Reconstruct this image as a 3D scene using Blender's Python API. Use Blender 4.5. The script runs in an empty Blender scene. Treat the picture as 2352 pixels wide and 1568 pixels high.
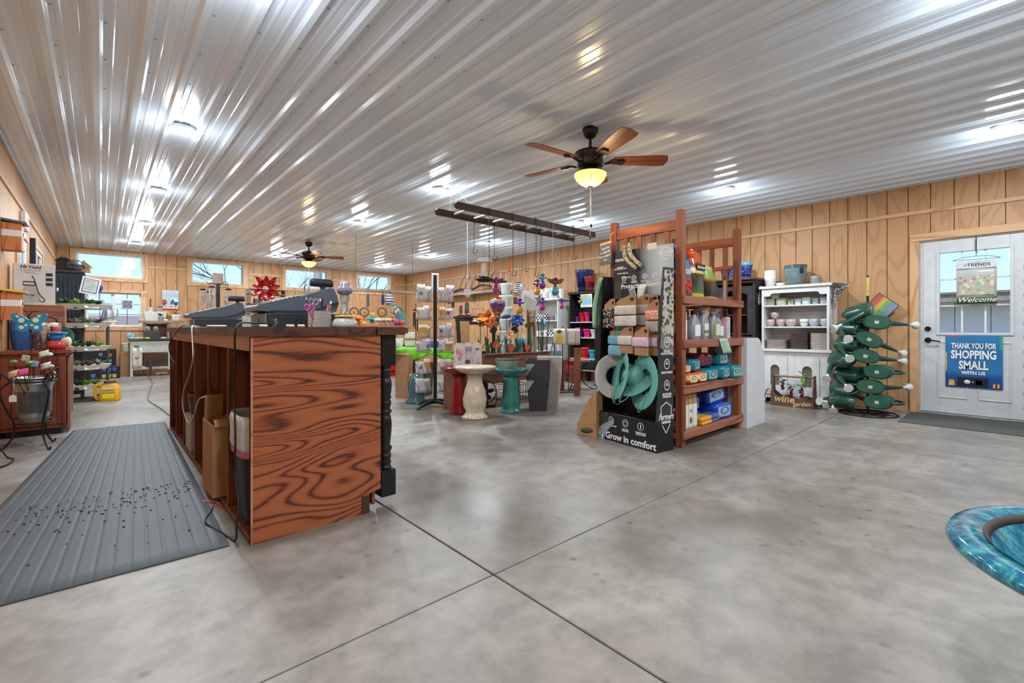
import bpy, bmesh, math, random
from mathutils import Vector, Matrix, Euler
R = random.Random(11)
PI = math.pi
scn = bpy.context.scene
COL = scn.collection

# ------------------------------------------------------------------ camera
cam_d = bpy.data.cameras.new('camera'); cam = bpy.data.objects.new('camera', cam_d); COL.objects.link(cam)
cam.location = (0, 0, 1.015); cam.rotation_euler = (PI/2, 0, -math.radians(41.864))
cam_d.sensor_width = 36; cam_d.lens = 36*1054.2/2352; cam_d.shift_y = -30.2/2352
cam_d.clip_start = 0.02; cam_d.clip_end = 300
scn.camera = cam

# ------------------------------------------------------------------ world, exposure
scn.view_settings.view_transform = 'Standard'; scn.view_settings.look = 'None'
scn.view_settings.gamma = 1.0; scn.view_settings.use_curve_mapping = False
scn.view_settings.exposure = 0.6
LAMP_W = 27.0           # each recessed ceiling lamp
FAN_W = 7.0             # each fan bowl
wd = bpy.data.worlds.new('sky'); scn.world = wd; wd.use_nodes = True
n = wd.node_tree.nodes; l = wd.node_tree.links
bg = n['Background']; tc = n.new('ShaderNodeTexCoord'); sx = n.new('ShaderNodeSeparateXYZ'); rp = n.new('ShaderNodeValToRGB')
l.new(tc.outputs['Generated'], sx.inputs[0]); l.new(sx.outputs['Z'], rp.inputs[0]); l.new(rp.outputs[0], bg.inputs[0])
rp.color_ramp.elements[0].position = 0.0; rp.color_ramp.elements[0].color = (0.52, 0.76, 1.0, 1)
rp.color_ramp.elements[1].position = 0.45; rp.color_ramp.elements[1].color = (0.24, 0.5, 0.95, 1)
bg.inputs[1].default_value = 1.0

sun_d = bpy.data.lights.new('sun', 'SUN'); sun = bpy.data.objects.new('sun', sun_d); COL.objects.link(sun)
sun_d.energy = 2.6; sun_d.angle = 0.01; sun_d.color = (1, .95, .88); sun.location = (0, 0, 30)
sun.rotation_euler = Vector((.5, .6, -.75)).to_track_quat('-Z', 'Y').to_euler()

# ------------------------------------------------------------------ helpers
def lin(c):
    c = c/255.0
    return c/12.92 if c <= 0.04045 else ((c+0.055)/1.055)**2.4
def rgb(c):
    return (lin(c[0]), lin(c[1]), lin(c[2]), 1)

class MB:
    """collects simple shapes; build() links them as one mesh object"""
    def __init__(s, M=None):
        s.v = []; s.f = []; s.mi = []; s.sm = []; s.cur = 0; s.M = M
    def add(s, vs, fs, smooth=False):
        b = len(s.v)
        if s.M is not None: vs = [tuple(s.M @ Vector(p)) for p in vs]
        s.v += [tuple(p) for p in vs]
        for q in fs:
            s.f.append([b+i for i in q]); s.mi.append(s.cur); s.sm.append(smooth)
        return s
    def box(s, x0, x1, y0, y1, z0, z1):
        vs = [(x0,y0,z0),(x1,y0,z0),(x1,y1,z0),(x0,y1,z0),(x0,y0,z1),(x1,y0,z1),(x1,y1,z1),(x0,y1,z1)]
        return s.add(vs, [(0,3,2,1),(4,5,6,7),(0,1,5,4),(1,2,6,5),(2,3,7,6),(3,0,4,7)])
    def cbox(s, c, sz, rot=(0,0,0), tap=1.0):
        m = Matrix.Translation(c) @ Euler(rot).to_matrix().to_4x4()
        a, b, d = sz[0]/2, sz[1]/2, sz[2]/2
        vs = [m @ Vector(p) for p in ((-a*tap,-b*tap,-d),(a*tap,-b*tap,-d),(a*tap,b*tap,-d),(-a*tap,b*tap,-d),(-a,-b,d),(a,-b,d),(a,b,d),(-a,b,d))]
        return s.add(vs, [(0,3,2,1),(4,5,6,7),(0,1,5,4),(1,2,6,5),(2,3,7,6),(3,0,4,7)])
    def beam(s, p0, p1, w, h, up=(0,0,1)):
        p0, p1 = Vector(p0), Vector(p1); d = (p1-p0).normalized(); u = Vector(up)
        x = d.cross(u)
        if x.length < 1e-4: x = d.cross(Vector((1,0,0)))
        x.normalize(); z = x.cross(d)
        vs = []
        for p in (p0, p1):
            for a, b in ((-1,-1),(1,-1),(1,1),(-1,1)): vs.append(p + x*(a*w/2) + z*(b*h/2))
        return s.add(vs, [(3,2,1,0),(4,5,6,7),(0,1,5,4),(1,2,6,5),(2,3,7,6),(3,0,4,7)])
    def cyl(s, p0, p1, r0, r1=None, n=12, cap=True, smooth=True):
        if r1 is None: r1 = r0
        p0, p1 = Vector(p0), Vector(p1); d = (p1-p0).normalized()
        x = d.orthogonal().normalized(); y = d.cross(x)
        vs = []
        for p, r in ((p0, r0), (p1, r1)):
            for i in range(n):
                a = 2*PI*i/n; vs.append(p + x*(math.cos(a)*r) + y*(math.sin(a)*r))
        s.add(vs, [(i, (i+1) % n, n+(i+1) % n, n+i) for i in range(n)], smooth)
        if cap:
            s.add(vs[:n], [tuple(range(n-1,-1,-1))]); s.add(vs[n:], [tuple(range(n))])
        return s
    def lathe(s, prof, n=20, c=(0,0,0), M=None, smooth=True, sx=1, sy=1, rf=None, cap=True):
        """prof: list of (r,z); rf(angle,z,r) may modulate the radius"""
        vs = []
        for r, z in prof:
            for i in range(n):
                a = 2*PI*i/n; q = r if rf is None else rf(a, z, r)
                p = Vector((math.cos(a)*q*sx, math.sin(a)*q*sy, z))
                if M is not None: p = M @ p
                vs.append(p + Vector(c))
        fs = []
        for k in range(len(prof)-1):
            for i in range(n):
                j = (i+1) % n
                fs.append((k*n+i, k*n+j, (k+1)*n+j, (k+1)*n+i))
        s.add(vs, fs, smooth)
        if prof[0] == prof[-1] or not cap: return s
        if prof[0][0] > 1e-4: s.add(vs[:n], [tuple(range(n-1,-1,-1))])
        if prof[-1][0] > 1e-4: s.add(vs[-n:], [tuple(range(n))])
        return s
    def ball(s, c, r, n=12, m=8, rot=None):
        rx, ry, rz = (r, r, r) if not hasattr(r, '__len__') else r
        Mx = Matrix() if rot is None else Euler(rot).to_matrix().to_4x4()
        vs = []
        for k in range(m+1):
            t = PI*k/m
            for i in range(n):
                a = 2*PI*i/n
                vs.append(Mx @ Vector((rx*math.sin(t)*math.cos(a), ry*math.sin(t)*math.sin(a), -rz*math.cos(t))) + Vector(c))
        fs = [(k*n+i, k*n+(i+1) % n, (k+1)*n+(i+1) % n, (k+1)*n+i) for k in range(m) for i in range(n)]
        return s.add(vs, fs, True)
    def tube(s, pts, r, n=6, closed=False, cap=True):
        pts = [Vector(p) for p in pts]; N = len(pts)
        rs = r if hasattr(r, '__len__') else [r]*N
        vs = []; prev = None
        for i, p in enumerate(pts):
            if closed: d = pts[(i+1) % N]-pts[i-1]
            else: d = pts[min(i+1, N-1)]-pts[max(i-1, 0)]
            d = d.normalized() if d.length > 1e-9 else Vector((0,0,1))
            if prev is None: x = d.orthogonal().normalized()
            else:
                x = prev - d*prev.dot(d)
                x = x.normalized() if x.length > 1e-6 else d.orthogonal().normalized()
            prev = x; y = d.cross(x)
            for k in range(n):
                a = 2*PI*k/n; vs.append(p + x*(math.cos(a)*rs[i]) + y*(math.sin(a)*rs[i]))
        L = N if closed else N-1
        fs = [(i*n+k, i*n+(k+1) % n, ((i+1) % N)*n+(k+1) % n, ((i+1) % N)*n+k) for i in range(L) for k in range(n)]
        s.add(vs, fs, True)
        if cap and not closed:
            s.add(vs[:n], [tuple(range(n-1,-1,-1))]); s.add(vs[-n:], [tuple(range(n))])
        return s
    def prism(s, poly, t0, t1, axis='y', smooth=False):
        """poly (a,b); axis y: (a,t,b); x: (t,a,b); z: (a,b,t)"""
        g = {'y': lambda a, b, t: (a, t, b), 'x': lambda a, b, t: (t, a, b), 'z': lambda a, b, t: (a, b, t)}[axis]
        N = len(poly)
        A = [g(a, b, t0) for a, b in poly]; B = [g(a, b, t1) for a, b in poly]
        area = sum(poly[i][0]*poly[(i+1) % N][1]-poly[(i+1) % N][0]*poly[i][1] for i in range(N))
        flip = (area > 0) != (axis == 'y')
        s.add(A, [tuple(range(N-1,-1,-1)) if flip else tuple(range(N))])
        s.add(B, [tuple(range(N)) if flip else tuple(range(N-1,-1,-1))])
        q = [(i, (i+1) % N, N+(i+1) % N, N+i) for i in range(N)]
        if not flip: q = [t[::-1] for t in q]
        return s.add(A+B, q, smooth)
    def sheet(s, fn, nu, nv, th=0.002, smooth=True):
        """surface fn(u,v)->point, given a thickness"""
        g = [[Vector(fn(i/nu, j/nv)) for i in range(nu+1)] for j in range(nv+1)]
        nr = []
        for j in range(nv+1):
            for i in range(nu+1):
                du = g[j][min(i+1,nu)]-g[j][max(i-1,0)]; dv = g[min(j+1,nv)][i]-g[max(j-1,0)][i]
                q = du.cross(dv); nr.append(q.normalized() if q.length > 1e-9 else Vector((0,0,1)))
        fl = [p for row in g for p in row]; W = nu+1; K = len(fl)
        top = [p+nr[k]*th/2 for k, p in enumerate(fl)]; bot = [p-nr[k]*th/2 for k, p in enumerate(fl)]
        fs = []
        for j in range(nv):
            for i in range(nu):
                a = j*W+i; fs.append((a, a+1, a+W+1, a+W)); fs.append((K+a+W, K+a+W+1, K+a+1, K+a))
        for i in range(nu):
            fs.append((K+i, K+i+1, i+1, i)); a = nv*W+i; fs.append((a, a+1, K+a+1, K+a))
        for j in range(nv):
            a = j*W; fs.append((a, a+W, K+a+W, K+a)); b = a+nu; fs.append((K+b, K+b+W, b+W, b))
        return s.add(top+bot, fs, smooth)
    def mesh(s, name, mats):
        me = bpy.data.meshes.new(name)
        me.from_pydata(s.v, [], s.f)
        for m in mats: me.materials.append(m)
        me.polygons.foreach_set('material_index', s.mi)
        me.polygons.foreach_set('use_smooth', s.sm)
        me.update()
        return me
    def build(s, name, mats, parent=None, loc=(0,0,0), rot=(0,0,0), bev=0):
        if not isinstance(mats, (list, tuple)): mats = [mats]
        return put(name, s.mesh(name, mats), parent, loc, rot, bev)

def put(name, me, parent=None, loc=(0,0,0), rot=(0,0,0), bev=0):
    o = bpy.data.objects.new(name, me); COL.objects.link(o)
    o.location = loc; o.rotation_euler = rot
    if parent is not None: o.parent = parent
    if bev:
        b = o.modifiers.new('bevel', 'BEVEL'); b.width = bev; b.segments = 1; b.limit_method = 'ANGLE'
    return o
def tag(o, label=None, cat=None, group=None, kind=None):
    if label: o['label'] = label
    if cat: o['category'] = cat
    if group: o['group'] = group
    if kind: o['kind'] = kind
    return o
def T(name, label, cat, loc=(0,0,0), rz=0, group=None, rot=None):
    o = bpy.data.objects.new(name, None); COL.objects.link(o); o.empty_display_size = 0.05
    o.location = loc; o.rotation_euler = rot if rot else (0, 0, rz)
    return tag(o, label, cat, group)
def dup(root, loc, rz=0, label=None, rot=None, scale=None, swap=None):
    """copy of a thing with its parts and sub-parts; swap maps material name -> material"""
    def cp(o, par):
        c = o.copy(); COL.objects.link(c); c.parent = par
        if swap and c.type == 'MESH':
            for i, sl in enumerate(c.material_slots):
                if sl.material and sl.material.name in swap:
                    sl.link = 'OBJECT'; sl.material = swap[sl.material.name]
        for ch in [k for k in kids.get(o.name, [])]: cp(ch, c)
        return c
    kids = {}
    def rec(o):
        kids[o.name] = list(o.children)
        for k in kids[o.name]: rec(k)
    rec(root)
    r = cp(root, None); r.location = loc; r.rotation_euler = rot if rot else (0, 0, rz)
    if scale: r.scale = scale if hasattr(scale, '__len__') else (scale,)*3
    if label: r['label'] = label
    return r
_fc = {}
def text(name, s, size, mat, parent, loc, rot, align='CENTER', ext=0.0006, off=0.0, shear=0.0, xs=1.0, spacing=1.0, fit=None):
    k = (s, size, align, ext, off, shear, mat.name, xs, spacing, fit)
    if k not in _fc:
        cu = bpy.data.curves.new('lettering', 'FONT'); cu.body = s; cu.size = size; cu.align_x = align; cu.align_y = 'CENTER'
        cu.extrude = ext; cu.offset = off; cu.shear = shear; cu.resolution_u = 2; cu.space_character = spacing
        cu.space_line = .85
        to = bpy.data.objects.new('lettering', cu); COL.objects.link(to)
        dg = bpy.context.evaluated_depsgraph_get(); dg.update()
        me = bpy.data.meshes.new_from_object(to.evaluated_get(dg))
        bpy.data.objects.remove(to); bpy.data.curves.remove(cu)
        if fit: q = [v.co.x for v in me.vertices]; xs = fit/(max(q)-min(q))
        if xs != 1.0:
            for v in me.vertices: v.co.x *= xs
        me.materials.clear(); me.materials.append(mat); me.name = name
        _fc[k] = me
    return put(name, _fc[k], parent, loc, rot)

# ------------------------------------------------------------------ materials
_mc = {}
class NB:
    def __init__(s, name):
        s.m = bpy.data.materials.new(name); s.m.use_nodes = True
        s.n = s.m.node_tree.nodes; s.l = s.m.node_tree.links; s.b = s.n['Principled BSDF']
    def N(s, t, **kw):
        x = s.n.new(t)
        for k, v in kw.items(): setattr(x, k, v)
        return x
    def co(s, kind='Object', scale=(1,1,1), rot=(0,0,0)):
        if kind == 'World': o = s.N('ShaderNodeNewGeometry').outputs['Position']
        else: o = s.N('ShaderNodeTexCoord').outputs[kind]
        mp = s.N('ShaderNodeMapping'); mp.inputs['Scale'].default_value = scale; mp.inputs['Rotation'].default_value = rot
        s.l.new(o, mp.inputs[0]); return mp.outputs[0]
    def noise(s, v, scale=5, det=3, rough=.5, dist=0, out='Fac'):
        x = s.N('ShaderNodeTexNoise'); x.inputs['Scale'].default_value = scale; x.inputs['Detail'].default_value = det
        x.inputs['Roughness'].default_value = rough; x.inputs['Distortion'].default_value = dist
        if v is not None: s.l.new(v, x.inputs['Vector'])
        return x.outputs[out]
    def vor(s, v, scale=5, out='Distance', feature='F1'):
        x = s.N('ShaderNodeTexVoronoi', feature=feature); x.inputs['Scale'].default_value = scale
        s.l.new(v, x.inputs['Vector']); return x.outputs[out]
    def math(s, op, a, b=None):
        x = s.N('ShaderNodeMath', operation=op)
        for i, q in enumerate((a, b)):
            if q is None: continue
            if isinstance(q, (int, float)): x.inputs[i].default_value = q
            else: s.l.new(q, x.inputs[i])
        return x.outputs[0]
    def ramp(s, fac, stops, interp='LINEAR'):
        x = s.N('ShaderNodeValToRGB'); cr = x.color_ramp; cr.interpolation = interp
        while len(cr.elements) < len(stops): cr.elements.new(.5)
        for e, (p, c) in zip(cr.elements, stops): e.position = p; e.color = rgb(c) if len(c) == 3 else c
        s.l.new(fac, x.inputs[0]); return x.outputs[0]
    def mix(s, fac, a, b, mode='MIX'):
        x = s.N('ShaderNodeMix', data_type='RGBA', blend_type=mode)
        for sock, q in ((x.inputs[0], fac), (x.inputs[6], a), (x.inputs[7], b)):
            if isinstance(q, (int, float)): sock.default_value = q
            elif isinstance(q, tuple): sock.default_value = rgb(q) if len(q) == 3 else q
            else: s.l.new(q, sock)
        return x.outputs[2]
    def bump(s, h, strength=.2, dist=.01):
        x = s.N('ShaderNodeBump'); x.inputs['Strength'].default_value = strength; x.inputs['Distance'].default_value = dist
        s.l.new(h, x.inputs['Height']); s.l.new(x.outputs[0], s.b.inputs['Normal'])
    def col(s, c):
        if isinstance(c, tuple): s.b.inputs['Base Color'].default_value = rgb(c) if len(c) == 3 else c
        else: s.l.new(c, s.b.inputs['Base Color'])
    def set(s, rough=.5, metal=0, coat=0, trans=0, ior=1.45):
        if isinstance(rough, (int, float)): s.b.inputs['Roughness'].default_value = rough
        else: s.l.new(rough, s.b.inputs['Roughness'])
        s.b.inputs['Metallic'].default_value = metal; s.b.inputs['Coat Weight'].default_value = coat
        s.b.inputs['Coat Roughness'].default_value = .05
        s.b.inputs['Transmission Weight'].default_value = trans; s.b.inputs['IOR'].default_value = ior
        return s.m

def P(name, c, rough=.5, metal=0, var=.12, sc=14, coat=0, bmp=0, trans=0, ior=1.45):
    """painted / plain material with a slight procedural mottling"""
    if name in _mc: return _mc[name]
    b = NB(name); v = b.co('Object'); nz = b.noise(v, sc, 4, .6)
    dk = tuple(max(0, int(x*(1-var))) for x in c); lt = tuple(min(255, int(x*(1+var*.5))) for x in c)
    b.col(b.ramp(nz, [(.3, dk), (.7, lt)]))
    if bmp: b.bump(nz, bmp, .004)
    _mc[name] = b.set(rough, metal, coat, trans, ior); return _mc[name]
def ceram(name, c, var=.1): return P(name, c, .12, 0, var, 9, coat=.6)
def emis(name, c, st):
    if name in _mc: return _mc[name]
    b = NB(name); b.col(c); b.b.inputs['Emission Color'].default_value = rgb(c); b.b.inputs['Emission Strength'].default_value = st
    _mc[name] = b.set(.4); return _mc[name]
def wood(name, c1, c2, c3=None, rough=.5, axis='Z', sc=1.0, rings=9, coord='Object', coat=0):
    """sawn wood: banded contours stretched along AXIS"""
    if name in _mc: return _mc[name]
    b = NB(name); st = {'X': (.12, 1, 1), 'Y': (1, .12, 1), 'Z': (1, 1, .12)}[axis]
    v = b.co(coord, tuple(k*sc for k in st))
    n1 = b.noise(v, 3.2, 2, .45, .3); s1 = b.math('SINE', b.math('MULTIPLY', n1, rings*6.28))
    band = b.ramp(s1, [(.0, c1), (.62, c1), (.95, c2)])
    st2 = {'X': (.02, 1, 1), 'Y': (1, .02, 1), 'Z': (1, 1, .02)}[axis]
    n2 = b.noise(b.co(coord, st2), 90*sc, 2, .6)
    c = b.mix(b.ramp(n2, [(.35, (70, 70, 70)), (.75, (0, 0, 0))]), band, c3 or c2)
    b.col(c); b.bump(n2, .12, .002)
    _mc[name] = b.set(rough, 0, coat); return _mc[name]

def plywood():
    b = NB('plywood_siding'); v = b.co('World', (1, 1, .22))
    n1 = b.noise(v, 1.7, 2.0, .45, .6); s1 = b.math('SINE', b.math('MULTIPLY', n1, 84))
    big = b.noise(b.co('World', (1, 1, .5)), .9, 2)
    base = b.ramp(big, [(.3, (184, 138, 96)), (.7, (200, 156, 112))])
    c = b.mix(b.ramp(s1, [(.45, (0, 0, 0)), (.92, (150, 150, 150))]), base, (146, 94, 58))
    fine = b.noise(b.co('World', (60, 60, 1.2)), 3, 3, .6)
    c = b.mix(b.ramp(fine, [(.4, (60, 60, 60)), (.7, (0, 0, 0))]), c, (172, 118, 80))
    b.col(c); b.bump(fine, .15, .002)
    return b.set(.5)
def concrete():
    b = NB('sealed_concrete'); v = b.co('World')
    n1 = b.noise(v, .75, 5, .6); n2 = b.noise(v, 7, 6, .65); n3 = b.noise(v, 42, 4, .7)
    c = b.ramp(n1, [(.36, (112, 104, 96)), (.5, (138, 130, 122)), (.64, (156, 148, 140))])
    c = b.mix(b.ramp(n2, [(.38, (190, 190, 190)), (.6, (0, 0, 0))]), c, (98, 93, 87))
    spot = b.vor(v, 9); msk = b.noise(v, 1.1, 2)
    sp = b.math('MULTIPLY', b.ramp(spot, [(.05, (255, 255, 255)), (.2, (0, 0, 0))]), b.ramp(msk, [(.42, (0, 0, 0)), (.56, (220, 220, 220))]))
    c = b.mix(sp, c, (70, 66, 62))
    c = b.mix(b.ramp(n3, [(.3, (40, 40, 40)), (.55, (0, 0, 0))]), c, (120, 112, 104))
    b.col(c); b.bump(n3, .05, .002)
    rg = b.ramp(n1, [(.3, (95, 95, 95)), (.7, (140, 140, 140))])
    return b.set(b.math('MULTIPLY', rg, 2.2))
def oak():
    b = NB('oak_veneer'); v = b.co('Object', (.24, 1, 1.7))
    n1 = b.noise(v, 2.0, 1.8, .5, .35); s1 = b.math('SINE', b.math('MULTIPLY', n1, 230))
    pores = b.noise(b.co('Object', (.035, 1, 1.2)), 150, 4, .75)
    rough = b.math('ADD', b.math('MULTIPLY', b.math('ADD', s1, 1), .5), b.math('MULTIPLY', b.math('SUBTRACT', pores, .5), .9))
    c = b.ramp(rough, [(0, (164, 94, 58)), (.7, (152, 82, 50)), (.9, (124, 62, 38)), (1.0, (70, 37, 27))])
    big = b.noise(b.co('Object', (.5, 1, 2)), 2, 2)
    c = b.mix(b.ramp(big, [(.3, (90, 90, 90)), (.6, (0, 0, 0))]), c, (132, 68, 42))
    b.col(c); b.bump(pores, .1, .001)
    return b.set(.4)
def ceilmetal():
    b = NB('white_ribbed_steel'); n1 = b.noise(b.co('World', (1, .3, 1)), 3, 3)
    b.col(b.ramp(n1, [(.3, (222, 234, 248)), (.7, (228, 240, 252))]))
    b.bump(b.noise(b.co('World', (1, .25, 1)), 2.2, 2), .02, .02)
    return b.set(.2, 0, .15)
def glasspane(name='window_glass', tint=(255, 255, 255)):
    if name in _mc: return _mc[name]
    b = NB(name); n = b.n; tr = n.new('ShaderNodeBsdfTransparent'); gl = n.new('ShaderNodeBsdfGlossy'); mx = n.new('ShaderNodeMixShader')
    fr = n.new('ShaderNodeFresnel'); fr.inputs[0].default_value = 1.3
    tr.inputs[0].default_value = rgb(tint); gl.inputs['Roughness'].default_value = .03
    b.l.new(fr.outputs[0], mx.inputs[0]); b.l.new(tr.outputs[0], mx.inputs[1]); b.l.new(gl.outputs[0], mx.inputs[2])
    b.l.new(mx.outputs[0], n['Material Output'].inputs[0]); n.remove(b.b)
    _mc[name] = b.m; return b.m
def spots(name, base, cols, sc=30, rough=.6, th=.35):
    """printed fabric: blobs of several colours on a ground"""
    if name in _mc: return _mc[name]
    b = NB(name); v = b.co('Object'); d = b.vor(v, sc); hue = b.vor(v, sc, 'Color')
    k = len(cols); sep = b.N('ShaderNodeSeparateColor'); b.l.new(hue, sep.inputs[0])
    c = b.ramp(sep.outputs[0], [(i/k, q) for i, q in enumerate(cols)], 'CONSTANT')
    b.col(b.mix(b.ramp(d, [(th, (255, 255, 255)), (th+.06, (0, 0, 0))]), base, c)); _mc[name] = b.set(rough); return b.m
def checks(name, c1, c2, sc=30, rough=.7, coord='Object'):
    if name in _mc: return _mc[name]
    b = NB(name); x = b.N('ShaderNodeTexChecker'); x.inputs['Scale'].default_value = sc
    b.l.new(b.co(coord), x.inputs[0]); x.inputs[1].default_value = rgb(c1); x.inputs[2].default_value = rgb(c2)
    b.col(x.outputs[0]); _mc[name] = b.set(rough); return b.m
def bands(name, stops, axis='Z', rough=.5, coord='Generated', interp='LINEAR', coat=0):
    if name in _mc: return _mc[name]
    b = NB(name); sp = b.N('ShaderNodeSeparateXYZ'); b.l.new(b.co(coord), sp.inputs[0])
    b.col(b.ramp(sp.outputs[axis], stops, interp)); _mc[name] = b.set(rough, 0, coat); return b.m

PLY = plywood(); CONC = concrete(); OAK = oak(); STEEL = ceilmetal(); GLASS = glasspane()
TRIM = wood('pine_trim', (212, 168, 124), (190, 142, 98), (180, 130, 90), .5, 'Z', 1, 5, 'World')
TRIMX = wood('pine_trim_flat', (212, 168, 124), (190, 142, 98), (180, 130, 90), .5, 'Y', 1, 5, 'World')
WHITE = P('white_paint', (226, 226, 224), .4, 0, .04)
DOORW = P('white_door_paint', (205, 207, 208), .35, 0, .03)
BLACK = P('black_plastic', (24, 24, 27), .4, 0, .2)
BLKM = P('black_metal', (26, 25, 25), .45, .3, .2)
IRON = P('wrought_iron', (58, 50, 46), .5, .6, .3)
DKWALL = P('wall_sheathing', (120, 84, 54), .8)
KRAFT = P('kraft_cardboard', (176, 132, 92), .8, 0, .08)
CARD = P('white_card', (222, 220, 216), .6, 0, .05)
CHROME = P('chrome', (200, 202, 205), .18, 1, .05)
GALV = P('galvanised_steel', (178, 182, 184), .35, .85, .15, 6)
GREYW = wood('weathered_wood', (150, 132, 116), (112, 96, 82), None, .75, 'X', 1.2, 7)
BROWNW = wood('brown_wood', (126, 74, 48), (92, 52, 34), None, .55, 'X', 1.2, 7)
REDW = wood('cedar_red', (148, 84, 54), (116, 62, 40), None, .5, 'Z', 1, 5)
REDWX = wood('cedar_red_flat', (158, 100, 76), (128, 76, 56), None, .55, 'X', 1, 5)
CHERRY = wood('cherry_cabinet', (126, 60, 40), (94, 44, 30), None, .35, 'Z', 1, 4)
WALN = wood('dark_walnut', (74, 48, 36), (48, 32, 26), None, .5, 'X', 1, 6)
FOL = P('leaf_green', (74, 112, 60), .5, 0, .35, 30)
FOL2 = P('leaf_sage', (128, 146, 112), .55, 0, .3, 30)
FOL3 = P('leaf_dark', (44, 78, 48), .5, 0, .35, 30)
# ------------------------------------------------------------------ room shell
XL, XR, YB, YF, ZC = -0.69, 7.37, 13.38, -5.0, 2.78
GR = 0.2035
# floor: concrete slabs with sawn joints
fl = MB().box(XL-.2, XR+.2, YF-.2, YB+.2, -.12, -.012).build('floor', P('joint_dirt', (70, 62, 54), .9)); tag(fl, 'sealed grey concrete floor with sawn joints', kind='structure')
xs = [XL-.15, 1.208, 3.41, 5.62, XR+.15]; ys = [YF-.15, -1.0, 1.463, 3.93, 6.4, 8.87, 11.34, YB+.15]
g = .004
for i in range(len(xs)-1):
    for j in range(len(ys)-1):
        w, d = xs[i+1]-xs[i]-2*g, ys[j+1]-ys[j]-2*g
        MB().box(-w/2, w/2, -d/2, d/2, -.03, 0).build('slab', CONC, fl, ((xs[i]+xs[i+1])/2, (ys[j]+ys[j+1])/2, 0), bev=.003)

def rects(u0, u1, z0, z1, openings):
    """split a rectangle around openings -> list of rectangles"""
    us = sorted({u0, u1} | {q for o in openings for q in o[:2] if u0 < q < u1})
    out = []
    for a, b in zip(us, us[1:]):
        cuts = sorted((max(z0, o[2]), min(z1, o[3])) for o in openings if o[0] < (a+b)/2 < o[1] and o[3] > z0 and o[2] < z1)
        z = z0
        for c0, c1 in cuts:
            if c0-z > 1e-4: out.append((a, b, z, c0))
            z = max(z, c1)
        if z1-z > 1e-4: out.append((a, b, z, z1))
    return out
_pm = {}
def siding(parent, axis, face, sgn, u0, u1, ug, openings, zs):
    """grooved plywood siding: one board per groove, proud of the sheathing; sgn: side the room is on"""
    k = math.floor((u0-ug)/GR); edges = []
    u = ug+k*GR
    while u < u1:
        edges.append((max(u, u0), min(u+GR, u1))); u += GR
    for a, b in edges:
        if b-a < .01: continue
        for z0, z1 in zs:
            for r in rects(a, b, z0, z1, openings):
                w = r[1]-r[0]; h = r[3]-r[2]
                ga = .0035 if abs(r[0]-a) < 1e-5 else 0; gb = .0035 if abs(r[1]-b) < 1e-5 else 0
                key = (axis, sgn, round(w-ga-gb, 4), round(h, 4))
                if w-ga-gb < .012 or h < .012: continue
                if key not in _pm:
                    q = w-ga-gb
                    m = MB()
                    if axis == 'x': m.box(min(0, sgn*.012), max(0, sgn*.012), -q/2, q/2, -h/2, h/2)
                    else: m.box(-q/2, q/2, min(0, sgn*.012), max(0, sgn*.012), -h/2, h/2)
                    _pm[key] = m.mesh('siding_board', [PLY])
                cu = (r[0]+ga+r[1]-gb)/2; cz = (r[2]+r[3])/2
                put('siding_board', _pm[key], parent, (face, cu, cz) if axis == 'x' else (cu, face, cz), bev=.002)
ZS = [(0, 2.395), (2.435, ZC)]
T_ = .012
# right wall (door opening)
D0, D1 = -.072, .846
door_op = [(D0-.03, D1+.005, -1, 2.065)]
m = MB()
for r in rects(YF, YB, -.1, ZC+.1, [(D0-.03, D1+.005, 0, 2.065)]): m.box(XR+T_, XR+.16, r[0], r[1], r[2], r[3])
wr = m.build('wall_right', DKWALL); tag(wr, 'grooved plywood wall on the right with a horizontal batten', kind='structure')
siding(wr, 'x', XR+T_, -1, -1.6, YB, .949, door_op, ZS)
MB().box(XR+.001, XR+T_, YF, -1.6, 0, ZC).build('plain_sheet', PLY, wr)
MB().box(XR-.018, XR+T_, YF, YB, 2.392, 2.438).build('batten', TRIMX, wr, bev=.003)
# back wall
tw = [(-.40, .72, 2.13, 2.655), (1.62, 2.74, 2.12, 2.655), (3.73, 4.87, 2.12, 2.655), (5.75, 6.82, 2.13, 2.655)]
lw = (-.24, .70, 1.05, 1.815)
ops = tw+[lw]
m = MB()
for r in rects(XL-.15, XR+.15, -.1, ZC+.1, ops): m.box(r[0], r[1], YB+T_, YB+.16, r[2], r[3])
wb = m.build('wall_back', DKWALL); tag(wb, 'far plywood wall with four high windows and one low window', kind='structure')
siding(wb, 'y', YB+T_, -1, XL, XR, -.69, ops, ZS)
for a, b in ((XL, -.49), (.81, 1.53), (2.83, 3.64), (4.96, 5.66), (6.91, XR)):
    MB().box(a, b, YB-.018, YB+T_, 2.392, 2.438).build('batten', TRIMX, wb, bev=.003)
# left wall: glazed door and a window
lop = [(7.36, 8.26, -1, 2.08), (8.85, 10.2, 1.15, 2.14)]
m = MB()
for r in rects(YF, YB, -.1, ZC+.1, [(7.36, 8.26, 0, 2.08), lop[1]]): m.box(XL-.16, XL-T_, r[0], r[1], r[2], r[3])
wl = m.build('wall_left', DKWALL); tag(wl, 'plywood wall on the left with a glazed door', kind='structure')
siding(wl, 'x', XL-T_, 1, 4.5, YB, .05, lop, ZS)
MB().box(XL-T_, XL-.001, YF, 4.5, 0, ZC).build('plain_sheet', PLY, wl)
MB().box(XL-T_, XL+.018, YF, YB, 2.392, 2.438).build('batten', TRIMX, wl, bev=.003)
wf = MB().box(XL-.15, XR+.15, YF-.15, YF, -.1, ZC+.1).build('wall_front', PLY); tag(wf, 'plywood wall behind the camera', kind='structure')
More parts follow.
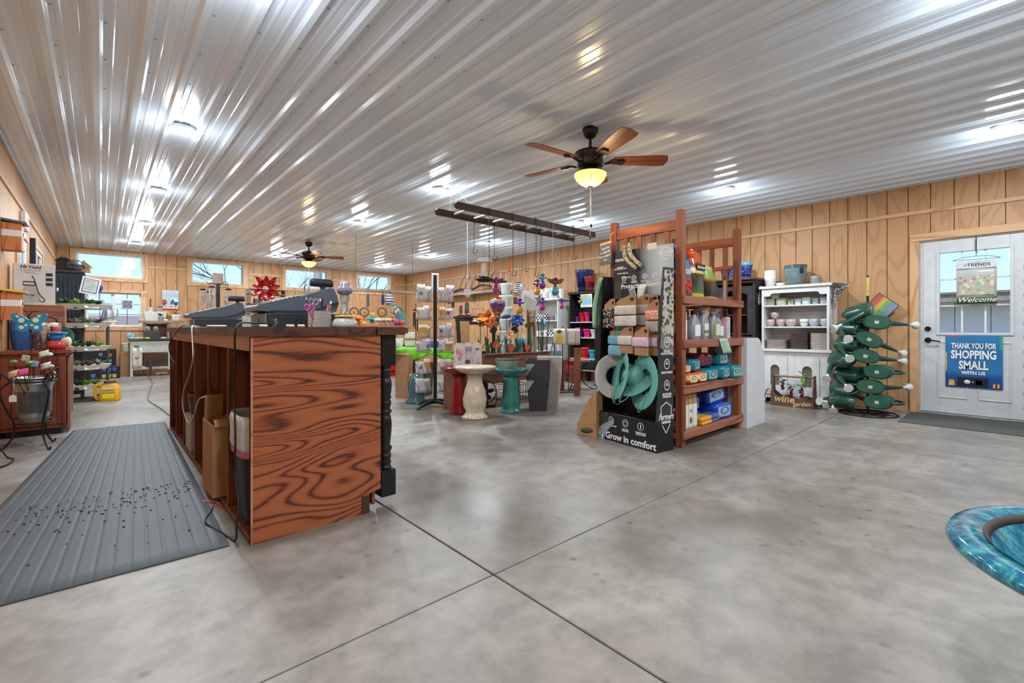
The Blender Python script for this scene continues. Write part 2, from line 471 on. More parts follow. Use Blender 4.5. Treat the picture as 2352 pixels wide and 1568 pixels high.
# ribbed steel ceiling, one sheet per 36 inches
prof = []
U = .2286
for k in range(4):
    o = k*U
    prof += [(o-.034, 0), (o-.017, -.027), (o+.017, -.027), (o+.034, 0), (o+.064, 0), (o+.07, -.004), (o+.082, -.004), (o+.088, 0),
             (o+.14, 0), (o+.146, -.004), (o+.158, -.004), (o+.164, 0)]
prof.append((4*U-.034, 0))
m = MB(); L = YB-YF
vs = []
for x, z in prof: vs += [(x, 0, z), (x, L, z)]
m.add(vs, [(2*i, 2*i+1, 2*i+3, 2*i+2) for i in range(len(prof)-1)])
vs2 = [(x, y, z+.004) for x, y, z in vs]
m.add(vs2, [(2*i+2, 2*i+3, 2*i+1, 2*i) for i in range(len(prof)-1)])
pm = m.mesh('steel_sheet', [STEEL])
ce = MB().box(XL-.2, XR+.2, YF-.2, YB+.2, ZC+.02, ZC+.14).build('ceiling', P('ceiling_deck', (150, 150, 150), .8)); tag(ce, 'white ribbed steel sheet ceiling', kind='structure')
X0 = -.481-U
for k in range(9): put('steel_sheet', pm, ce, (X0+k*4*U, YF, ZC))
m = MB()
for k in range(36):
    for j in range(26):
        x = X0+k*U+.045; y = .6+j*.49
        if XL < x < XR: m.cyl((x, y, ZC-.003), (x, y, ZC+.001), .006, .008, 5)
tag(m.build('screw_heads', P('screw_grey', (150, 150, 150), .4, .4), ce), kind='stuff')
WT = P('white_steel_trim', (206, 208, 210), .35, .1, .05)
for nm, bx in (('trim_1', (XR-.03, XR-.001, YF, YB, ZC-.035, ZC-.001)), ('trim_2', (XL+.001, XL+.03, YF, YB, ZC-.03, ZC-.001)), ('trim_3', (XL+.03, XR-.03, YB-.03, YB-.001, ZC-.03, ZC-.001))):
    tag(MB().box(*bx).build(nm, WT, bev=.003), {'trim_1': 'grey metal channel where ceiling meets right wall', 'trim_2': 'white metal channel where ceiling meets left wall', 'trim_3': 'white metal channel above the far windows'}[nm], kind='structure')
BASEB = wood('base_board', (150, 104, 66), (120, 80, 50), None, .6, 'X', 1, 5, 'World')

# windows
def window(name, label, x0, x1, z0, z1, mull=None, grid=False, case=.085):
    w = T(name, label, None, ((x0+x1)/2, YB, z0)); w['kind'] = 'structure'
    a = (x1-x0)/2; h = z1-z0
    def bar(nm, p, q, r, s, y0=.03, y1=.075, mt=WHITE): MB().box(p, q, y0, y1, r, s).build(nm, mt, w, bev=.003)
    c = case
    bar('casing', -a-c, -a, -c, h+c*.6, -.02, .011, TRIM); bar('casing', a, a+c, -c, h+c*.6, -.02, .011, TRIM)
    bar('casing', -a, a, h, h+c*.6, -.02, .011, TRIMX); bar('casing', -a, a, -c, 0, -.02, .011, TRIMX)
    for p, q, r, s in ((-a, -a+.012, 0, h), (a-.012, a, 0, h), (-a+.012, a-.012, 0, .012), (-a+.012, a-.012, h-.012, h)):
        bar('jamb', p, q, r, s, -.018, .16, P('jamb_cream', (232, 220, 200), .5))
    f = .03
    for p, q, r, s in ((-a+.012, -a+.012+f, .012, h-.012), (a-.012-f, a-.012, .012, h-.012), (-a+.012+f, a-.012-f, .012, .012+f), (-a+.012+f, a-.012-f, h-.012-f, h-.012)):
        bar('sash', p, q, r, s, .09, .13)
    spans = [(-a+.042, a-.042)]
    if mull is not None:
        bar('mullion', mull-.03, mull+.03, .042, h-.042, .085, .135)
        spans = [(-a+.042, mull-.03), (mull+.03, a-.042)]
    for p, q in spans:
        MB().box(p, q, .108, .113, .042, h-.042).build('pane', GLASS, w)
        if grid:
            for z in (h*.36, h*.66): bar('muntin', p, q, z-.006, z+.006, .1, .12, P('muntin_grey', (90, 92, 100), .5))
            bar('muntin', (p+q)/2-.006, (p+q)/2+.006, .042, h-.042, .1, .12, P('muntin_grey', (90, 92, 100), .5))
    return w
for i, (o, lb) in enumerate(zip(tw, ('wide high window above the low window, leftmost of the row', 'high window behind the small cash register', 'high window behind the large cash register', 'high window in the far right corner'))):
    window('window_%d' % (i+1), lb, o[0], o[1], o[2], o[3])
window('window_5', 'low double window with thin grid bars on far wall', lw[0], lw[1], lw[2], lw[3], mull=-.03, grid=True)

# glazed door in the left wall
w = T('door_2', 'white glazed door in left wall under the exit sign', None, (XL, 7.81, 0)); w['kind'] = 'structure'
for p, q, r, s in ((-.45, -.33, .02, 2.07), (.33, .45, .02, 2.07), (-.33, .33, .02, .3), (-.33, .33, 1.95, 2.07)):
    MB().box(-.03, .006, p, q, r, s).build('door_stile', WHITE, w, bev=.003)
MB().box(-.012, -.008, -.33, .33, .3, 1.95).build('pane', GLASS, w)
for z in (.85, 1.4): MB().box(-.02, .0, -.33, .33, z-.01, z+.01).build('muntin', WHITE, w)
MB().box(-.02, .0, -.01, .01, .3, 1.95).build('muntin', WHITE, w)
MB().box(-.012, .02, -.54, -.45, 0, 2.15).build('casing', TRIM, w, bev=.003); MB().box(-.012, .02, .45, .54, 0, 2.15).build('casing', TRIM, w, bev=.003)
MB().box(-.012, .02, -.45, .45, 2.08, 2.15).build('casing', TRIMX, w, bev=.003)
w = T('window_6', 'white framed window in left wall beyond the glazed door', None, (XL, 9.525, 1.15)); w['kind'] = 'structure'
for p, q, r, s in ((-.675, -.62, 0, .99), (.62, .675, 0, .99), (-.62, .62, 0, .05), (-.62, .62, .94, .99), (-.03, .03, .05, .94)):
    MB().box(-.03, .006, p, q, r, s).build('sash', WHITE, w, bev=.003)
for p, q in ((-.62, -.03), (.03, .62)): MB().box(-.012, -.008, p, q, .05, .94).build('pane', GLASS, w)
for p, q, r, s in ((-.75, -.675, -.08, 1.05), (.675, .75, -.08, 1.05), (-.675, .675, -.08, 0), (-.675, .675, .99, 1.05)):
    MB().box(-.012, .02, p, q, r, s).build('casing', TRIM, w, bev=.003)

# entrance door on the right wall
dr = T('door_1', 'white half-glazed entrance door with black lever handle', None, (XR, (D0+D1)/2, 0), -PI/2); dr['kind'] = 'structure'
HW = (D1-D0)/2
def dbox(nm, a, b, c, d, y0=.02, y1=.065, mt=DOORW, bev=.003, par=None): return MB().box(a, b, y0, y1, c, d).build(nm, mt, par or dr, bev=bev)
gx0, gx1, gz0, gz1 = -.28, .285, .965, 1.9       # glass (local x: to the right)
dbox('slab_stile', -HW+.004, gx0, .025, 2.05); dbox('slab_stile', gx1, HW-.004, .025, 2.05)
dbox('slab_rail', gx0, gx1, gz1, 2.05); dbox('slab_rail', gx0, gx1, .025, gz0)
for p, q, r, s in ((gx0-.03, gx0, gz0-.03, gz1+.03), (gx1, gx1+.03, gz0-.03, gz1+.03), (gx0, gx1, gz1, gz1+.03), (gx0, gx1, gz0-.03, gz0)):
    dbox('glazing_bead', p, q, r, s, .006, .03)
MB().box(gx0, gx1, .04, .044, gz0, gz1).build('pane', GLASS, dr)
for k in (1, 2): x = gx0+(gx1-gx0)*k/3; dbox('muntin', x-.009, x+.009, gz0, gz1, .03, .05, WHITE)
for k in (1, 2): z = gz0+(gz1-gz0)*k/3; dbox('muntin', gx0, gx1, z-.009, z+.009, .031, .051, WHITE)
for x in (-.17, .17):
    for p, q, r, s in ((x-.13, x+.13, .2, .215), (x-.13, x+.13, .845, .86), (x-.13, x-.115, .215, .845), (x+.115, x+.13, .215, .845)): dbox('panel_moulding', p, q, r, s, .012, .025)
dbz = P('dark_bronze', (40, 36, 34), .35, .7)
hd = MB().cyl((-HW+.075, .02, .875), (-HW+.075, .005, .875), .032, .03, 16).cyl((-HW+.075, .005, .875), (-HW+.075, -.035, .875), .011, n=8).tube([(-HW+.075, -.035, .875), (-HW+.12, -.04, .872), (-HW+.17, -.036, .862), (-HW+.19, -.034, .86)], [.011, .01, .009, .008], 6).build('lever_handle', dbz, dr)
MB().cyl((-HW+.075, .02, 1.01), (-HW+.075, .0, 1.01), .03, .027, 16).build('deadbolt', dbz, dr)
MB().box(-HW-.01, HW+.02, -.03, .12, 0, .022).build('threshold', P('aluminium', (176, 178, 180), .35, .8), dr, bev=.004)
MB().box(-HW-.085, -HW-.003, -.022, .011, 0, 2.063).build('casing', TRIM, dr, bev=.003); MB().box(HW+.03, HW+.11, -.022, .011, 0, 2.063).build('casing', TRIM, dr, bev=.003)
MB().box(-HW-.085, HW+.11, -.024, .011, 2.064, 2.15).build('casing', TRIMX, dr, bev=.003)
for p, q in ((-HW-.004, -HW+.002), (HW-.002, HW+.03)): dbox('jamb', p, q, 0, 2.063, .0, .11, P('jamb_white', (214, 214, 212), .5))
dbox('jamb', -HW+.002, HW-.002, 2.052, 2.063, .0, .11, P('jamb_white', (214, 214, 212), .5))
dbox('sweep', -HW+.004, HW-.004, .012, .025, .014, .07, BLACK)

# ------------------------------------------------------------------ outside
gm = NB('winter_grass'); v = gm.co('World'); gm.col(gm.ramp(gm.noise(v, .6, 5, .6), [(.3, (150, 138, 112)), (.7, (176, 164, 138))])); gm = gm.set(.9)
gr = MB().box(-120, 120, -60, 160, -.4, -.25).build('ground', gm); tag(gr, 'dry winter field outside the windows', kind='structure')
t = T('outbuilding', 'white metal outbuilding seen through the entrance door glass', 'building', (15.2, .5, -.25), -PI/2)
WB = P('white_siding', (222, 224, 222), .6, 0, .03)
for k in range(20): MB().box(-6+k*.6, -6+k*.6+.585, 0, .06, 0, 1.95).build('siding_panel', WB, t)
MB().box(-6, 6, .06, 6, 0, 1.95).build('body', WB, t); MB().box(-6.2, 6.2, -.5, .06, 1.88, 2.05).build('fascia', P('grey_fascia', (150, 146, 138), .6), t)
MB().prism([(-.55, 2.05), (6, 2.05), (6, 2.3), (-.55, 2.1)], -6.2, 6.2, 'x').build('roof', P('brown_roof', (128, 118, 110), .6), t)
t = T('barn', 'long low brown building seen through the low window', 'building', (-4, 55, -.25))
MB().box(-16, 16, 0, 8, 0, 1.5).build('body', P('barn_side', (168, 150, 140), .8), t); MB().prism([(-.5, 1.5), (8.5, 1.5), (4, 2.5)], -16.5, 16.5, 'x').build('roof', P('barn_roof', (150, 132, 124), .7), t)
BARK = P('bark', (74, 62, 56), .9)
def bare_tree(loc, label, h, seed, lean):
    rr = random.Random(seed); m = MB()
    def br(p, d, L, r, dep):
        q = p+d*L; mid = p+d*L*.5+Vector((rr.uniform(-1, 1), rr.uniform(-1, 1), rr.uniform(-.3, 1)))*L*.07
        m.tube([p, mid, q], [r, r*.8, r*.6], 5)
        if dep == 0: return
        for _ in range(3 if dep > 2 else 2):
            nd = (d+Vector((rr.uniform(-1, 1), rr.uniform(-.6, .6), rr.uniform(-.4, .7)))*.75).normalized()
            br(q if _ else mid, nd, L*rr.uniform(.62, .85), r*.58, dep-1)
    br(Vector((0, 0, 0)), Vector((lean, 0, 1)).normalized(), h*.36, .07, 6)
    o = m.build('bare_tree', BARK, None, loc); return tag(o, label, 'tree', 'bare trees outside the far windows')
bare_tree((5.6, 20.5, -.3), 'bare tree seen through the high window behind the small register', 5.8, 5, -.35)
bare_tree((10.6, 23.5, -.3), 'bare tree seen through the high window behind the large register', 6.4, 9, -.25)
t = tag(MB().cyl((0, 0, 0), (0, 0, 9), .2, .15, 12).build('utility_pole', P('pole_grey', (150, 150, 150), .8), None, (7.55, 22.0, -.3)), 'grey pole outside the third high window', 'pole')
# ------------------------------------------------------------------ ceiling lamps and fans
RING = P('lamp_ring_white', (232, 232, 230), .35, 0, .03)
LENS = emis('lamp_lens', (255, 250, 240), 9)
ring = MB().lathe([(.0, -.004), (.086, -.004), (.087, -.009), (.099, -.007), (.1, 0), (.1, .012)], 28).mesh('trim_ring', [RING])
ring_l = MB().lathe([(0, -.0125), (.05, -.012), (.078, -.009), (.0865, -.0045)], 28).mesh('lens', [LENS])
rows = {2: 'second', 3: 'third', 4: 'fourth', 5: 'farthest', 1: 'nearest', 0: 'rightmost', -1: 'row behind camera'}
cols = [('left', .527, (2, 3, 4, 5, 1, 0, -1)), ('middle', 3.18, (2, 3, 5, 0, -1)), ('right', 5.84, (0, 1, 2, 3, 4, 5, -1))]
def ceil_light(x, y, lab):
    t = T('recessed_light', lab, 'ceiling light', (x, y, ZC-.03), group='recessed ceiling lights')
    put('trim_ring', ring, t); put('lens', ring_l, t)
    ld = bpy.data.lights.new('lamp', 'AREA'); ld.shape = 'DISK'; ld.size = .16; ld.energy = LAMP_W; ld.color = (.84, .935, 1.0)
    lo = bpy.data.objects.new('lamp', ld); COL.objects.link(lo); lo.parent = t; lo.location = (0, 0, -.02)
    ld = bpy.data.lights.new('added_spill', 'POINT'); ld.energy = LAMP_W*.21; ld.shadow_soft_size = .13; ld.color = (.84, .935, 1.0)  # added point light below each fixture, brightens the ceiling and its ribs
    lo = bpy.data.objects.new('added_spill', ld); COL.objects.link(lo); lo.parent = t; lo.location = (0, 0, -.16)
for cn, x, ii in cols:
    for i in ii:
        if cn == 'left':
            lab = {2: 'round recessed ceiling light nearest the camera in the left row', 3: 'second recessed ceiling light of the left row', 4: 'third recessed ceiling light of the left row', 5: 'recessed ceiling light of the left row nearest the far windows'}.get(i, 'recessed ceiling light of the left row outside the view, '+rows[i])
        elif cn == 'middle':
            lab = {2: 'recessed ceiling light just left of the hanging ladder chain', 3: 'recessed ceiling light between the two ceiling fans', 5: 'recessed ceiling light beyond the far ceiling fan'}.get(i, 'recessed ceiling light of the middle row outside the view, '+rows[i])
        else:
            lab = {0: 'recessed ceiling light at the right edge above the entrance', 1: 'recessed ceiling light above the wooden shelf unit', 2: 'recessed ceiling light behind the hanging ladder chain', 3: 'recessed ceiling light below the middle of the ladder', 4: 'small far recessed ceiling light left of the ladder', 5: 'recessed ceiling light in the far right corner'}.get(i, 'recessed ceiling light of the right row outside the view, '+rows[i])
        ceil_light(x, .1+2.4*i, lab)

BRONZE = P('oil_rubbed_bronze', (52, 40, 34), .35, .5, .2)
BLADE = wood('fan_blade_wood', (134, 72, 40), (100, 52, 30), None, .35, 'X', 1, 5)
AMBER = NB('amber_bowl'); AMBER.col(AMBER.ramp(AMBER.noise(AMBER.co('Object'), 7, 4, .6, 1), [(.3, (236, 176, 96)), (.7, (255, 226, 170))]))
AMBER.b.inputs['Emission Color'].default_value = rgb((255, 190, 105)); AMBER.b.inputs['Emission Strength'].default_value = 1.0; AMBER = AMBER.set(.3)
def fan(loc, label, a0, lampw):
    t = T('ceiling_fan', label, 'ceiling fan', loc, group='ceiling fans')
    MB().lathe([(.0, -.0), (.068, -.0), (.07, -.03), (.062, -.062), (.035, -.085), (.018, -.09), (0, -.09)], 24).build('canopy', BRONZE, t)
    MB().cyl((0, 0, -.085), (0, 0, -.185), .013, n=12).build('downrod', BRONZE, t)
    MB().lathe([(0, -.165), (.03, -.17), (.035, -.19), (.1, -.2), (.135, -.215), (.138, -.25), (.118, -.27), (.112, -.3), (.118, -.33), (.09, -.345), (0, -.35)], 28).build('motor_housing', BRONZE, t)
    MB().lathe([(0, -.34), (.06, -.345), (.075, -.375), (.12, -.385), (.14, -.39), (.14, -.397), (0, -.397)], 28).build('light_fitter', BRONZE, t)
    MB().lathe([(.139, -.397), (.137, -.42), (.122, -.45), (.095, -.478), (.06, -.498), (.02, -.508), (0, -.51)], 28).build('glass_bowl', AMBER, t)
    MB().lathe([(0, -.505), (.024, -.508), (.022, -.518), (.008, -.524), (.006, -.536), (0, -.54)], 14).build('finial', BRONZE, t)
    bl = MB()
    out = [(.2, -.052), (.26, -.06), (.6, -.078), (.655, -.07), (.672, .0), (.655, .07), (.6, .078), (.26, .06), (.2, .052)]
    bl.prism(out, -.004, .004, 'z')
    bm_ = bl.mesh('blade', [BLADE])
    ir = MB(); ir.tube([(.1, 0, -.02), (.14, 0, -.012), (.19, .02, .008), (.26, .028, .012)], .009, 6).tube([(.1, 0, -.02), (.14, 0, -.012), (.19, -.02, .008), (.26, -.028, .012)], .009, 6).cyl((.262, 0, -.008), (.262, 0, .008), .034, n=12)
    im = ir.mesh('blade_iron', [BRONZE])
    for k in range(5):
        a = a0+2*PI*k/5
        b = put('blade', bm_, t, (0, 0, -.285), (math.radians(-13), 0, a)); put('blade_iron', im, b, (0, 0, -.012))
    for x, zz in ((-.095, -.86), (.0, -.93)):
        y = -.085 if x else 0
        c = MB().cyl((x, y, -.39 if x else -.535), (x, y, zz), .0022, n=5).build('pull_chain', P('chain_brass', (180, 170, 150), .3, .8), t)
        MB().lathe([(0, -.035), (.008, -.03), (.009, -.015), (.003, 0), (0, 0)], 8, (x, y, zz)).build('pull_bob', WALN, c)
    ld = bpy.data.lights.new('lamp', 'POINT'); ld.energy = lampw; ld.color = (1, .72, .38); ld.shadow_soft_size = .08
    lo = bpy.data.objects.new('lamp', ld); COL.objects.link(lo); lo.parent = t; lo.location = (0, 0, -.62)
    return t
fan((3.185, 2.53, ZC-.02), 'near brown five-blade ceiling fan with lit amber bowl', math.radians(-43), FAN_W)
fan((3.15, 9.70, ZC-.02), 'far ceiling fan with lit amber bowl near the high windows', math.radians(-20), FAN_W)
# ------------------------------------------------------------------ shared shapes
def spline(pts, k=6):
    """Catmull-Rom through points"""
    P_ = [Vector(p) for p in pts]; out = []
    for i in range(len(P_)-1):
        a, b, c, d = P_[max(i-1, 0)], P_[i], P_[i+1], P_[min(i+2, len(P_)-1)]
        for j in range(k):
            t = j/k
            out.append(.5*((2*b)+(c-a)*t+(2*a-5*b+4*c-d)*t*t+(3*b-a-3*c+d)*t**3))
    out.append(P_[-1]); return out
def loft(m, secs, n=16, cap=True, smooth=True):
    """secs: (cx, cy, z, a, b, power) rounded-rectangle sections"""
    vs = []
    for cx, cy, z, a, b, e in secs:
        for i in range(n):
            t = 2*PI*(i+.5)/n; c, s = math.cos(t), math.sin(t)
            vs.append((cx+a*math.copysign(abs(c)**(2/e), c), cy+b*math.copysign(abs(s)**(2/e), s), z))
    fs = [(k*n+i, k*n+(i+1) % n, (k+1)*n+(i+1) % n, (k+1)*n+i) for k in range(len(secs)-1) for i in range(n)]
    m.add(vs, fs, smooth)
    if cap:
        m.add(vs[:n], [tuple(range(n-1, -1, -1))]); m.add(vs[-n:], [tuple(range(n))])
    return m
def potm(rt, rb, h, t=.006, lip=.0, lh=.02, n=22, belly=0, rf=None, depth=.8, sx=1, sy=1):
    """open pot profile with wall thickness"""
    m = MB(); pr = [(0, 0), (rb, 0)]
    for k in range(1, 6):
        u = k/6; pr.append((rb+(rt-rb)*u+belly*math.sin(PI*u), (h-lh)*u))
    pr.append((rt, h-lh))
    if lip: pr += [(rt+lip, h-lh), (rt+lip, h)]
    else: pr += [(rt, h)]
    ri = rt-t
    pr += [(ri, h), (ri-(rt-rb)*depth*.6, h*(1-depth)+t), (0, h*(1-depth)+t)]
    return m.lathe(pr, n, rf=rf, sx=sx, sy=sy)
def pot(name, label, cat, loc, mat, rt, rb, h, group=None, **kw):
    return tag(potm(rt, rb, h, **kw).build(name, mat, None, loc), label, cat, group)
def flowerpot(name, label, loc, mat, r, h, group=None, cat='pot'):
    """pot with rim and an attached saucer"""
    t = T(name, label, cat, loc, group=group)
    potm(r, r*.66, h, lip=.006, lh=h*.22).build('pot_body', mat, t, (0, 0, .012))
    MB().lathe([(0, 0), (r*.78, 0), (r*.88, .022), (r*.84, .022), (r*.74, .01), (0, .01)], 22).build('saucer', mat, t)
    return t
def bag(name, label, cat, loc, w, d, h, mats, rz=0, lean=0, group=None, flat=False, rot=None):
    """filled soft pack with a pinched top; mats: body material"""
    t = T(name, label, cat, loc, rz, group, rot=rot)
    m = MB(); s = [(0, 0, 0, w*.44, d*.40, 4), (0, 0, h*.04, w*.49, d*.47, 4), (0, 0, h*.3, w*.5, d*.5, 3.5), (lean*.4, 0, h*.62, w*.49, d*.46, 3), (lean*.7, 0, h*.84, w*.46, d*.26, 3), (lean, 0, h*.95, w*.46, d*.07, 4), (lean, 0, h, w*.47, d*.04, 4)]
    loft(m, s, 20).build('pack_body', mats, t); return t
def jug(name, label, cat, loc, w, d, h, body, cap, lab, rz=0, spray=False, group=None):
    t = T(name, label, cat, loc, rz, group)
    loft(MB(), [(0, 0, 0, w*.46, d*.46, 5), (0, 0, .01, w*.5, d*.5, 5), (0, 0, h*.55, w*.5, d*.5, 5), (0, 0, h*.68, w*.36, d*.38, 4), (0, 0, h*.78, w*.16, w*.16, 2), (0, 0, h*.84, w*.15, w*.15, 2)], 20).build('bottle_body', body, t)
    if spray:
        MB().cyl((0, 0, h*.83), (0, 0, h*.9), w*.17, n=12).cbox((0, -.01, h*.955), (w*.26, .085, h*.09)).cyl((0, -.05, h*.955), (0, -.068, h*.955), .008, n=8).cbox((0, -.04, h*.87), (w*.1, .012, h*.11), (.4, 0, 0)).build('spray_trigger', cap, t, bev=.004)
    else:
        MB().cyl((0, 0, h*.83), (0, 0, h*.97), w*.19, w*.17, 14).build('cap', cap, t)
    MB().cbox((0, -d*.5-.001, h*.3), (w*.7, .003, h*.38)).build('label', lab, t)
    return t
def carton(name, label, cat, loc, w, d, h, mat, rz=0, group=None, rot=None, bev=.003):
    o = MB().box(-w/2, w/2, -d/2, d/2, 0, h).build(name, mat, None, loc, rot or (0, 0, rz), bev)
    return tag(o, label, cat, group)
def leaf(m, base, tip, w, up=(0,0,1), fold=.15, seg=4):
    """a single curved leaf blade with thickness"""
    b, t_ = Vector(base), Vector(tip); d = t_-b; L = d.length; d.normalize()
    x = d.cross(Vector(up)); x = x.normalized() if x.length > 1e-3 else d.orthogonal().normalized(); z = x.cross(d)
    def fn(u, v):
        ww = w*math.sin(PI*min(1, .08+v*.92))**.7*(u-.5)
        return b+d*(L*v)+x*ww+z*(abs(u-.5)*fold*w*2+math.sin(PI*v)*L*.08)
    m.sheet(fn, 2, seg, .0015)
def plantlet(m, c, r, n, h, wd=.35, seed=0):
    rr = random.Random(seed)
    for k in range(n):
        a = 2*PI*k/n+rr.uniform(-.3, .3); L = r*rr.uniform(.7, 1.1); hh = h*rr.uniform(.4, 1.1)
        leaf(m, c, (c[0]+math.cos(a)*L, c[1]+math.sin(a)*L, c[2]+hh), r*wd, seg=3)
def ringprint(m, c, r, w, n=24, ax='xz'):
    m.lathe([(r-w, -.0006), (r, -.0006), (r, .0006), (r-w, .0006), (r-w, -.0006)], n, c, Matrix.Rotation(PI/2, 4, 'X'))
# ------------------------------------------------------------------ right wall: hutch, armoire, watering cans, door dressing
RZ = -PI/2; ORD = ('lowest', 'second', 'third', 'fourth', 'fifth', 'sixth', 'seventh', 'eighth', 'ninth', 'tenth', 'eleventh', 'twelfth')
INK = P('ink_white', (236, 236, 234), .5, 0, .02); INKB = P('ink_black', (22, 22, 24), .5, 0, .05)
HW_ = P('hutch_white', (222, 222, 220), .45, 0, .05, 6)
h = T('white_hutch', 'white painted hutch with open shelves and two arched doors against right wall', 'hutch', (6.9, 2.07, 0), RZ)
def hb(nm, x0, x1, y0, y1, z0, z1, mt=HW_, bev=.003, par=None): return MB().box(x0, x1, y0, y1, z0, z1).build(nm, mt, par or h, bev=bev)
hb('countertop', -.45, .45, -.03, .44, .7, .733)
hb('side_panel', -.42, -.395, .0, .43, 0, .7); hb('side_panel', .395, .42, .0, .43, 0, .7)
hb('back_panel', -.39, .39, .415, .43, .06, 1.56)
hb('base_rail', -.395, .395, .0, .02, .63, .7); hb('base_rail', -.395, .395, 0, .02, .06, .1)
MB().prism([(-.42, 0), (-.35, 0), (-.32, .06), (-.32, .1), (-.42, .1)], -.004, 0, 'y').build('foot', HW_, h); MB().prism([(.42, 0), (.35, 0), (.32, .06), (.32, .1), (.42, .1)], -.004, 0, 'y').build('foot', HW_, h)
hb('stile', -.395, -.365, .0, .02, .1, .63); hb('stile', -.06, .03, .0, .02, .1, .63); hb('stile', .31, .395, .0, .02, .1, .63)
hb('bottom_board', -.395, .395, .02, .415, .1, .115)
for x0, x1 in ((-.363, -.062), (.032, .308)):
    c = (x0+x1)/2 if x0 > 0 else -.215
    d = T('cabinet_door', None, None); d.parent = h
    r_ = .057; N = 10
    arc = [(c+r_*math.cos(PI-PI*k/N), .46+r_*math.sin(PI-PI*k/N)) for k in range(N+1)]
    zt, zb = .628, .108
    m = MB()      # door leaf in three pieces round the arched opening
    m.box(x0, c-r_, -.006, .014, zb, zt); m.box(c+r_, x1, -.006, .014, zb, zt); m.box(c-r_, c+r_, -.006, .014, zb, .24)
    for k in range(N):
        (a, b), (e, f_) = arc[k], arc[k+1]
        m.prism([(a, b), (e, f_), (e, zt), (a, zt)], -.006, .014, 'y')
    m.build('door_leaf', HW_, d)
    MB().box(c-r_-.01, c+r_+.01, .016, .019, .22, .54).build('mesh_screen', P('screen_grey', (120, 112, 102), .6, .2), d)
    MB().cyl((x1-.02 if x0 < 0 else x0+.02, -.006, .4), (x1-.02 if x0 < 0 else x0+.02, -.022, .4), .009, n=10).build('knob', WHITE, d)
hb('upper_side', -.405, -.38, .07, .43, .733, 1.56); hb('upper_side', .38, .405, .07, .43, .733, 1.56)
hb('shelf_board', -.38, .38, .075, .415, 1.315, 1.335); hb('shelf_board', -.38, .38, .075, .415, 1.02, 1.04)
hb('face_stile', -.405, -.375, .05, .07, .733, 1.56); hb('face_stile', .375, .405, .05, .07, .733, 1.56)
MB().prism([(-.375, 1.56), (.375, 1.56), (.375, 1.46), (.3, 1.46), (.285, 1.49), (.26, 1.5), (-.26, 1.5), (-.285, 1.49), (-.3, 1.46), (-.375, 1.46)], .052, .068, 'y').build('apron', HW_, h)
hb('top_board', -.435, .435, .03, .435, 1.565, 1.6)
def hl(lx, ly, z): return (6.9+ly, 2.07-lx, z)
def hy(Y): return 2.07-Y
GING = checks('black_gingham', (22, 22, 24), (232, 232, 230), 62)
gc = T('gingham_cloth', 'black and white gingham cloth draped over the white hutch', 'tablecloth', hl(0, 0, 1.6), RZ)
MB().box(-.432, .43, .06, .4, .0015, .004).build('cloth_top', GING, gc)
MB().sheet(lambda u, v: (-.437-.004-.02*math.sin(v*3), .08+.28*u+.02*math.sin(v*5), .003-.26*v+.02*math.sin(u*7)), 8, 8, .002).build('left_drape', GING, gc)
MB().sheet(lambda u, v: (.44+.17*math.sin(PI*min(1, v*1.3))*(1-u)+.03*v*(1-u)+.012*math.sin(u*12), .02+.36*u*(1-v*.6), .003-.36*v*(.35+.65*u)), 10, 8, .002).build('right_drape', GING, gc)
# on top of the hutch
WP = P('white_matte_pot', (226, 224, 220), .5, 0, .05)
zt = 1.6052
for k in range(7):
    pot('nested_pot', 'white relief pot at the bottom of the nested stack on hutch' if k == 0 else 'white nested pot, '+ORD[k]+' from the bottom of the hutch top stack', 'pot', hl(hy(2.41), .2, zt+k*.017), WP, .077, .055, .125, group='nested white pots on the hutch')
pot('dish', 'small low white dish on hutch top beside nested pots', 'dish', hl(hy(2.275), .2, zt), WP, .06, .052, .045)
TG = ceram('grey_teal_glaze', (112, 138, 140))
t = T('ribbed_bucket_pot', 'grey teal ribbed pot with black tags on top of hutch', 'pot', hl(hy(2.1), .22, zt))
potm(.135, .085, .27, lh=.04, belly=.012, n=48, rf=lambda a, z, r: r+(.002*math.cos(a*24) if r > .05 and .03 < z < .22 else 0)).build('pot_body', TG, t)
for zz in (.235, .252, .268): MB().lathe([(.136, zz-.006), (.142, zz), (.136, zz+.006)], 32).build('rim_ring', ceram('dark_teal_rim', (70, 92, 98)), t)
for a in (-2.3, 2.6+PI): MB().cbox((.137*math.cos(a), .137*math.sin(a), .19), (.05, .004, .07), (0, 0, a+PI/2)).build('hang_tag', BLACK, t)
pot('ribbed_pot', 'small grey ribbed pot on the right of hutch top', 'pot', hl(hy(1.86), .2, zt), P('zinc_grey', (152, 160, 162), .45, .2), .06, .05, .105, rf=lambda a, z, r: r+.0015*math.sin(z*260))
# oval pots on the upper shelf
def ovalpot(label, Y, z, w, hgt, mat, name='oval_pot', ly=.2, twine=False, group='patterned pots on the hutch shelf'):
    t = T(name, label, 'pot', hl(hy(Y), ly, z), RZ, group)
    loft(MB(), [(0, 0, 0, w*.42, w*.36, 3), (0, 0, hgt*.1, w*.46, w*.4, 3), (0, 0, hgt*.85, w*.5, w*.43, 3), (0, 0, hgt, w*.47, w*.4, 3), (0, 0, hgt, w*.42, w*.35, 3), (0, 0, hgt*.7, w*.38, w*.32, 3)], 20).build('pot_body', mat, t)
    if twine: MB().tube([(.0, -w*.44, hgt*.6), (.02, -w*.46, hgt*1.1), (-.02, -w*.46, hgt*1.1), (0, -w*.44, hgt*.6), (.015, -w*.45, hgt*.2)], .005, 5).build('twine_bow', P('jute', (150, 116, 84), .9), t)
    return t
SAGE = spots('sage_print', (196, 194, 176), [(150, 150, 128), (170, 168, 148), (130, 132, 112)], 130, .5)
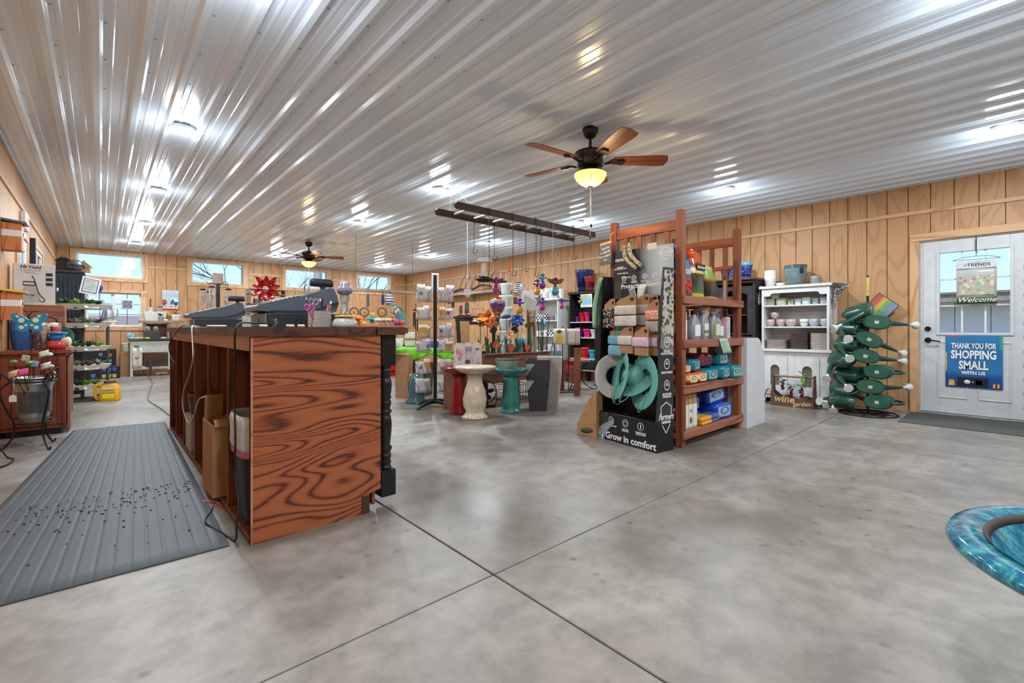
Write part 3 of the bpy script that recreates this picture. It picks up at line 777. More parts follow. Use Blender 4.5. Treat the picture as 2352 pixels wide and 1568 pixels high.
PBL = spots('pale_blue_print', (206, 214, 216), [(182, 196, 200), (222, 228, 228)], 150, .4)
LACE = spots('navy_lace_print', (206, 208, 212), [(64, 70, 88), (84, 90, 108)], 120, .5, .42)
s1 = 1.3355
for a in (('sage print oval pot at the left end of upper hutch shelf', 2.41, s1, .128, .1, SAGE, False), ('sage print oval pot second from left on upper hutch shelf', 2.265, s1, .138, .1, SAGE, False),
          ('sage print pot with twine bow in middle of upper hutch shelf', 2.15, s1, .08, .088, SAGE, True), ('pale blue print pot right of the twine bow pot', 2.06, s1, .085, .085, PBL, False),
          ('larger pale blue print pot right of centre on upper hutch shelf', 1.96, s1, .108, .097, PBL, False), ('navy lace print pot near right end of upper hutch shelf', 1.855, s1, .08, .085, LACE, False), ('navy lace print pot at the right end of upper hutch shelf', 1.757, s1, .1, .09, LACE, False)):
    ovalpot(a[0], a[1], a[2], a[3], a[4], a[5], twine=a[6])
ovalpot('sage print pot stacked on two others on upper hutch shelf', 2.34, s1+.1015, .12, .08, SAGE)
ovalpot('navy lace print pot behind the others at right of upper hutch shelf', 1.81, s1, .1, .165, LACE, ly=.33)
# bowls
PK = P('pink_stoneware', (196, 170, 168), .45, 0, .12, 30); GB = P('grey_blue_stoneware', (176, 182, 192), .45, 0, .12, 30)
WG = bands('white_banded_bowl', [(0, (224, 220, 216)), (.45, (224, 220, 216)), (.5, (170, 164, 162)), (.62, (170, 164, 162)), (.66, (224, 220, 216)), (1, (224, 220, 216))], 'Z', .45)
def bowl(label, Y, z, r, mat, hgt=.1, rot=None, name='planter_bowl', group='small bowls on the middle hutch shelf'):
    m = MB().lathe([(0, 0), (r*.55, 0), (r*.82, hgt*.25), (r*.98, hgt*.6), (r, hgt), (r*.92, hgt), (r*.86, hgt*.6), (r*.6, hgt*.25), (0, hgt*.18)], 24)
    o = m.build(name, mat, None, hl(hy(Y), .2, z), rot or (0, 0, 0)); return tag(o, label, 'bowl', group)
s2 = 1.0405
bowl('pink bowl at the left end of middle hutch shelf', 2.41, s2, .064, PK); bowl('pink bowl under the stacked one on middle hutch shelf', 2.275, s2, .058, PK)
bowl('pink bowl third along the middle hutch shelf', 2.15, s2, .066, PK); bowl('pink bowl stacked on top of the other pink bowls', 2.345, s2+.101, .062, PK)
bowl('white bowl with grey band on middle hutch shelf', 1.99, s2, .053, WG); bowl('grey blue bowl on middle hutch shelf', 1.873, s2, .061, GB); bowl('pale grey blue bowl at right end of middle hutch shelf', 1.75, s2, .055, P('pale_grey_bowl', (190, 194, 202), .45))
# saucers
def saucers(nm, label, Y, n_, w, hh, mat, grp):
    me = loft(MB(), [(0, 0, 0, w*.42, w*.42, 8), (0, 0, hh*.9, w*.5, w*.5, 8), (0, 0, hh*.98, w*.5, w*.5, 8), (0, 0, hh*.98, w*.46, w*.46, 8), (0, 0, hh*.4, w*.43, w*.43, 8)], 24).mesh(nm, [mat])
    for k in range(n_):
        o = put(nm, me, None, hl(hy(Y), .2, .7335+k*hh), (0, 0, R.uniform(-.04, .04))); tag(o, label+', '+ORD[k]+' from below', 'saucer', grp)
BEI = P('beige_saucer', (196, 184, 176), .6); BEI2 = P('light_saucer', (206, 196, 186), .6); BRN = P('brown_saucer', (104, 90, 84), .6)
saucers('square_saucer', 'beige square saucer in short left hutch stack', 2.31, 6, .26, .0205, BEI, 'beige saucer stack')
saucers('square_saucer', 'dark brown square saucer in middle hutch stack', 2.03, 11, .215, .0205, BRN, 'brown saucer stack')
saucers('square_saucer', 'pale square saucer in right hutch stack', 1.8, 10, .2, .0215, BEI2, 'pale saucer stack')

# wine garden crate
cr = T('planter_crate', 'brown wooden planter crate lettered wine garden in front of hutch', 'planter', (6.62, 2.0, 0), RZ+.03)
CW = wood('crate_brown', (104, 74, 56), (74, 52, 40), None, .7, 'X', 1.5, 6)
top = [(-.245, 0)]+[(-.245+.49*k/14, .175-.045*math.sin(PI*k/14)+.02*math.cos(k*1.2)-.03*k/14) for k in range(15)]+[(.245, 0)]
MB().prism(top, 0, .018, 'y').build('front_board', CW, cr); MB().prism(top, .16, .178, 'y').build('back_board', CW, cr)
MB().box(-.227, .227, .018, .16, 0, .015).build('bottom_board', CW, cr)
for s in (-1, 1):
    MB().prism([(.0, 0), (.178, 0), (.12, .41), (.06, .41)], s*.245, s*.227, 'x').build('end_board', CW, cr)
MB().cyl((-.24, .09, .385), (.24, .09, .385), .013, n=10).build('handle_rod', wood('rod_wood', (150, 116, 90), (120, 90, 70), None, .7, 'X'), cr)
LG = P('letter_tan', (212, 178, 130), .6)
text('lettering', 'wine', .125, LG, cr, (-.085, -.002, .095), (PI/2, 0, 0), off=.003, shear=.15); text('lettering', 'garden', .072, LG, cr, (.115, -.002, .05), (PI/2, -.1, 0), off=.002, shear=.2)
def grapes(label, lx, z, mat, n_, r=.011, sp=.03):
    t = T('grape_bunch', label, 'grapes', (6.62+.06, 2.0-lx, z), 0, 'artificial grapes on the crate'); rr = random.Random(int(lx*1000))
    me = MB().ball((0, 0, 0), r, 8, 6).mesh('grape', [mat])
    for k in range(n_):
        u = k/n_; put('grape', me, t, (rr.uniform(-1, 1)*sp*(1-u*.7), rr.uniform(-1, 1)*sp*(1-u*.7), -u*.12))
    m = MB(); leaf(m, (0, 0, .01), (-.02, .05, .04), .06); leaf(m, (0, 0, .01), (-.02, -.05, .0), .055); m.build('vine_leaf', P('grape_leaf', (110, 138, 112), .6, 0, .3, 30), t)
RG = P('red_grape', (96, 28, 36), .25, 0, .2); GG = P('green_grape', (158, 182, 104), .3, 0, .2)
grapes('dark red grapes hanging at left of the crate handle', -.12, .33, RG, 22); grapes('dark red grapes in the middle of the crate', -.02, .25, RG, 24); grapes('dark red grapes at right inside the crate', .1, .25, RG, 22); grapes('green grapes hanging over the crate handle', .11, .42, GG, 30)
# little plant stand left of hutch
t = T('plant_stool', 'small white topped iron stool beside the hutch', 'stool', (6.72, 2.4, 0))
MB().lathe([(0, .21), (.1, .21), (.105, .2), (.1, .19), (0, .19)], 20).build('stool_top', P('cream_top', (206, 204, 190), .5), t)
for k in range(3):
    a = k*2*PI/3+.5; MB().tube(spline([(.08*math.cos(a), .08*math.sin(a), .19), (.05*math.cos(a), .05*math.sin(a), .1), (.09*math.cos(a), .09*math.sin(a), .004)]), .005, 5).build('leg', IRON, t)

# dark armoire behind the shelf
ar = T('black_armoire', 'tall black distressed armoire beside the white hutch', 'armoire', (6.88, 2.79, 0), RZ)
AB = P('distressed_black', (48, 48, 52), .5, 0, .3, 10); AI = wood('armoire_inside', (92, 64, 46), (66, 46, 34), None, .6)
for p in ((-.3, -.27, 0, .45), (.22, .25, 0, .45)): MB().box(p[0], p[1], p[2], p[3], 0, 1.7).build('side_panel', AB, ar, bev=.003)
MB().box(-.27, .22, .43, .45, .05, 1.7).build('back_panel', AI, ar); MB().box(-.27, .22, .02, .43, .05, .07).build('bottom', AB, ar); MB().box(-.27, .22, .02, .43, .92, .94).build('shelf_board', AB, ar); MB().box(-.27, .22, .02, .43, 1.2, 1.215).build('shelf_board', AI, ar)
MB().box(-.27, .22, 0, .02, .05, .9).build('lower_door', AB, ar, bev=.003); MB().box(-.27, -.2, 0, .02, .92, 1.62).build('stile', AB, ar); MB().box(.15, .22, 0, .02, .92, 1.62).build('stile', AB, ar)
MB().prism([(-.2, 1.62), (.15, 1.62), (.15, 1.5), (.09, 1.52), (.05, 1.56), (-.1, 1.56), (-.14, 1.52), (-.2, 1.5)], 0, .02, 'y').build('arched_rail', AB, ar)
MB().box(-.34, .29, -.05, .47, 1.7, 1.735).build('cornice', wood('cornice_brown', (84, 60, 44), (56, 42, 34), None, .5, 'X'), ar, bev=.012); MB().box(-.32, .27, -.02, .46, 1.66, 1.7).build('cornice_moulding', AB, ar, bev=.01)
BLP = spots('cobalt_pattern', (40, 56, 140), [(180, 200, 230), (30, 40, 110)], 60, .2, .3); AQ = ceram('aqua_glaze', (92, 170, 196))
def bluepot(label, loc, r, hh, grp='blue and aqua glazed pots'):
    t = T('glazed_pot', label, 'pot', loc, group=grp)
    potm(r*.9, r*.62, hh*.8, lh=.01).build('pot_body', BLP, t); MB().lathe([(r*.6, hh*.78), (r*.98, hh*.78), (r, hh), (r*.9, hh), (r*.86, hh*.85), (r*.6, hh*.85)], 24).build('rim', AQ, t); MB().lathe([(0, 0), (r*.63, 0), (r*.68, hh*.2), (0, hh*.2)], 24).build('foot_band', AQ, t)
bluepot('blue patterned pot with aqua rim on black armoire', (7.13, 2.76, 1.7355), .1, .25)
bluepot('blue patterned pot seen through the right shelf lattice', (7.05, 3.02, 1.7355), .075, .2)
carton('blue_box', 'small dark blue carton on the armoire behind shelf lattice', 'box', (7.0, 2.88, 1.7355), .09, .06, .16, spots('blue_box_print', (34, 50, 120), [(220, 230, 240), (120, 180, 220)], 50, .4, .25))

# watering cans
WC = P('green_plastic', (38, 76, 63), .28, 0, .12, 8); RO = P('rose_grey', (206, 208, 202), .5, 0, .05); STK = checks('barcode', (230, 230, 228), (120, 120, 120), 260)
def can_proto():
    t = T('watering_can', 'x', 'watering can', (0, 0, -20), group='green watering cans stacked on the floor rack')
    loft(MB(), [(0, 0, 0, .125, .075, 2.4), (0, 0, .012, .132, .082, 2.4), (0, 0, .12, .128, .08, 2.3), (0, 0, .22, .112, .074, 2.2), (0, 0, .24, .108, .072, 2.2), (.01, 0, .26, .07, .05, 2), (.01, 0, .26, .06, .042, 2)], 28).build('can_body', WC, t)
    loft(MB(), [(0, 0, -.003, .112, .066, 2.4), (0, 0, 0, .115, .068, 2.4)], 28).build('base_plate', P('green_plastic_base', (44, 92, 76), .35), t)
    MB().tube(spline([(.09, 0, .06), (.16, 0, .12), (.24, 0, .2), (.3, 0, .27)], 4), [.038-.0022*k for k in range(13)], 10).build('spout', WC, t)
    q = MB(); d = Vector((.06, 0, .07)).normalized(); p = Vector((.3, 0, .27)); q.cyl(p-d*.01, p+d*.035, .014, .016, 12); q.cyl(p+d*.035, p+d*.085, .016, .046, 16); q.cyl(p+d*.085, p+d*.092, .048, .048, 18); q.build('rose', RO, t)
    MB().tube(spline([(-.1, 0, .05), (-.19, 0, .1), (-.2, 0, .2), (-.13, 0, .29), (0, 0, .3), (.08, 0, .24)], 4), .014, 8).build('handle', WC, t)
    MB().box(-.02, .02, -.018, .018, -.0042, -.0032).build('price_sticker', STK, t)
    return t
cp = can_proto()
def orient(t, loc, ez, ex, label):
    """ez: direction the can top points, ex: direction of its spout"""
    ez = Vector(ez).normalized(); ex = Vector(ex); ex = (ex-ez*ex.dot(ez)).normalized(); ey = ez.cross(ex)
    t.matrix_world = Matrix.Translation(loc) @ Matrix((ex, ey, ez)).transposed().to_4x4(); t['label'] = label
first = [True]
def can(loc, ez, ex, label):
    if first[0]: t = cp; first[0] = False
    else: t = dup(cp, (0, 0, 0))
    t.rotation_mode = 'QUATERNION'; orient(t, loc, ez, ex, label)
# right column: bases face the viewer, spouts to the right
for Y, z, dz, lb in ((1.13, 1.085, -.12, 'topmost of the right-hand column'), (1.2, .885, -.55, 'second from the top of the right-hand column'), (1.235, .69, -.2, 'third from the top of the right-hand column'),
                     (1.13, .512, .15, 'fourth from the top of the right-hand column, spout hidden'), (1.19, .335, -.05, 'fifth from the top of the right-hand column'), (1.13, .165, .2, 'lowest of the right-hand column, spout hidden')):
    sp = (0, -1, dz) if 'hidden' not in lb else (.3, 1, .05)
    can((6.64, Y, z), (1, .18 if 'hidden' not in lb else -.1, .02), sp, 'green watering can, '+lb+', oval base showing')
# left column: tops towards the viewer's right, roses facing the viewer
for Y, z, ez, ex, lb in ((1.2, 1.25, (.05, 1, -.3), (-.75, .65, -.55), 'lying across the top of the stack'), (1.52, 1.03, (-.4, -.93, -.08), (-.9, .35, -.32), 'second down in left-hand column with rose to the front'),
                         (1.53, .84, (-.35, -.95, -.12), (-.8, .2, -.35), 'third down in left-hand column'), (1.56, .65, (-.75, -.66, -.1), (-.6, .6, -.6), 'fourth down in left-hand column, rose pointing down'),
                         (1.54, .475, (-.35, -.95, -.1), (-.8, .2, -.3), 'fifth down in left-hand column'), (1.55, .3, (-.65, -.75, -.15), (-.6, .5, -.6), 'sixth down in left-hand column'), (1.36, .125, (-.2, 1, .05), (-.9, .3, .05), 'lowest in left-hand column, rose near the floor')):
    can((6.86 if Y > 1.5 else 6.74, Y, z), ez, ex, 'green watering can '+lb)
rk = T('can_rack', 'black wire rack holding the watering cans with round base', 'rack', (6.78, 1.24, 0))
for r_, z in ((.3, .008), (.2, .012)): MB().tube([(r_*math.cos(2*PI*k/28), r_*.95*math.sin(2*PI*k/28), z) for k in range(28)], .007, 5, closed=True).build('base_ring', BLKM, rk)
for k in range(4): a = k*PI/4; MB().tube([(.3*math.cos(a), .29*math.sin(a), .01), (-.3*math.cos(a), -.29*math.sin(a), .01)], .006, 5).build('base_spoke', BLKM, rk)
MB().cyl((0, 0, 0), (0, 0, 1.64), .013, n=10).build('pole', BLKM, rk); MB().box(-.016, -.013, -.018, .01, 1.4, 1.62).build('yellow_tag', P('tag_yellow', (196, 176, 90), .5), rk)
RB = bands('rainbow', [(0, (178, 84, 96)), (.22, (186, 92, 84)), (.4, (212, 176, 88)), (.55, (120, 168, 84)), (.75, (112, 148, 158)), (1, (130, 140, 176))], 'X', .5)
sg = T('rainbow_sign', 'square rainbow coloured metal sign standing on its corner behind watering cans', 'sign', (7.28, 1.2, 1.05), RZ)
me = MB().box(-.125, .125, -.003, .003, -.125, .125); me.build('plate', RB, sg, (0, 0, .23), (0, math.radians(40), 0))
fr = MB()
for p in ((-.129, -.124, -.129, .129), (.124, .129, -.129, .129)): fr.box(p[0], p[1], -.005, .005, p[2], p[3])
for p in ((-.124, .124, -.129, -.124), (-.124, .124, .124, .129)): fr.box(p[0], p[1], -.005, .005, p[2], p[3])
fr.build('edge_frame', BLKM, sg, (0, 0, .23), (0, math.radians(40), 0)); MB().box(-.01, .01, .004, .07, -.0, .3).build('hanger_strap', BLKM, sg)

# poster and garden flag on the entrance door
po = T('poster', 'blue Thank You For Shopping Small poster on the entrance door', 'poster', (XR+.011, .386, .335), RZ)
PB = bands('poster_blue', [(0, (18, 62, 128)), (.22, (16, 80, 150)), (.3, (40, 116, 172)), (.6, (28, 108, 168)), (1, (44, 122, 174))], 'Z', .35)
MB().box(-.23, .23, -.001, .001, 0, .61).build('poster_sheet', PB, po)
def pb(nm, x0, x1, z0, z1, c): MB().box(x0, x1, -.0026, -.0012, z0, z1).build(nm, P('ink_%d_%d_%d' % c, c, .5, 0, .03), po)
pb('red_block', -.228, -.1, .585, .608, (196, 84, 92)); pb('orange_block', -.229, -.218, .19, .4, (226, 162, 62)); pb('green_block', .208, .229, .44, .608, (60, 150, 140)); pb('black_band', -.13, .12, .015, .12, (18, 22, 34))
SH = P('ink_navy', (12, 36, 84), .5)
for s_, sz, z, of, wd_ in (('THANK YOU FOR', .088, .475, .0028, .362), ('SHOPPING', .13, .375, .0046, .365), ('SMALL', .13, .255, .0046, .24), ('WITH US', .05, .17, .002, .195)):
    if sz > .05: text('letter_shadow', s_, sz, SH, po, (.005, -.0022, z-.004), (PI/2, 0, 0), ext=.0003, off=of, fit=wd_)
    text('lettering', s_, sz, INK, po, (0, -.0032, z), (PI/2, 0, 0), ext=.0003, off=of, fit=wd_)
MB().lathe([(0, -.0005), (.024, -.0005), (.024, .0005), (0, .0005)], 20, (-.05, -.0033, .067), Matrix.Rotation(PI/2, 4, 'X'), sx=1.1).build('round_badge', INK, po); pb('badge', .02, .07, .04, .09, (40, 150, 220)); text('lettering', '+', .04, INK, po, (-.003, -.0033, .067), (PI/2, 0, 0), ext=.0003)
MB().prism([(-.205, .02), (-.15, .02), (-.157, .085), (-.198, .085)], -.003, -.0014, 'y').build('bag_print', P('ink_gold', (236, 168, 60), .5), po); pb('gift_box', .155, .205, .015, .06, (222, 160, 70)); pb('gift_ribbon', .175, .185, .012, .065, (200, 60, 50))
gf = T('garden_flag', 'packaged floral Welcome garden flag hanging on entrance door', 'flag', (XR-.05, .36, 1.29), RZ)
FL = spots('rose_print', (170, 176, 160), [(214, 150, 150), (222, 196, 180), (150, 164, 120), (190, 120, 124), (196, 204, 176)], 26, .35, .42)
MB().sheet(lambda u, v: (-.16+.32*u, .004*math.sin(u*9)+.003*math.sin(v*7), .4*v), 10, 8, .003).build('flag_cloth', bands('flag_fade', [(0, (70, 84, 60)), (.18, (92, 104, 76)), (.25, (168, 170, 150)), (.95, (178, 180, 176)), (1, (178, 180, 176))], 'Z', .3), gf)
MB().box(-.14, .14, -.008, -.006, .1, .32).build('rose_print', FL, gf)
MB().box(-.162, .162, -.008, .006, .4, .485).build('header_card', P('pale_card', (206, 206, 206), .35), gf, bev=.002)
text('lettering', 'THE', .018, INKB, gf, (-.09, -.0095, .437), (PI/2, 0, 0), ext=.0004, off=.0003); text('lettering', 'TRENDS', .05, INKB, gf, (.02, -.0095, .437), (PI/2, 0, 0), ext=.0004, off=.0006)
text('lettering', 'Welcome', .078, INK, gf, (.0, -.0095, .045), (PI/2, 0, 0), ext=.0004, shear=.35)
MB().tube(spline([(-.19, 0, .5), (-.1, 0, .53), (0, 0, .535), (.1, 0, .53), (.19, 0, .5)], 4), .0025, 5).tube([(-.19, 0, .5), (.19, 0, .5)], .0025, 5).tube(spline([(0, 0, .535), (.0, 0, .56), (.012, 0, .575), (0, 0, .59)], 3), .0025, 5).build('wire_hanger', BLKM, gf)
MB().box(-.006, .006, -.004, -.001, .575, .76).build('door_hook', P('hook_grey', (60, 60, 62), .4, .6), gf)
# floor mat at the entrance
DM = NB('charcoal_carpet'); DM.col(DM.ramp(DM.noise(DM.co('Object'), 90, 3, .7), [(.35, (58, 58, 58)), (.65, (92, 92, 90))])); DM.bump(DM.noise(DM.co('Object'), 160, 2), .6, .004); DM = DM.set(.95)
tag(MB().box(-.42, .42, -.65, .65, 0, .009).build('door_mat', DM, None, (6.86, .27, 0), bev=.004), 'charcoal floor mat in front of the entrance door', 'mat')
# seed packet rack at the right edge
sr = T('seed_rack', 'green seed packet rack with clear pockets at right edge of view', 'display rack', (6.75, -.16, 0), RZ)
MB().box(-.155, .3, .02, .04, .2, 1.74).build('back_board', P('rack_green', (34, 92, 66), .4), sr); MB().box(.05, .1, .04, .08, 0, 1.74).build('post', BLKM, sr); MB().box(-.12, .28, -.1, .2, 0, .02).build('foot_plate', BLKM, sr)
ACR = glasspane('clear_acrylic', (236, 240, 240))
for k in range(11):
    z = .22+k*.138; MB().box(-.168, .3, -.05, -.046, z, z+.035).build('pocket', ACR, sr); MB().box(-.168, .3, -.046, .02, z, z+.004).build('pocket_floor', ACR, sr)
    c = ((228, 214, 160), (210, 190, 150), (180, 200, 150), (222, 180, 140))[k % 4]
    MB().cbox((-.08, -.02, z+.045), (.12, .02, .08)).build('seed_packet', P('packet_%d' % (k % 4), c, .5), sr)
# teal bowl at lower right
TB = NB('teal_reactive_glaze'); v_ = TB.co('Object', (1, 1, .4)); c_ = TB.ramp(TB.noise(v_, 24, 5, .7, .6), [(.32, (12, 62, 96)), (.5, (26, 112, 136)), (.68, (96, 176, 178))]); sp_ = TB.N('ShaderNodeSeparateXYZ'); TB.l.new(TB.co('Object'), sp_.inputs[0])
TB.col(TB.mix(TB.ramp(sp_.outputs['Z'], [(.0, (210, 210, 210)), (.09, (0, 0, 0))]), c_, (120, 190, 180))); TB = TB.set(.1, 0, .6)
bw = T('glazed_planter', 'large teal glazed planter bowl at lower right corner', 'planter', (1.795, -.277, 0))
MB().lathe([(0, 0), (.16, 0), (.17, .03), (.13, .09), (.12, .2), (.16, .3), (.26, .36), (.36, .41), (.405, .43), (.423, .443), (.427, .457), (.418, .472), (.395, .478), (.35, .47), (.34, .458), (.31, .41), (.24, .36), (.12, .335), (0, .33)], 72).build('bowl_body', TB, bw)
MB().lathe([(.3515, .4715), (.346, .468), (.336, .452), (.341, .452)], 72, cap=False).build('dark_ring', P('bare_clay', (74, 62, 54), .7), bw)
# ------------------------------------------------------------------ cedar shelf unit
sh = T('cedar_shelf_unit', 'red cedar shelf unit with lattice ends stocked with garden supplies', 'shelf unit', (3.665, 1.93, 0))
def sb(nm, x0, x1, y0, y1, z0, z1, mt=REDW, bev=.004): return MB().box(x0, x1, y0, y1, z0, z1).build(nm, mt, sh, bev=bev)
W_, D_ = 1.22, .74
sb('post', 0, .065, 0, .065, 0, 2.03); sb('post', W_-.065, W_, 0, .065, 0, 2.03); sb('post', 0, .065, D_-.065, D_, 0, 2.03); sb('post', W_-.065, W_, D_-.065, D_, 0, 2.03)
for z0, z1 in ((.07, .14), (.455, .528), (.845, .918), (1.225, 1.292)):
    sb('front_rail', .0, W_+.0, -.022, -.001, z0, z1, REDWX); sb('back_rail', .0, W_, D_+.001, D_+.022, z0, z1, REDWX)
    for k in range(4): sb('shelf_plank', .07, W_-.07, .003+k*.185, .003+k*.185+.178, z1-.022, z1-.004, REDWX, .002)
    for x in (.001, W_-.03): sb('side_cleat', x, x+.029, .066, D_-.066, z0, z1-.025, REDW)
SY = wood('cedar_red_rail', (176, 96, 52), (140, 72, 42), None, .5, 'Y', 1, 5)
for x0, x1 in ((.012, .05), (W_-.05, W_-.012)):
    sb('top_side_rail', x0, x1, .066, D_-.066, 1.86, 1.95, SY); sb('side_rail', x0, x1, .066, D_-.066, 1.62, 1.66, SY); sb('side_rail', x0, x1, .066, D_-.066, 1.3, 1.34, SY)
    for k in range(4): y = .13+k*.14; sb('side_slat', x0+.004, x1-.004, y, y+.045, 1.34, 1.86, REDW, .002)
    for k in range(4): y = .13+k*.14; sb('side_slat', x0+.004, x1-.004, y, y+.045, .15, 1.22, REDW, .002)
for k, (x, z) in enumerate(((.03, 1.27), (.03, 1.245), (1.19, 1.255), (.03, .9), (.03, .87), (1.19, .88), (.03, .51), (.03, .475), (1.19, .49), (.03, .12), (.03, .09), (1.19, .1))):
    MB().cyl((x, -.0225, z), (x, -.0215, z), .004, n=6).build('screw', P('screw_dark', (40, 34, 30), .5), sh)
def sl(X, dy, z): return (X, 1.93+dy, z)
# top shelf: seed bags
z = 1.2885
TOM = bands('tomato_bag', [(0, (24, 60, 150)), (.08, (60, 70, 40)), (.14, (190, 48, 40)), (.3, (205, 60, 50)), (.38, (70, 90, 50)), (.44, (30, 70, 150)), (.5, (228, 230, 232)), (.54, (30, 140, 200)), (.72, (24, 150, 214)), (.76, (20, 48, 120)), (1, (24, 58, 140))], 'Z', .25, coat=.4)
SOI = bands('orange_bag', [(0, (226, 150, 30)), (.08, (235, 200, 60)), (.12, (70, 110, 60)), (.32, (52, 46, 36)), (.52, (50, 42, 34)), (.54, (232, 206, 60)), (.62, (240, 236, 225)), (.66, (232, 110, 40)), (.72, (30, 30, 30)), (.8, (224, 84, 34)), (1, (226, 88, 36))], 'Z', .25, coat=.4)
GRN = bands('lime_bag', [(0, (80, 120, 60)), (.07, (230, 190, 120)), (.1, (44, 36, 32)), (.5, (48, 40, 34)), (.56, (170, 60, 40)), (.62, (140, 170, 60)), (.85, (160, 184, 80)), (1, (214, 220, 190))], 'Z', .3, coat=.3)
b1 = bag('tomato_fertiliser_bag', 'blue plastic bag with red tomatoes printed on top shelf', 'bag', sl(3.86, .1, z), .22, .1, .45, TOM, lean=-.05)
for q, (x, zz) in enumerate(((-.03, .12), (.045, .1), (.0, .065), (.02, .15))): MB().ball((x, -.05, zz), (.03, .008, .028), 10, 6).build('printed_tomato', P('tomato_red', (196, 40, 34), .3), b1)
text('lettering', 'ULTIMATE', .038, INK, b1, (-.02, -.05, .235), (PI/2, 0, 0), off=.001, fit=.17)
b2 = bag('garden_bag', 'orange topped yellow and black plastic bag in middle of top shelf', 'bag', sl(4.09, .1, z), .24, .1, .43, SOI, lean=-.02)
MB().ball((-.09, 0, .4), (.055, .035, .05), 12, 8).build('knotted_top', P('bag_orange', (228, 88, 36), .3), b2); MB().cbox((.01, -.052, .285), (.16, .006, .055)).build('black_logo', INKB, b2); text('lettering', 'ferti-lome', .036, INK, b2, (.01, -.056, .285), (PI/2, 0, 0), off=.001)
b3 = bag('soil_bag', 'lime green and black soil bag at right on top shelf', 'bag', sl(4.36, .1, z), .22, .1, .32, GRN, lean=-.04)
tg = T('trowel', 'small trowel with wooden handle leaning beside the soil bag', 'trowel', sl(4.6, .05, z), 0)
MB().cyl((0, 0, 0.1), (0, 0, .2), .012, .009, 8).build('handle', TRIM, tg); MB().box(-.03, .03, -.004, .004, 0, .1).build('blade', GALV, tg, bev=.003); MB().cyl((0, 0, .2), (0, 0, .24), .006, n=6).build('hang_loop', BLKM, tg)
# second shelf: bottles
z = .9145
GRB = P('grey_bottle', (146, 152, 156), .35, .1, .06); CLB = P('white_bottle', (206, 208, 208), .35, 0, .05)
bag('yellow_seed_bag', 'yellow and red seed bag at left of bottle shelf', 'bag', sl(3.79, .1, z), .13, .08, .27, bands('yellow_bag', [(0, (200, 30, 34)), (.22, (206, 40, 40)), (.26, (230, 230, 226)), (.5, (236, 236, 232)), (.6, (222, 206, 40)), (1, (216, 200, 30))], 'Z', .3))
carton('seed_carton', 'narrow white carton beside yellow seed bag', 'box', sl(3.89, .12, z), .07, .06, .25, bands('carton_wht', [(0, (220, 218, 210)), (.7, (226, 224, 218)), (.72, (120, 120, 118)), (1, (200, 200, 196))], 'Z'))
LB1 = bands('bottle_label_a', [(0, (214, 216, 218)), (.3, (236, 236, 236)), (1, (228, 230, 232))], 'X'); LB2 = bands('bottle_label_b', [(0, (96, 140, 70)), (.3, (222, 190, 80)), (.45, (210, 214, 216)), (1, (222, 224, 226))], 'X'); LB3 = bands('bottle_label_c', [(0, (228, 222, 150)), (.35, (40, 80, 150)), (.5, (226, 222, 190)), (1, (228, 226, 210))], 'Z')
jug('spray_jug', 'grey jug with black cap on bottle shelf', 'bottle', sl(4.06, .1, z), .15, .08, .275, GRB, BLACK, LB1); jug('spray_bottle', 'grey spray bottle with trigger in middle of bottle shelf', 'bottle', sl(4.225, .09, z), .12, .07, .3, GRB, CLB, LB3, spray=True)
jug('spray_bottle', 'pale spray bottle behind the others on bottle shelf', 'bottle', sl(4.33, .2, z), .11, .07, .29, CLB, CLB, LB1, spray=True); jug('spray_jug', 'large grey spray jug with wide white trigger on bottle shelf', 'bottle', sl(4.45, .1, z), .17, .09, .29, GRB, CLB, LB2, spray=True); jug('spray_jug', 'clear grey jug right of the large spray jug', 'bottle', sl(4.585, .11, z), .1, .08, .25, GRB, GRB, LB1)
carton('orange_tube_box', 'thin orange box near right end of bottle shelf', 'box', sl(4.665, .12, z), .045, .05, .2, P('orange_box', (206, 92, 50), .4)); carton('white_carton', 'white carton at right end of bottle shelf', 'box', sl(4.745, .1, z), .075, .06, .215, P('carton_pale', (206, 208, 214), .4))
# third shelf: seed and mulch bags lying down
z = .5245
TEA = P('teal_foil', (26, 132, 146), .25, .1, .15, 10); TEAL2 = P('pale_teal_foil', (150, 186, 190), .25, .2, .1); MAR = spots('maroon_facets', (120, 34, 66), [(96, 22, 54), (140, 50, 80), (200, 170, 90)], 14, .3, .3); ORF = bands('orange_foil', [(0, (206, 74, 34)), (.35, (214, 80, 36)), (.4, (226, 214, 160)), (.75, (222, 206, 120)), (.8, (214, 110, 40)), (1, (208, 78, 36))], 'Z', .3)
def lying(name, label, loc, w, d, hh, rz, mt, endm, grp='foil bags lying on the third shelf', tilt=0):
    t = T(name, label, 'bag', loc, rz, grp, rot=(0, tilt, rz))
    q = MB(); 
    secs = [(0, hh/2, -d/2, w*.42, hh*.36, 5), (0, hh/2, -d/2+.008, w*.49, hh*.47, 5), (0, hh/2, -d*.2, w*.5, hh*.5, 4), (0, hh/2, d*.25, w*.5, hh*.5, 4), (0, hh/2, d/2, w*.44, hh*.4, 4)]
    q.M = Matrix(((1, 0, 0, 0), (0, 0, 1, 0), (0, 1, 0, 0), (0, 0, 0, 1)))
    loft(q, secs, 20); ob = q.build('pack_body', mt, t)
    MB().cbox((0, -d/2-.001, hh*.5), (w*.72, .003, hh*.62)).build('end_label', endm, t, bev=.001)
    MB().lathe([(w*.16, -.0008), (w*.2, -.0008), (w*.2, .0008), (w*.16, .0008), (w*.16, -.0008)], 16, (0, -d/2-.003, hh*.55), Matrix.Rotation(PI/2, 4, 'X'), sx=1.2, sy=.55).build('oval_badge', P('badge_dark', (50, 54, 52), .4), t)
    return t
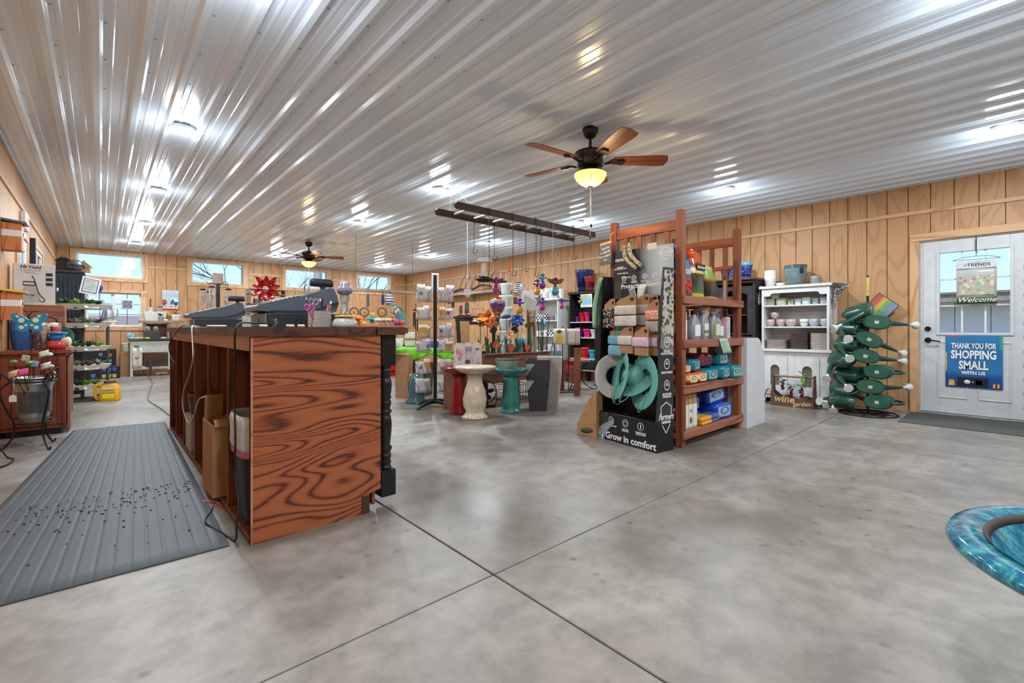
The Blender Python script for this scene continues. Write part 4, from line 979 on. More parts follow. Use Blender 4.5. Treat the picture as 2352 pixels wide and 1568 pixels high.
lying('seed_bag', 'orange foil seed bag at lower left of third shelf', sl(3.87, .13, z), .16, .26, .1, 0, ORF, P('foil_cream', (226, 218, 176), .3)); lying('seed_bag', 'orange foil seed bag second along third shelf', sl(4.045, .13, z), .165, .26, .1, 0, ORF, P('foil_cream', (226, 218, 176), .3)); lying('seed_bag', 'orange foil seed bag stacked above at far left', sl(3.8, .14, z+.102), .12, .24, .075, 0, ORF, P('foil_cream', (226, 218, 176), .3))
lying('bird_seed_bag', 'teal and maroon foil bag lying in middle of third shelf', sl(4.265, .16, z), .23, .3, .115, 0, TEA, TEAL2); lying('bird_seed_bag', 'teal foil bag with pale end near right of third shelf', sl(4.5, .14, z), .19, .3, .13, .06, TEA, TEAL2); lying('bird_seed_bag', 'teal foil bag sticking out at right end of third shelf', sl(4.7, .1, z), .17, .3, .13, -.22, TEA, TEAL2)
lying('bird_seed_bag', 'teal foil bag tilted on top at left of third shelf', sl(4.0, .17, z+.103), .17, .26, .11, .15, TEA, TEAL2, tilt=.0); t_ = lying('bird_seed_bag', 'maroon faceted foil bag on top in middle of third shelf', sl(4.26, .2, z+.132), .28, .26, .12, 0, MAR, MAR); lying('bird_seed_bag', 'teal foil bag on top at right of third shelf', sl(4.55, .17, z+.132), .18, .28, .115, -.1, TEA, TEAL2)
nt_ = tag(MB().sheet(lambda u, v: (.19*u+.07*v, -.005-.01*v, -.14*v), 2, 4, .001).build('paper_note', P('mint_paper', (180, 206, 188), .7), None, sl(4.29, -.026, .92)), 'mint green printed sheet taped to the second shelf rail', 'note')
for k in range(6): MB().box(.03, .15, -.0012, -.0004, -.03-k*.018, -.024-k*.018).build('print_line', P('mint_ink', (130, 160, 140), .7), nt_, (k*.009, -.007-k*.0012, 0))
# bottom shelf
z = .1365
for k in range(3):
    c = T('kraft_seed_pack', ('kraft seed pouch at left on bottom shelf', 'kraft seed pouch with 1.8 label on bottom shelf', 'kraft seed pouch third on bottom shelf')[k], 'packet', sl(3.79+k*.078, .05+.0*k, z), 0, 'kraft pouches on the bottom shelf')
    MB().box(-.034, .034, -.02, .03, 0, .3).build('pouch', KRAFT, c, bev=.004); MB().box(-.035, .035, -.023, -.02, .0, .21).build('sleeve', bands('pouch_label', [(0, (90, 160, 110)), (.12, (220, 220, 212)), (1, (222, 220, 212))], 'Z'), c)
    if k == 1: text('lettering', '1.8', .035, INKB, c, (0, -.0238, .15), (PI/2, 0, 0), off=.0006); MB().ball((.0, -.024, .07), (.022, .002, .03), 8, 6).build('bird_print', P('bird_brown', (120, 90, 70), .6), c)
BLU = bands('blue_pack', [(0, (22, 62, 160)), (.3, (30, 84, 190)), (.7, (36, 96, 206)), (1, (24, 66, 170))], 'X', .25); CLR = P('clear_lid', (150, 180, 210), .2, .1)
lying('blue_pack', 'blue plastic pack at back left of bottom shelf', sl(4.2, .25, z+.09), .2, .2, .15, .1, BLU, P('blue_label', (150, 176, 220), .4), 'blue packs on the bottom shelf'); lying('blue_pack', 'large blue pack with clear lid tilted on top at bottom shelf', sl(4.48, .15, z+.16), .24, .22, .15, -.35, BLU, CLR, 'blue packs on the bottom shelf', tilt=-.25)
lying('blue_pack', 'blue plastic pack under the clear-lidded one', sl(4.52, .14, z), .3, .26, .155, -.1, BLU, P('blue_label', (150, 176, 220), .4), 'blue packs on the bottom shelf'); lying('blue_pack', 'dark blue pack in the middle of bottom shelf', sl(4.2, .25, z), .22, .2, .088, 0, BLU, P('blue_label2', (60, 100, 190), .4), 'blue packs on the bottom shelf')
YEL = bands('yellow_blue_pack', [(0, (226, 158, 40)), (.5, (222, 160, 52)), (.55, (70, 92, 150)), (1, (92, 112, 160))], 'X', .3)
carton('flat_pack', 'flat yellow and blue pack lowest at front of bottom shelf', 'packet', sl(4.21, .06, z), .38, .12, .034, YEL, .06, 'yellow and blue packs', bev=.012); carton('flat_pack', 'flat yellow and blue pack on top at front of bottom shelf', 'packet', sl(4.2, .06, z+.035), .38, .12, .04, YEL, .02, 'yellow and blue packs', bev=.012)

# chalkboard tag hanging on the left back post
cb = T('chalkboard_sign', 'small grey chalkboard sign hanging from the cedar shelf post', 'sign', (3.58, 2.66, 1.72), RZ-.35)
MB().box(-.09, .09, -.004, .004, -.1, .09).build('board', P('slate_grey', (112, 114, 118), .7), cb); MB().box(-.092, .092, -.005, .005, .09, .115).build('top_strip', TRIM, cb, bev=.002); MB().tube([(.07, 0, .115), (.085, 0, .16), (.095, .03, .2)], .004, 5).build('hanging_cord', P('cord_yellow', (222, 170, 80), .7), cb)
for k, s_ in enumerate(('Thank You', 'for taking the', 'time to support', 'local')): text('lettering', s_, .03, INK, cb, (0, -.0052, .055-k*.036), (PI/2, -.05, 0), off=.0006)

# ------------------------------------------------------------------ black glove and hat display
DR = math.radians(-98.2)
ds = T('cardboard_display', 'black cardboard floor display for hats and sleeves with Grow in comfort base', 'display stand', (3.405, 2.32, 0), DR)
DB = P('display_black', (22, 23, 27), .35, 0, .2, 6)
def db(nm, x0, x1, y0, y1, z0, z1, mt=DB, bev=.002): return MB().box(x0, x1, y0, y1, z0, z1).build(nm, mt, ds, bev=bev)
SPR = NB('garden_photo_print'); v_ = SPR.co('Object'); n_ = SPR.noise(v_, 60, 4, .7); sx_ = SPR.N('ShaderNodeSeparateXYZ'); SPR.l.new(v_, sx_.inputs[0]); SPR.col(SPR.mix(SPR.ramp(sx_.outputs['X'], [(-.0, (255, 255, 255)), (.0, (0, 0, 0))]), (30, 31, 34), SPR.ramp(n_, [(.4, (24, 26, 22)), (.62, (90, 88, 52)), (.75, (150, 140, 80))]))); SPR = SPR.set(.4)
db('base_box', -.333, .333, .003, .215, 0, .25); db('base_front', -.333, .333, 0, .0028, 0, .25, P('display_print', (30, 31, 34), .35))
db('back_panel', -.32, .32, .203, .214, .25, 1.3)
LEFT = [(0, .25), (.215, .25), (.215, 1.5), (.05, 1.5), (.03, 1.2)]
MB().prism(LEFT, -.333, -.323, 'x').build('side_panel', DB, ds); MB().prism([(0, .25), (.215, .25), (.215, 1.52), (.09, 1.52), (.05, 1.2)], .323, .333, 'x').build('side_panel', P('display_charcoal', (48, 49, 54), .35, 0, .1), ds)
# base printing
def gp(nm, fn, mt=INK):
    m = MB(); fn(m); return m.build(nm, mt, ds)
text('lettering', 'Grow in comfort', .083, INK, ds, (.045, -.0012, .045), (PI/2, 0, 0), off=.0022, xs=.98)
for x, z, tx in ((-.17, .185, 'UV PROTECTION'), (.0, .187, 'ALL DAY\nCOMFORT'), (.17, .187, 'TEMPERATURE\nREGULATION')):
    m = MB(); ringprint(m, (x, -.001, z), .034, .004); ringprint(m, (x, -.001, z), .02, .003) if x < .1 else m.box(x-.005, x+.005, -.0016, -.0006, z-.018, z+.018)
    m.build('icon_ring', INK, ds)
    text('lettering', tx, .017, INK, ds, (x, -.0012, .126 if '\n' in tx else .138), (PI/2, 0, 0), off=.0005)
gm_ = MB().prism([(-.331, .02), (-.331, .09), (-.26, .14), (-.2, .17), (-.15, .2), (-.13, .17), (-.19, .11), (-.24, .06), (-.25, .02)], -.0024, -.0008, 'y'); gm_.build('gardener_print', spots('gardener_sleeve', (150, 156, 162), [(120, 128, 134), (180, 186, 186), (120, 140, 110)], 60, .4), ds)
MB().prism([(-.331, .0), (-.331, .06), (-.27, .05), (-.25, .0)], -.0028, -.001, 'y').build('glove_print', spots('glove_stripe', (220, 226, 226), [(60, 140, 170), (80, 150, 180)], 40, .4, .5), ds)
gp('foliage_print', lambda m: m.box(-.331, -.2, -.0018, -.0004, .12, .249), spots('foliage_dots', (40, 42, 34), [(110, 104, 60), (80, 80, 50), (140, 130, 80)], 120, .5, .28))
# side panel printing (faces +x local)
RX = (PI/2, 0, PI/2)
FLO = spots('floral_camo', (176, 172, 160), [(60, 54, 48), (196, 188, 180), (150, 120, 118), (120, 130, 104), (84, 72, 60)], 30, .5, .5)
MB().prism([(.06, 1.0), (.215, .86), (.215, 1.5), (.1, 1.5)], .3335, .3345, 'x').build('floral_print', FLO, ds)
MB().prism([(.045, .86), (.215, .78), (.215, .86), (.06, 1.0)], .3335, .3345, 'x').build('fade_print', P('fade_grey', (120, 118, 116), .4), ds)
for z, tx in ((.9, 'UPF 50+\nPROTECTION'), (.72, 'BREATHABLE'), (.545, 'MOISTURE\nWICKING')):
    m = MB(); m.lathe([(.03, -.0006), (.035, -.0006), (.035, .0006), (.03, .0006), (.03, -.0006)], 24, (.3342, .13, z), Matrix.Rotation(PI/2, 4, 'Y'), sx=1.25); 
    m.box(.3336, .3346, .11, .15, z-.003, z+.003); m.box(.3336, .3346, .118, .124, z, z+.025); m.box(.3336, .3346, .136, .142, z, z+.025); m.build('icon_ring', INK, ds)
    text('lettering', tx, .024, INK, ds, (.3342, .13, z-.085 if '\n' in tx else z-.07), RX, off=.0006)
m = MB(); q = [(.05, .36), (.12, .42), (.19, .36), (.19, .35), (.12, .41), (.05, .35)]
for a, b in (((.055, .3), (.055, .37)), ((.055, .37), (.12, .405)), ((.12, .405), (.185, .37)), ((.185, .37), (.185, .3))): m.beam((.334, a[0], a[1]), (.334, b[0], b[1]), .001, .007, up=(0, b[1]-a[1], -(b[0]-a[0])))
m2 = MB()
for a, b in (((.07, .22), (.12, .15)), ((.12, .15), (.17, .22))): m2.beam((.334, a[0], a[1]), (.334, b[0], b[1]), .001, .007, up=(0, b[1]-a[1], -(b[0]-a[0])))
m2.build('shield_point', INK, ds)
m.build('shield_outline', INK, ds)
text('lettering', 'Farmers', .072, INK, ds, (.3342, .12, .285), (PI/2-.0, 0, PI/2), off=.001, shear=.35, xs=.8); text('lettering', 'DEFENSE', .03, INK, ds, (.3342, .12, .24), RX, off=.001, xs=.95)
# pegboard hooks
for x in (-.22, -.02, .17):
    for z in (1.27, 1.02, .8): MB().tube([(x, .222, z), (x, .05, z), (x, .03, z+.015)], .003, 5).build('peg_hook', CHROME, ds)
def dl(x, y, z): q = Matrix.Rotation(DR, 3, 'Z') @ Vector((x, y, 0)); return (3.405+q.x, 2.32+q.y, z)
CAMO = spots('camo_sleeve', (186, 176, 150), [(110, 112, 84), (150, 140, 112), (84, 80, 66)], 55, .7, .45)
def package(label, x, y, z, mat, w=.15, back=0, two=None):
    t = T('sleeve_package', label, 'package', dl(x, y, z), DR, 'carded sleeves hanging on the black display')
    MB().prism([(-w/2, -.19), (w/2, -.19), (w/2, .05), (w*.2, .055), (-w*.1, .035), (-w/2, 0)], -.002, .002, 'y').build('header_card', KRAFT, t)
    loft(MB(Matrix(((0, 0, 1, 0), (0, 1, 0, 0), (1, 0, 0, 0), (0, 0, 0, 1)))), [(-.075, -.014, -w*.52, .04, .012, 2.4), (-.075, -.014, w*.52, .04, .012, 2.4)], 16).build('rolled_sleeve', mat, t)
    if two: loft(MB(Matrix(((0, 0, 1, 0), (0, 1, 0, 0), (1, 0, 0, 0), (0, 0, 0, 1)))), [(-.17, -.012, -w*.52, .045, .012, 2.6), (-.17, -.012, w*.52, .045, .012, 2.6)], 16).build('rolled_sleeve', two, t)
    MB().prism([(w*.22, .03), (w*.42, .03), (w*.42, .012), (w*.32, -.002), (w*.22, .012)], -.003, -.002, 'y').build('shield_print', INKB, t)
BF = spots('black_floral', (30, 28, 30), [(220, 160, 160), (230, 226, 220), (90, 140, 130), (200, 120, 130)], 60, .7, .4); CRM = P('cream_sleeve', (214, 206, 196), .8); GRY = P('grey_sleeve', (170, 166, 162), .8); COR = spots('coral_floral', (226, 140, 120), [(236, 190, 180), (240, 226, 216)], 60, .7); SGR = P('sage_sleeve', (104, 138, 100), .8); SKB = P('sky_sleeve', (118, 176, 200), .8); PNK = spots('pink_sleeve', (212, 186, 200), [(196, 150, 176), (190, 170, 190)], 80, .8, .25)
package('black floral sleeve on kraft card at upper left of display', -.215, .03, 1.23, BF, .13, two=BF); package('black floral sleeve card behind the upper left one', -.16, .1, 1.235, BF, .13); package('third black floral sleeve card deeper on the upper left hook', -.12, .16, 1.235, BF, .13)
package('cream sleeve on kraft card in upper middle of display', -.01, .02, 1.25, CRM, .22, two=CRM); package('grey sleeve card behind the cream one in upper middle', .1, .1, 1.255, GRY, .16, two=GRY); package('second grey sleeve card deeper in the upper middle', .14, .16, 1.255, GRY, .16)
package('coral floral sleeve card at upper right of display', .25, .06, 1.2, COR, .12, two=GRY); package('sage green sleeve card below the cream one', -.09, .07, 1.12, SGR, .16, two=SGR)
package('sky blue sleeve on kraft card at lower left of display', -.165, .06, .985, SKB, .15, two=SKB); package('cream sleeve on kraft card in lower middle of display', -.015, .03, .985, CRM, .15); package('second cream sleeve card behind in lower middle', .04, .1, .985, CRM, .14); package('pale pink sleeve on kraft card at lower right of display', .16, .02, .975, PNK, .15); package('second pale pink sleeve card behind at lower right', .21, .09, .975, PNK, .14); package('third sleeve card deepest at lower right of display', .245, .15, .975, GRY, .14)
# hats
def hat(label, x, y, z, ez, mat, s=1.0):
    t = T('sun_hat', label, 'hat', dl(x, y, z), 0, 'sun hats on the black display'); t.rotation_mode = 'QUATERNION'
    R3 = Matrix.Rotation(DR, 3, 'Z'); ezv = (R3 @ Vector(ez)).normalized(); ex = Vector((0, 0, 1)); ex = (ex-ezv*ex.dot(ezv)).normalized(); ey = ezv.cross(ex)
    t.matrix_world = Matrix.Translation(dl(x, y, z)) @ Matrix((ex, ey, ezv)).transposed().to_4x4()
    wob = lambda a, zz, r: r*(1+.03*math.sin(3*a)) if r > .1 else r
    MB().lathe([(.075*s, .0), (.11*s, .012), (.155*s, .02), (.165*s, .022), (.165*s, .026), (.155*s, .025), (.11*s, .018), (.078*s, .006), (.075*s, 0)], 36, rf=wob).build('brim', mat, t)
    MB().lathe([(.076*s, .004), (.08*s, -.03), (.076*s, -.085), (.055*s, -.11), (0, -.115), (0, -.112), (.053*s, -.106), (.072*s, -.083), (.076*s, -.03), (.072*s, .004)], 30, cap=False).build('crown', mat, t)
    MB().lathe([(.0765*s, -.002), (.0745*s, -.002), (.07*s, -.02), (.0765*s, -.02)], 30, cap=False).build('sweat_band', BLACK, t)
    MB().tube(spline([(-.075, .06, .01), (-.2, .045, .03), (-.26, 0, .035), (-.2, -.045, .03), (-.075, -.06, .01)], 5), .0035, 5).build('chin_cord', mat, t)
    MB().box(.1, .16, -.02, .02, -.03, -.026).build('hang_tag', P('lime_tag', (120, 210, 50), .5), t)
AQH = P('aqua_hat', (104, 170, 160), .85, 0, .08, 40); GRH = P('grey_hat', (186, 180, 178), .85, 0, .08, 40)
hat('pale grey sun hat at left of the black display', -.235, .13, .57, (.75, -.5, .1), GRH, 1.25); hat('teal sun hat with wide brim facing left on display', -.1, .07, .6, (-.45, -.75, .15), AQH, 1.4)
hat('teal sun hat in the middle showing its crown', .04, .1, .57, (.1, .62, -.78), AQH, 1.15); hat('teal sun hat with wide brim beside right panel', .17, .06, .56, (-.35, -.85, .1), AQH, 1.45)
# green sleeve draped over the left side panel
tag(MB().sheet(lambda u, v: (-.335-.04*math.sin(PI*v)-.05*v+.012*math.sin(u*6), .02+.1*u-.04*v, -.0+.02*(1-v)-.45*v), 6, 12, .012).build('draped_sleeve', P('mint_sleeve', (142, 184, 152), .8, 0, .06), None, dl(0, 0, 1.47), (0, 0, DR)), 'long sage green arm sleeve draped over left side of black display', 'sleeve')
# header board
hd_ = T('header_sign', 'Protection Sleeves header board, black fading to pale, above the hat display', 'sign', (3.585, 2.268, 1.285), RZ)
HG = bands('header_fade', [(0, (30, 31, 34)), (.45, (36, 38, 42)), (.62, (150, 160, 170)), (.8, (188, 198, 206)), (1, (176, 186, 196))], 'X', .35)
MB().box(-.3, .3, -.004, .004, 0, .445).build('board', HG, hd_); MB().box(.055, .145, -.0045, -.0035, .42, .475).build('collar_print', P('shirt_pale', (214, 210, 212), .5), hd_, bev=.02)
text('lettering', 'Protection Sleeves', .058, INK, hd_, (.0, -.005, .115), (PI/2, -.02, 0), off=.0012)
for k, (x, z, s_) in enumerate(((-.235, .36, 'ANTI GLARE\nTHUMB HOLE'), (-.225, .285, 'SEAMLESS\nREMOVABLE CUFF'), (-.2, .235, '4 WAY STRETCH'), (-.165, .195, 'THUMB HOLE'))): text('lettering', s_, .016, INK, hd_, (x, -.005, z), (PI/2, 0, 0), off=.0006)
for k, (x, s_) in enumerate(((-.185, 'UPF 50+'), (-.08, 'MOISTURE\nWICKING'), (.03, 'BREATHABLE'), (.13, 'COOLING'))):
    m = MB(); ringprint(m, (x, -.0052, .185 if k < 2 else .19), .025, .004); ringprint(m, (x, -.0052, .185 if k < 2 else .19), .014, .005); m.build('icon_ring', INK, hd_); text('lettering', s_, .013, INK, hd_, (x, -.005, .148), (PI/2, 0, 0), off=.0004)
MB().box(-.292, -.215, -.0052, -.0042, .0, .17).build('text_block', checks('fine_text', (90, 84, 80), (44, 42, 42), 120), hd_)
m = MB()
for a, b in (((.19, .4), (.235, .425)), ((.235, .425), (.28, .4)), ((.28, .4), (.28, .345)), ((.28, .345), (.235, .315)), ((.235, .315), (.19, .345)), ((.19, .345), (.19, .4))): m.beam((a[0], -.0048, a[1]), (b[0], -.0048, b[1]), .001, .006, up=(-(b[1]-a[1]), 0, b[0]-a[0]))
m.build('shield_logo', INK, hd_); text('lettering', 'Farmers', .042, INK, hd_, (.23, -.005, .378), (PI/2, -.1, 0), off=.0008, shear=.3); text('lettering', 'DEFENSE', .018, INK, hd_, (.235, -.005, .35), (PI/2, 0, 0), off=.0006)
for k, x in enumerate((-.155, -.105)):
    tag(MB().tube(spline([(x, 0, .0), (x, 0, -.09), (x+.05, 0, -.16), (x+.12, 0, -.22)], 5), [.021, .022, .022, .022, .022, .022, .022, .022, .022, .021, .021, .02, .02, .019, .019, .018], 10).build('camo_sleeve', CAMO, None, (3.555, 2.268, 1.765+.02*k), (0, 0, RZ)), ('left camouflage arm sleeve pinned to header board', 'right camouflage arm sleeve pinned to header board')[k], 'sleeve')
tag(MB().sheet(lambda u, v: (-.04+.09*u*(1-.3*v), -.012*v, .0-.12*v+.01*u), 3, 4, .001).build('white_slip', CARD, None, (3.55, 2.25, 1.395), (0, 0, RZ)), 'white paper slip hanging under the header board', 'note'); t = T('new_card', 'mint NEW card tucked at the bottom of header board', 'note', (3.55, 2.33, 1.29), RZ, rot=(0, -.3, RZ)); MB().box(-.03, .03, -.001, .001, 0, .09).build('card', P('mint_card', (190, 218, 200), .6), t); text('lettering', 'NEW\n& IN\nUSE', .024, INKB, t, (0, -.0015, .045), (PI/2, 0, 0), off=.0006)
# kraft literature holder
lh = T('literature_holder', 'kraft cardboard literature holder with green oval logo beside black display', 'holder', (3.41, 2.75, 0), DR+.12)
prof_ = [(-.115, 0), (-.115, .095), (.03, .36), (.06, .37), (.06, .4), (.115, .425), (.115, 0)]
MB().prism(prof_, 0, .004, 'y').build('front_side', KRAFT, lh); MB().prism(prof_, .2, .204, 'y').build('back_side', KRAFT, lh); MB().box(.111, .115, .004, .2, 0, .425).build('back_panel', KRAFT, lh); MB().box(-.115, -.111, .004, .2, 0, .095).build('lip', KRAFT, lh); MB().box(-.111, .111, .004, .2, 0, .004).build('bottom', KRAFT, lh)
MB().lathe([(0, -.0006), (.05, -.0006), (.05, .0006), (0, .0006)], 24, (-.0, -.001, .055), Matrix.Rotation(PI/2, 4, 'X') @ Matrix.Rotation(.15, 4, 'Z'), sx=1.5, sy=.55).build('oval_logo', P('logo_green', (72, 84, 40), .6), lh)
for k in range(3): tag(MB().box(-.1+k*.012, -.096+k*.012, .02, .18, .012, .28).build('brochure', P('brochure_grey', (150, 152, 160), .4), None, (3.41, 2.75, 0), (0, .25, DR+.12)), ('front grey brochure in the kraft holder', 'second grey brochure in the kraft holder', 'third grey brochure in the kraft holder')[k], 'brochure', 'brochures in the kraft holder')
# white cardboard display seen from behind
wbx = T('white_floor_display', 'plain white cardboard floor display standing right of the cedar shelf', 'display stand', (4.875, 1.875, 0))
WCB = P('white_corrugated', (206, 207, 210), .6, 0, .03)
sp_ = [(0, 0), (.48, 0), (.48, .7), (.44, .76), (.36, .88), (.3, .915), (0, .92)]
MB().prism(sp_, 0, .006, 'y').build('side_panel', WCB, wbx); MB().prism(sp_, .4, .406, 'y').build('side_panel', WCB, wbx); MB().box(0, .006, .006, .4, 0, .92).build('back_panel', WCB, wbx); MB().box(.006, .475, .006, .4, .1, .106).build('tray', WCB, wbx); MB().box(.006, .45, .006, .4, .5, .506).build('tray', WCB, wbx); MB().box(.474, .48, .006, .4, 0, .2).build('front_lip', WCB, wbx)
# ------------------------------------------------------------------ checkout counter
ct = T('checkout_counter', 'brown oak checkout counter with open cubbies and black turned corner post', 'counter', (.52, 2.41, 0))
CBW = wood('counter_board', (128, 74, 50), (92, 52, 36), None, .45, 'Z', 1.2, 6); CBR = wood('counter_rail', (176, 128, 108), (150, 104, 86), None, .4, 'Y', 1, 5)
MB().prism([(0, 0), (.585, 0), (.585, .105), (.65, .118), (.65, .977), (0, .977)], 0, .02, 'y').build('end_panel', OAK, ct)
MB().box(.54, .583, -.006, .0, 0, .1).build('toe_block', WALN, ct, bev=.002)
MB().box(.008, .022, .02, 3.35, .905, .977).build('top_rail', CBR, ct, bev=.002); MB().box(.0, .012, -.001, .0205, .0, .976).build('edge_strip', CBR, ct, bev=.002)
MB().box(.63, .65, .02, 3.33, .118, .977).build('customer_panel', OAK, ct); MB().box(.565, .585, .02, 3.33, 0, .118).build('toe_board', WALN, ct)
for y0, w in ((.53, .028), (1.16, .03), (1.74, .03), (2.34, .03), (2.86, .03)): MB().box(.004, .628, y0, y0+w, .03, .904).build('divider', CBW, ct, bev=.003)
MB().box(0, .65, 3.33, 3.35, 0, .977).build('far_end_panel', CBW, ct)
MB().box(.0, .565, .02, 3.33, .008, .03).build('bottom_board', CBW, ct, bev=.003); 
for k in range(14): MB().box(.61, .628, .025+k*.2359, .025+k*.2359+.23, .03, .904).build('back_board', CBW, ct)
BP = P('black_worn_paint', (30, 30, 33), .22, 0, .35, 16)
cpst = T('corner_post', None, None, (.715, .075, 0)); cpst.parent = ct
MB().box(-.045, .045, -.045, .045, .05, .2).build('lower_block', BP, cpst, bev=.003); MB().box(-.045, .045, -.045, .045, .8, .977).build('upper_block', BP, cpst, bev=.003)
pf = [(.03, .2), (.034, .205), (.034, .215), (.027, .22), (.032, .232), (.034, .245), (.028, .255), (.034, .268), (.034, .285), (.026, .292), (.036, .31), (.038, .325), (.026, .34), (.03, .36), (.036, .42), (.037, .46), (.032, .505), (.026, .515), (.036, .527), (.036, .536), (.026, .55), (.034, .575), (.034, .59), (.026, .6), (.036, .612), (.03, .625), (.036, .66), (.037, .69), (.033, .72), (.026, .73), (.036, .742), (.028, .752), (.034, .762), (.034, .775), (.027, .783), (.034, .793), (.034, .8)]
MB().lathe(pf, 24).build('turned_shaft', BP, cpst)
# worktop
wt = T('counter_worktop', 'thick dark live-edge plank worktop on the checkout counter', 'worktop', (.52, 2.41, .9775))
rr = random.Random(3)
def edge(n_, x0, x1, y, a): return [(x0+(x1-x0)*k/n_, y+a*(math.sin(k*.9)*.6+rr.uniform(-.4, .4))) for k in range(n_+1)]
WTM = wood('worktop_plank', (84, 54, 42), (58, 38, 32), None, .35, 'Y', 1, 6)
MB().prism(edge(14, -.02, .615, -.018, .006)+[(.615, 3.38), (-.02, 3.38)], 0, .045, 'z').build('plank', WTM, wt, bev=.003); MB().prism(edge(5, .622, .795, -.016, .006)+[(.795, 3.38), (.622, 3.38)], 0, .045, 'z').build('plank', WTM, wt, bev=.003)
TZ = 1.0226
# cash registers
RD = P('register_slate', (76, 84, 96), .4, 0, .08); RL = P('register_light', (120, 126, 138), .4, 0, .05); RK = P('register_dark', (34, 37, 44), .45, 0, .1)
def register(loc, label):
    t = T('cash_register', label, 'cash register', loc, RZ, 'cash registers on the counter')
    w = .18
    MB().box(-w, w, 0, .44, 0, .083).build('cash_drawer', RK, t, bev=.003); f_ = MB().box(-w+.004, w-.004, -.006, 0, .006, .08).build('drawer_front', RL, t, bev=.002)
    MB().cyl((0, -.006, .045), (0, -.012, .045), .012, n=14).build('lock', CHROME, f_)
    pr = [(-.05, .098), (-.054, .118), (-.04, .132), (.03, .142), (.2, .19), (.33, .236), (.37, .25), (.395, .245), (.42, .19), (.425, .15), (.41, .1), (.36, .085), (.05, .085), (.02, .09)]
    MB().prism(pr, -w+.01, w-.01, 'x').build('register_body', RD, t, bev=.008)
    MB().prism([(.02, .1), (.2, .1), (.3, .12), (.42, .165), (.425, .15), (.3, .11), (.2, .092), (.02, .092)], w-.012, w-.004, 'x').build('side_fin', RK, t, bev=.003)
    pl = Matrix.Translation((0, .115, .168)) @ Matrix.Rotation(math.atan2(.048, .17), 4, 'X')
    MB(pl).box(-.15, .15, -.085, .08, -.002, .004).build('keypad_plate', RK, t, bev=.002)
    km = MB().box(-.011, .011, -.009, .009, 0, .008).mesh('key', [P('key_grey', (196, 198, 200), .5)])
    for i in range(10):
        for j in range(6):
            q = pl @ Vector((-.13+i*.029, -.07+j*.026, .004)); put('key', km, t, q, (math.atan2(.048, .17), 0, 0), 0)
    MB(pl).box(-.08, .08, .09, .15, .0, .004).build('display_window', P('lcd_green', (150, 170, 150), .2), t)
    MB().cyl((0, .385, .24), (0, .385, .272), .016, n=12).build('pole', RK, t)
    MB(Matrix.Translation((0, .375, .295)) @ Matrix.Rotation(PI/2, 4, 'X')).lathe([(0, -.07), (.026, -.07), (.027, -.06), (.027, .06), (.026, .07), (0, .07)], 20).build('customer_display', RK, t)
    MB().tube(spline([(.06, .27, .225), (.06, .275, .262), (0, .28, .28), (-.06, .285, .262), (-.06, .29, .225)], 4), .004, 6).build('paper_roll_arch', RL, t)
    return t
g1 = register((.722, 3.13, TZ), 'large dark grey cash register nearest on the counter'); 
g2 = dup(g1, (.66, 5.385, TZ), RZ, 'smaller looking cash register at far end of the counter')
# pen cup and contents
pcx, pcy = .955, 2.755
pc = T('pen_cup', 'square speckled grey cup holding pens and scissors on counter', 'cup', (pcx, pcy, TZ), .5)
SPK = P('speckled_stone', (170, 162, 154), .7, 0, .25, 120)
for a in range(4): MB(Matrix.Rotation(a*PI/2, 4, 'Z')).box(-.044, .038, .038, .044, 0, .093).build('cup_wall', SPK, pc)
MB().box(-.038, .038, -.038, .038, 0, .006).build('cup_base', SPK, pc)
def stick(name, label, cat, dx, dy, lean, L, r, c, extra=None, grp='pens and tools in the grey cup'):
    t = T(name, label, cat, (pcx+dx, pcy+dy, TZ+.0075), 0, grp); b = Vector((0, 0, 0)); e = Vector((lean[0], lean[1], L)); MB().tube([b, e], r, 7).build('shaft', c, t)
    if extra == 'sci':
        for s in (-1, 1): MB().tube([e+Vector((s*.013+.012*math.cos(q*PI/5), 0, .02+.018*math.sin(q*PI/5))) for q in range(10)], .0035, 5, closed=True).build('finger_loop', c, t)
    elif extra: MB().tube([e, e+(e-b).normalized()*.016], r*1.15, 7).build('cap', extra, t)
stick('scissors', 'steel scissors standing in the pen cup', 'scissors', -.01, .01, (-.02, .0, 0), .12, .005, CHROME, 'sci'); stick('scissors', 'pink handled scissors hanging out left of pen cup', 'scissors', -.02, -.01, (-.045, -.01, 0), .085, .004, P('pink_plastic', (214, 70, 150), .4), 'sci')
for k, (dx, dy, lx, ly, L, c, cp_) in enumerate(((.01, .01, .01, .0, .16, BLACK, None), (.02, -.01, .04, .0, .13, P('pen_red', (196, 50, 50), .4), INK), (.0, -.02, -.01, -.02, .14, P('pen_purple', (96, 70, 150), .4), INK), (-.015, .02, -.045, .02, .15, WALN, GALV), (.025, .015, .05, .01, .12, P('pen_steel', (170, 172, 176), .3, .6), BLACK), (.015, -.02, .02, -.02, .12, P('pen_silver', (200, 202, 206), .3, .5), None))):
    stick('pen', ('tall black pen in the grey cup', 'red pen leaning right in the grey cup', 'purple pen at front of the grey cup', 'brown wooden brush leaning left in the grey cup', 'grey pen at right of the grey cup', 'silver pen at front of the grey cup')[k], 'pen', dx, dy, (lx, ly, 0), L, .0045, c, cp_)
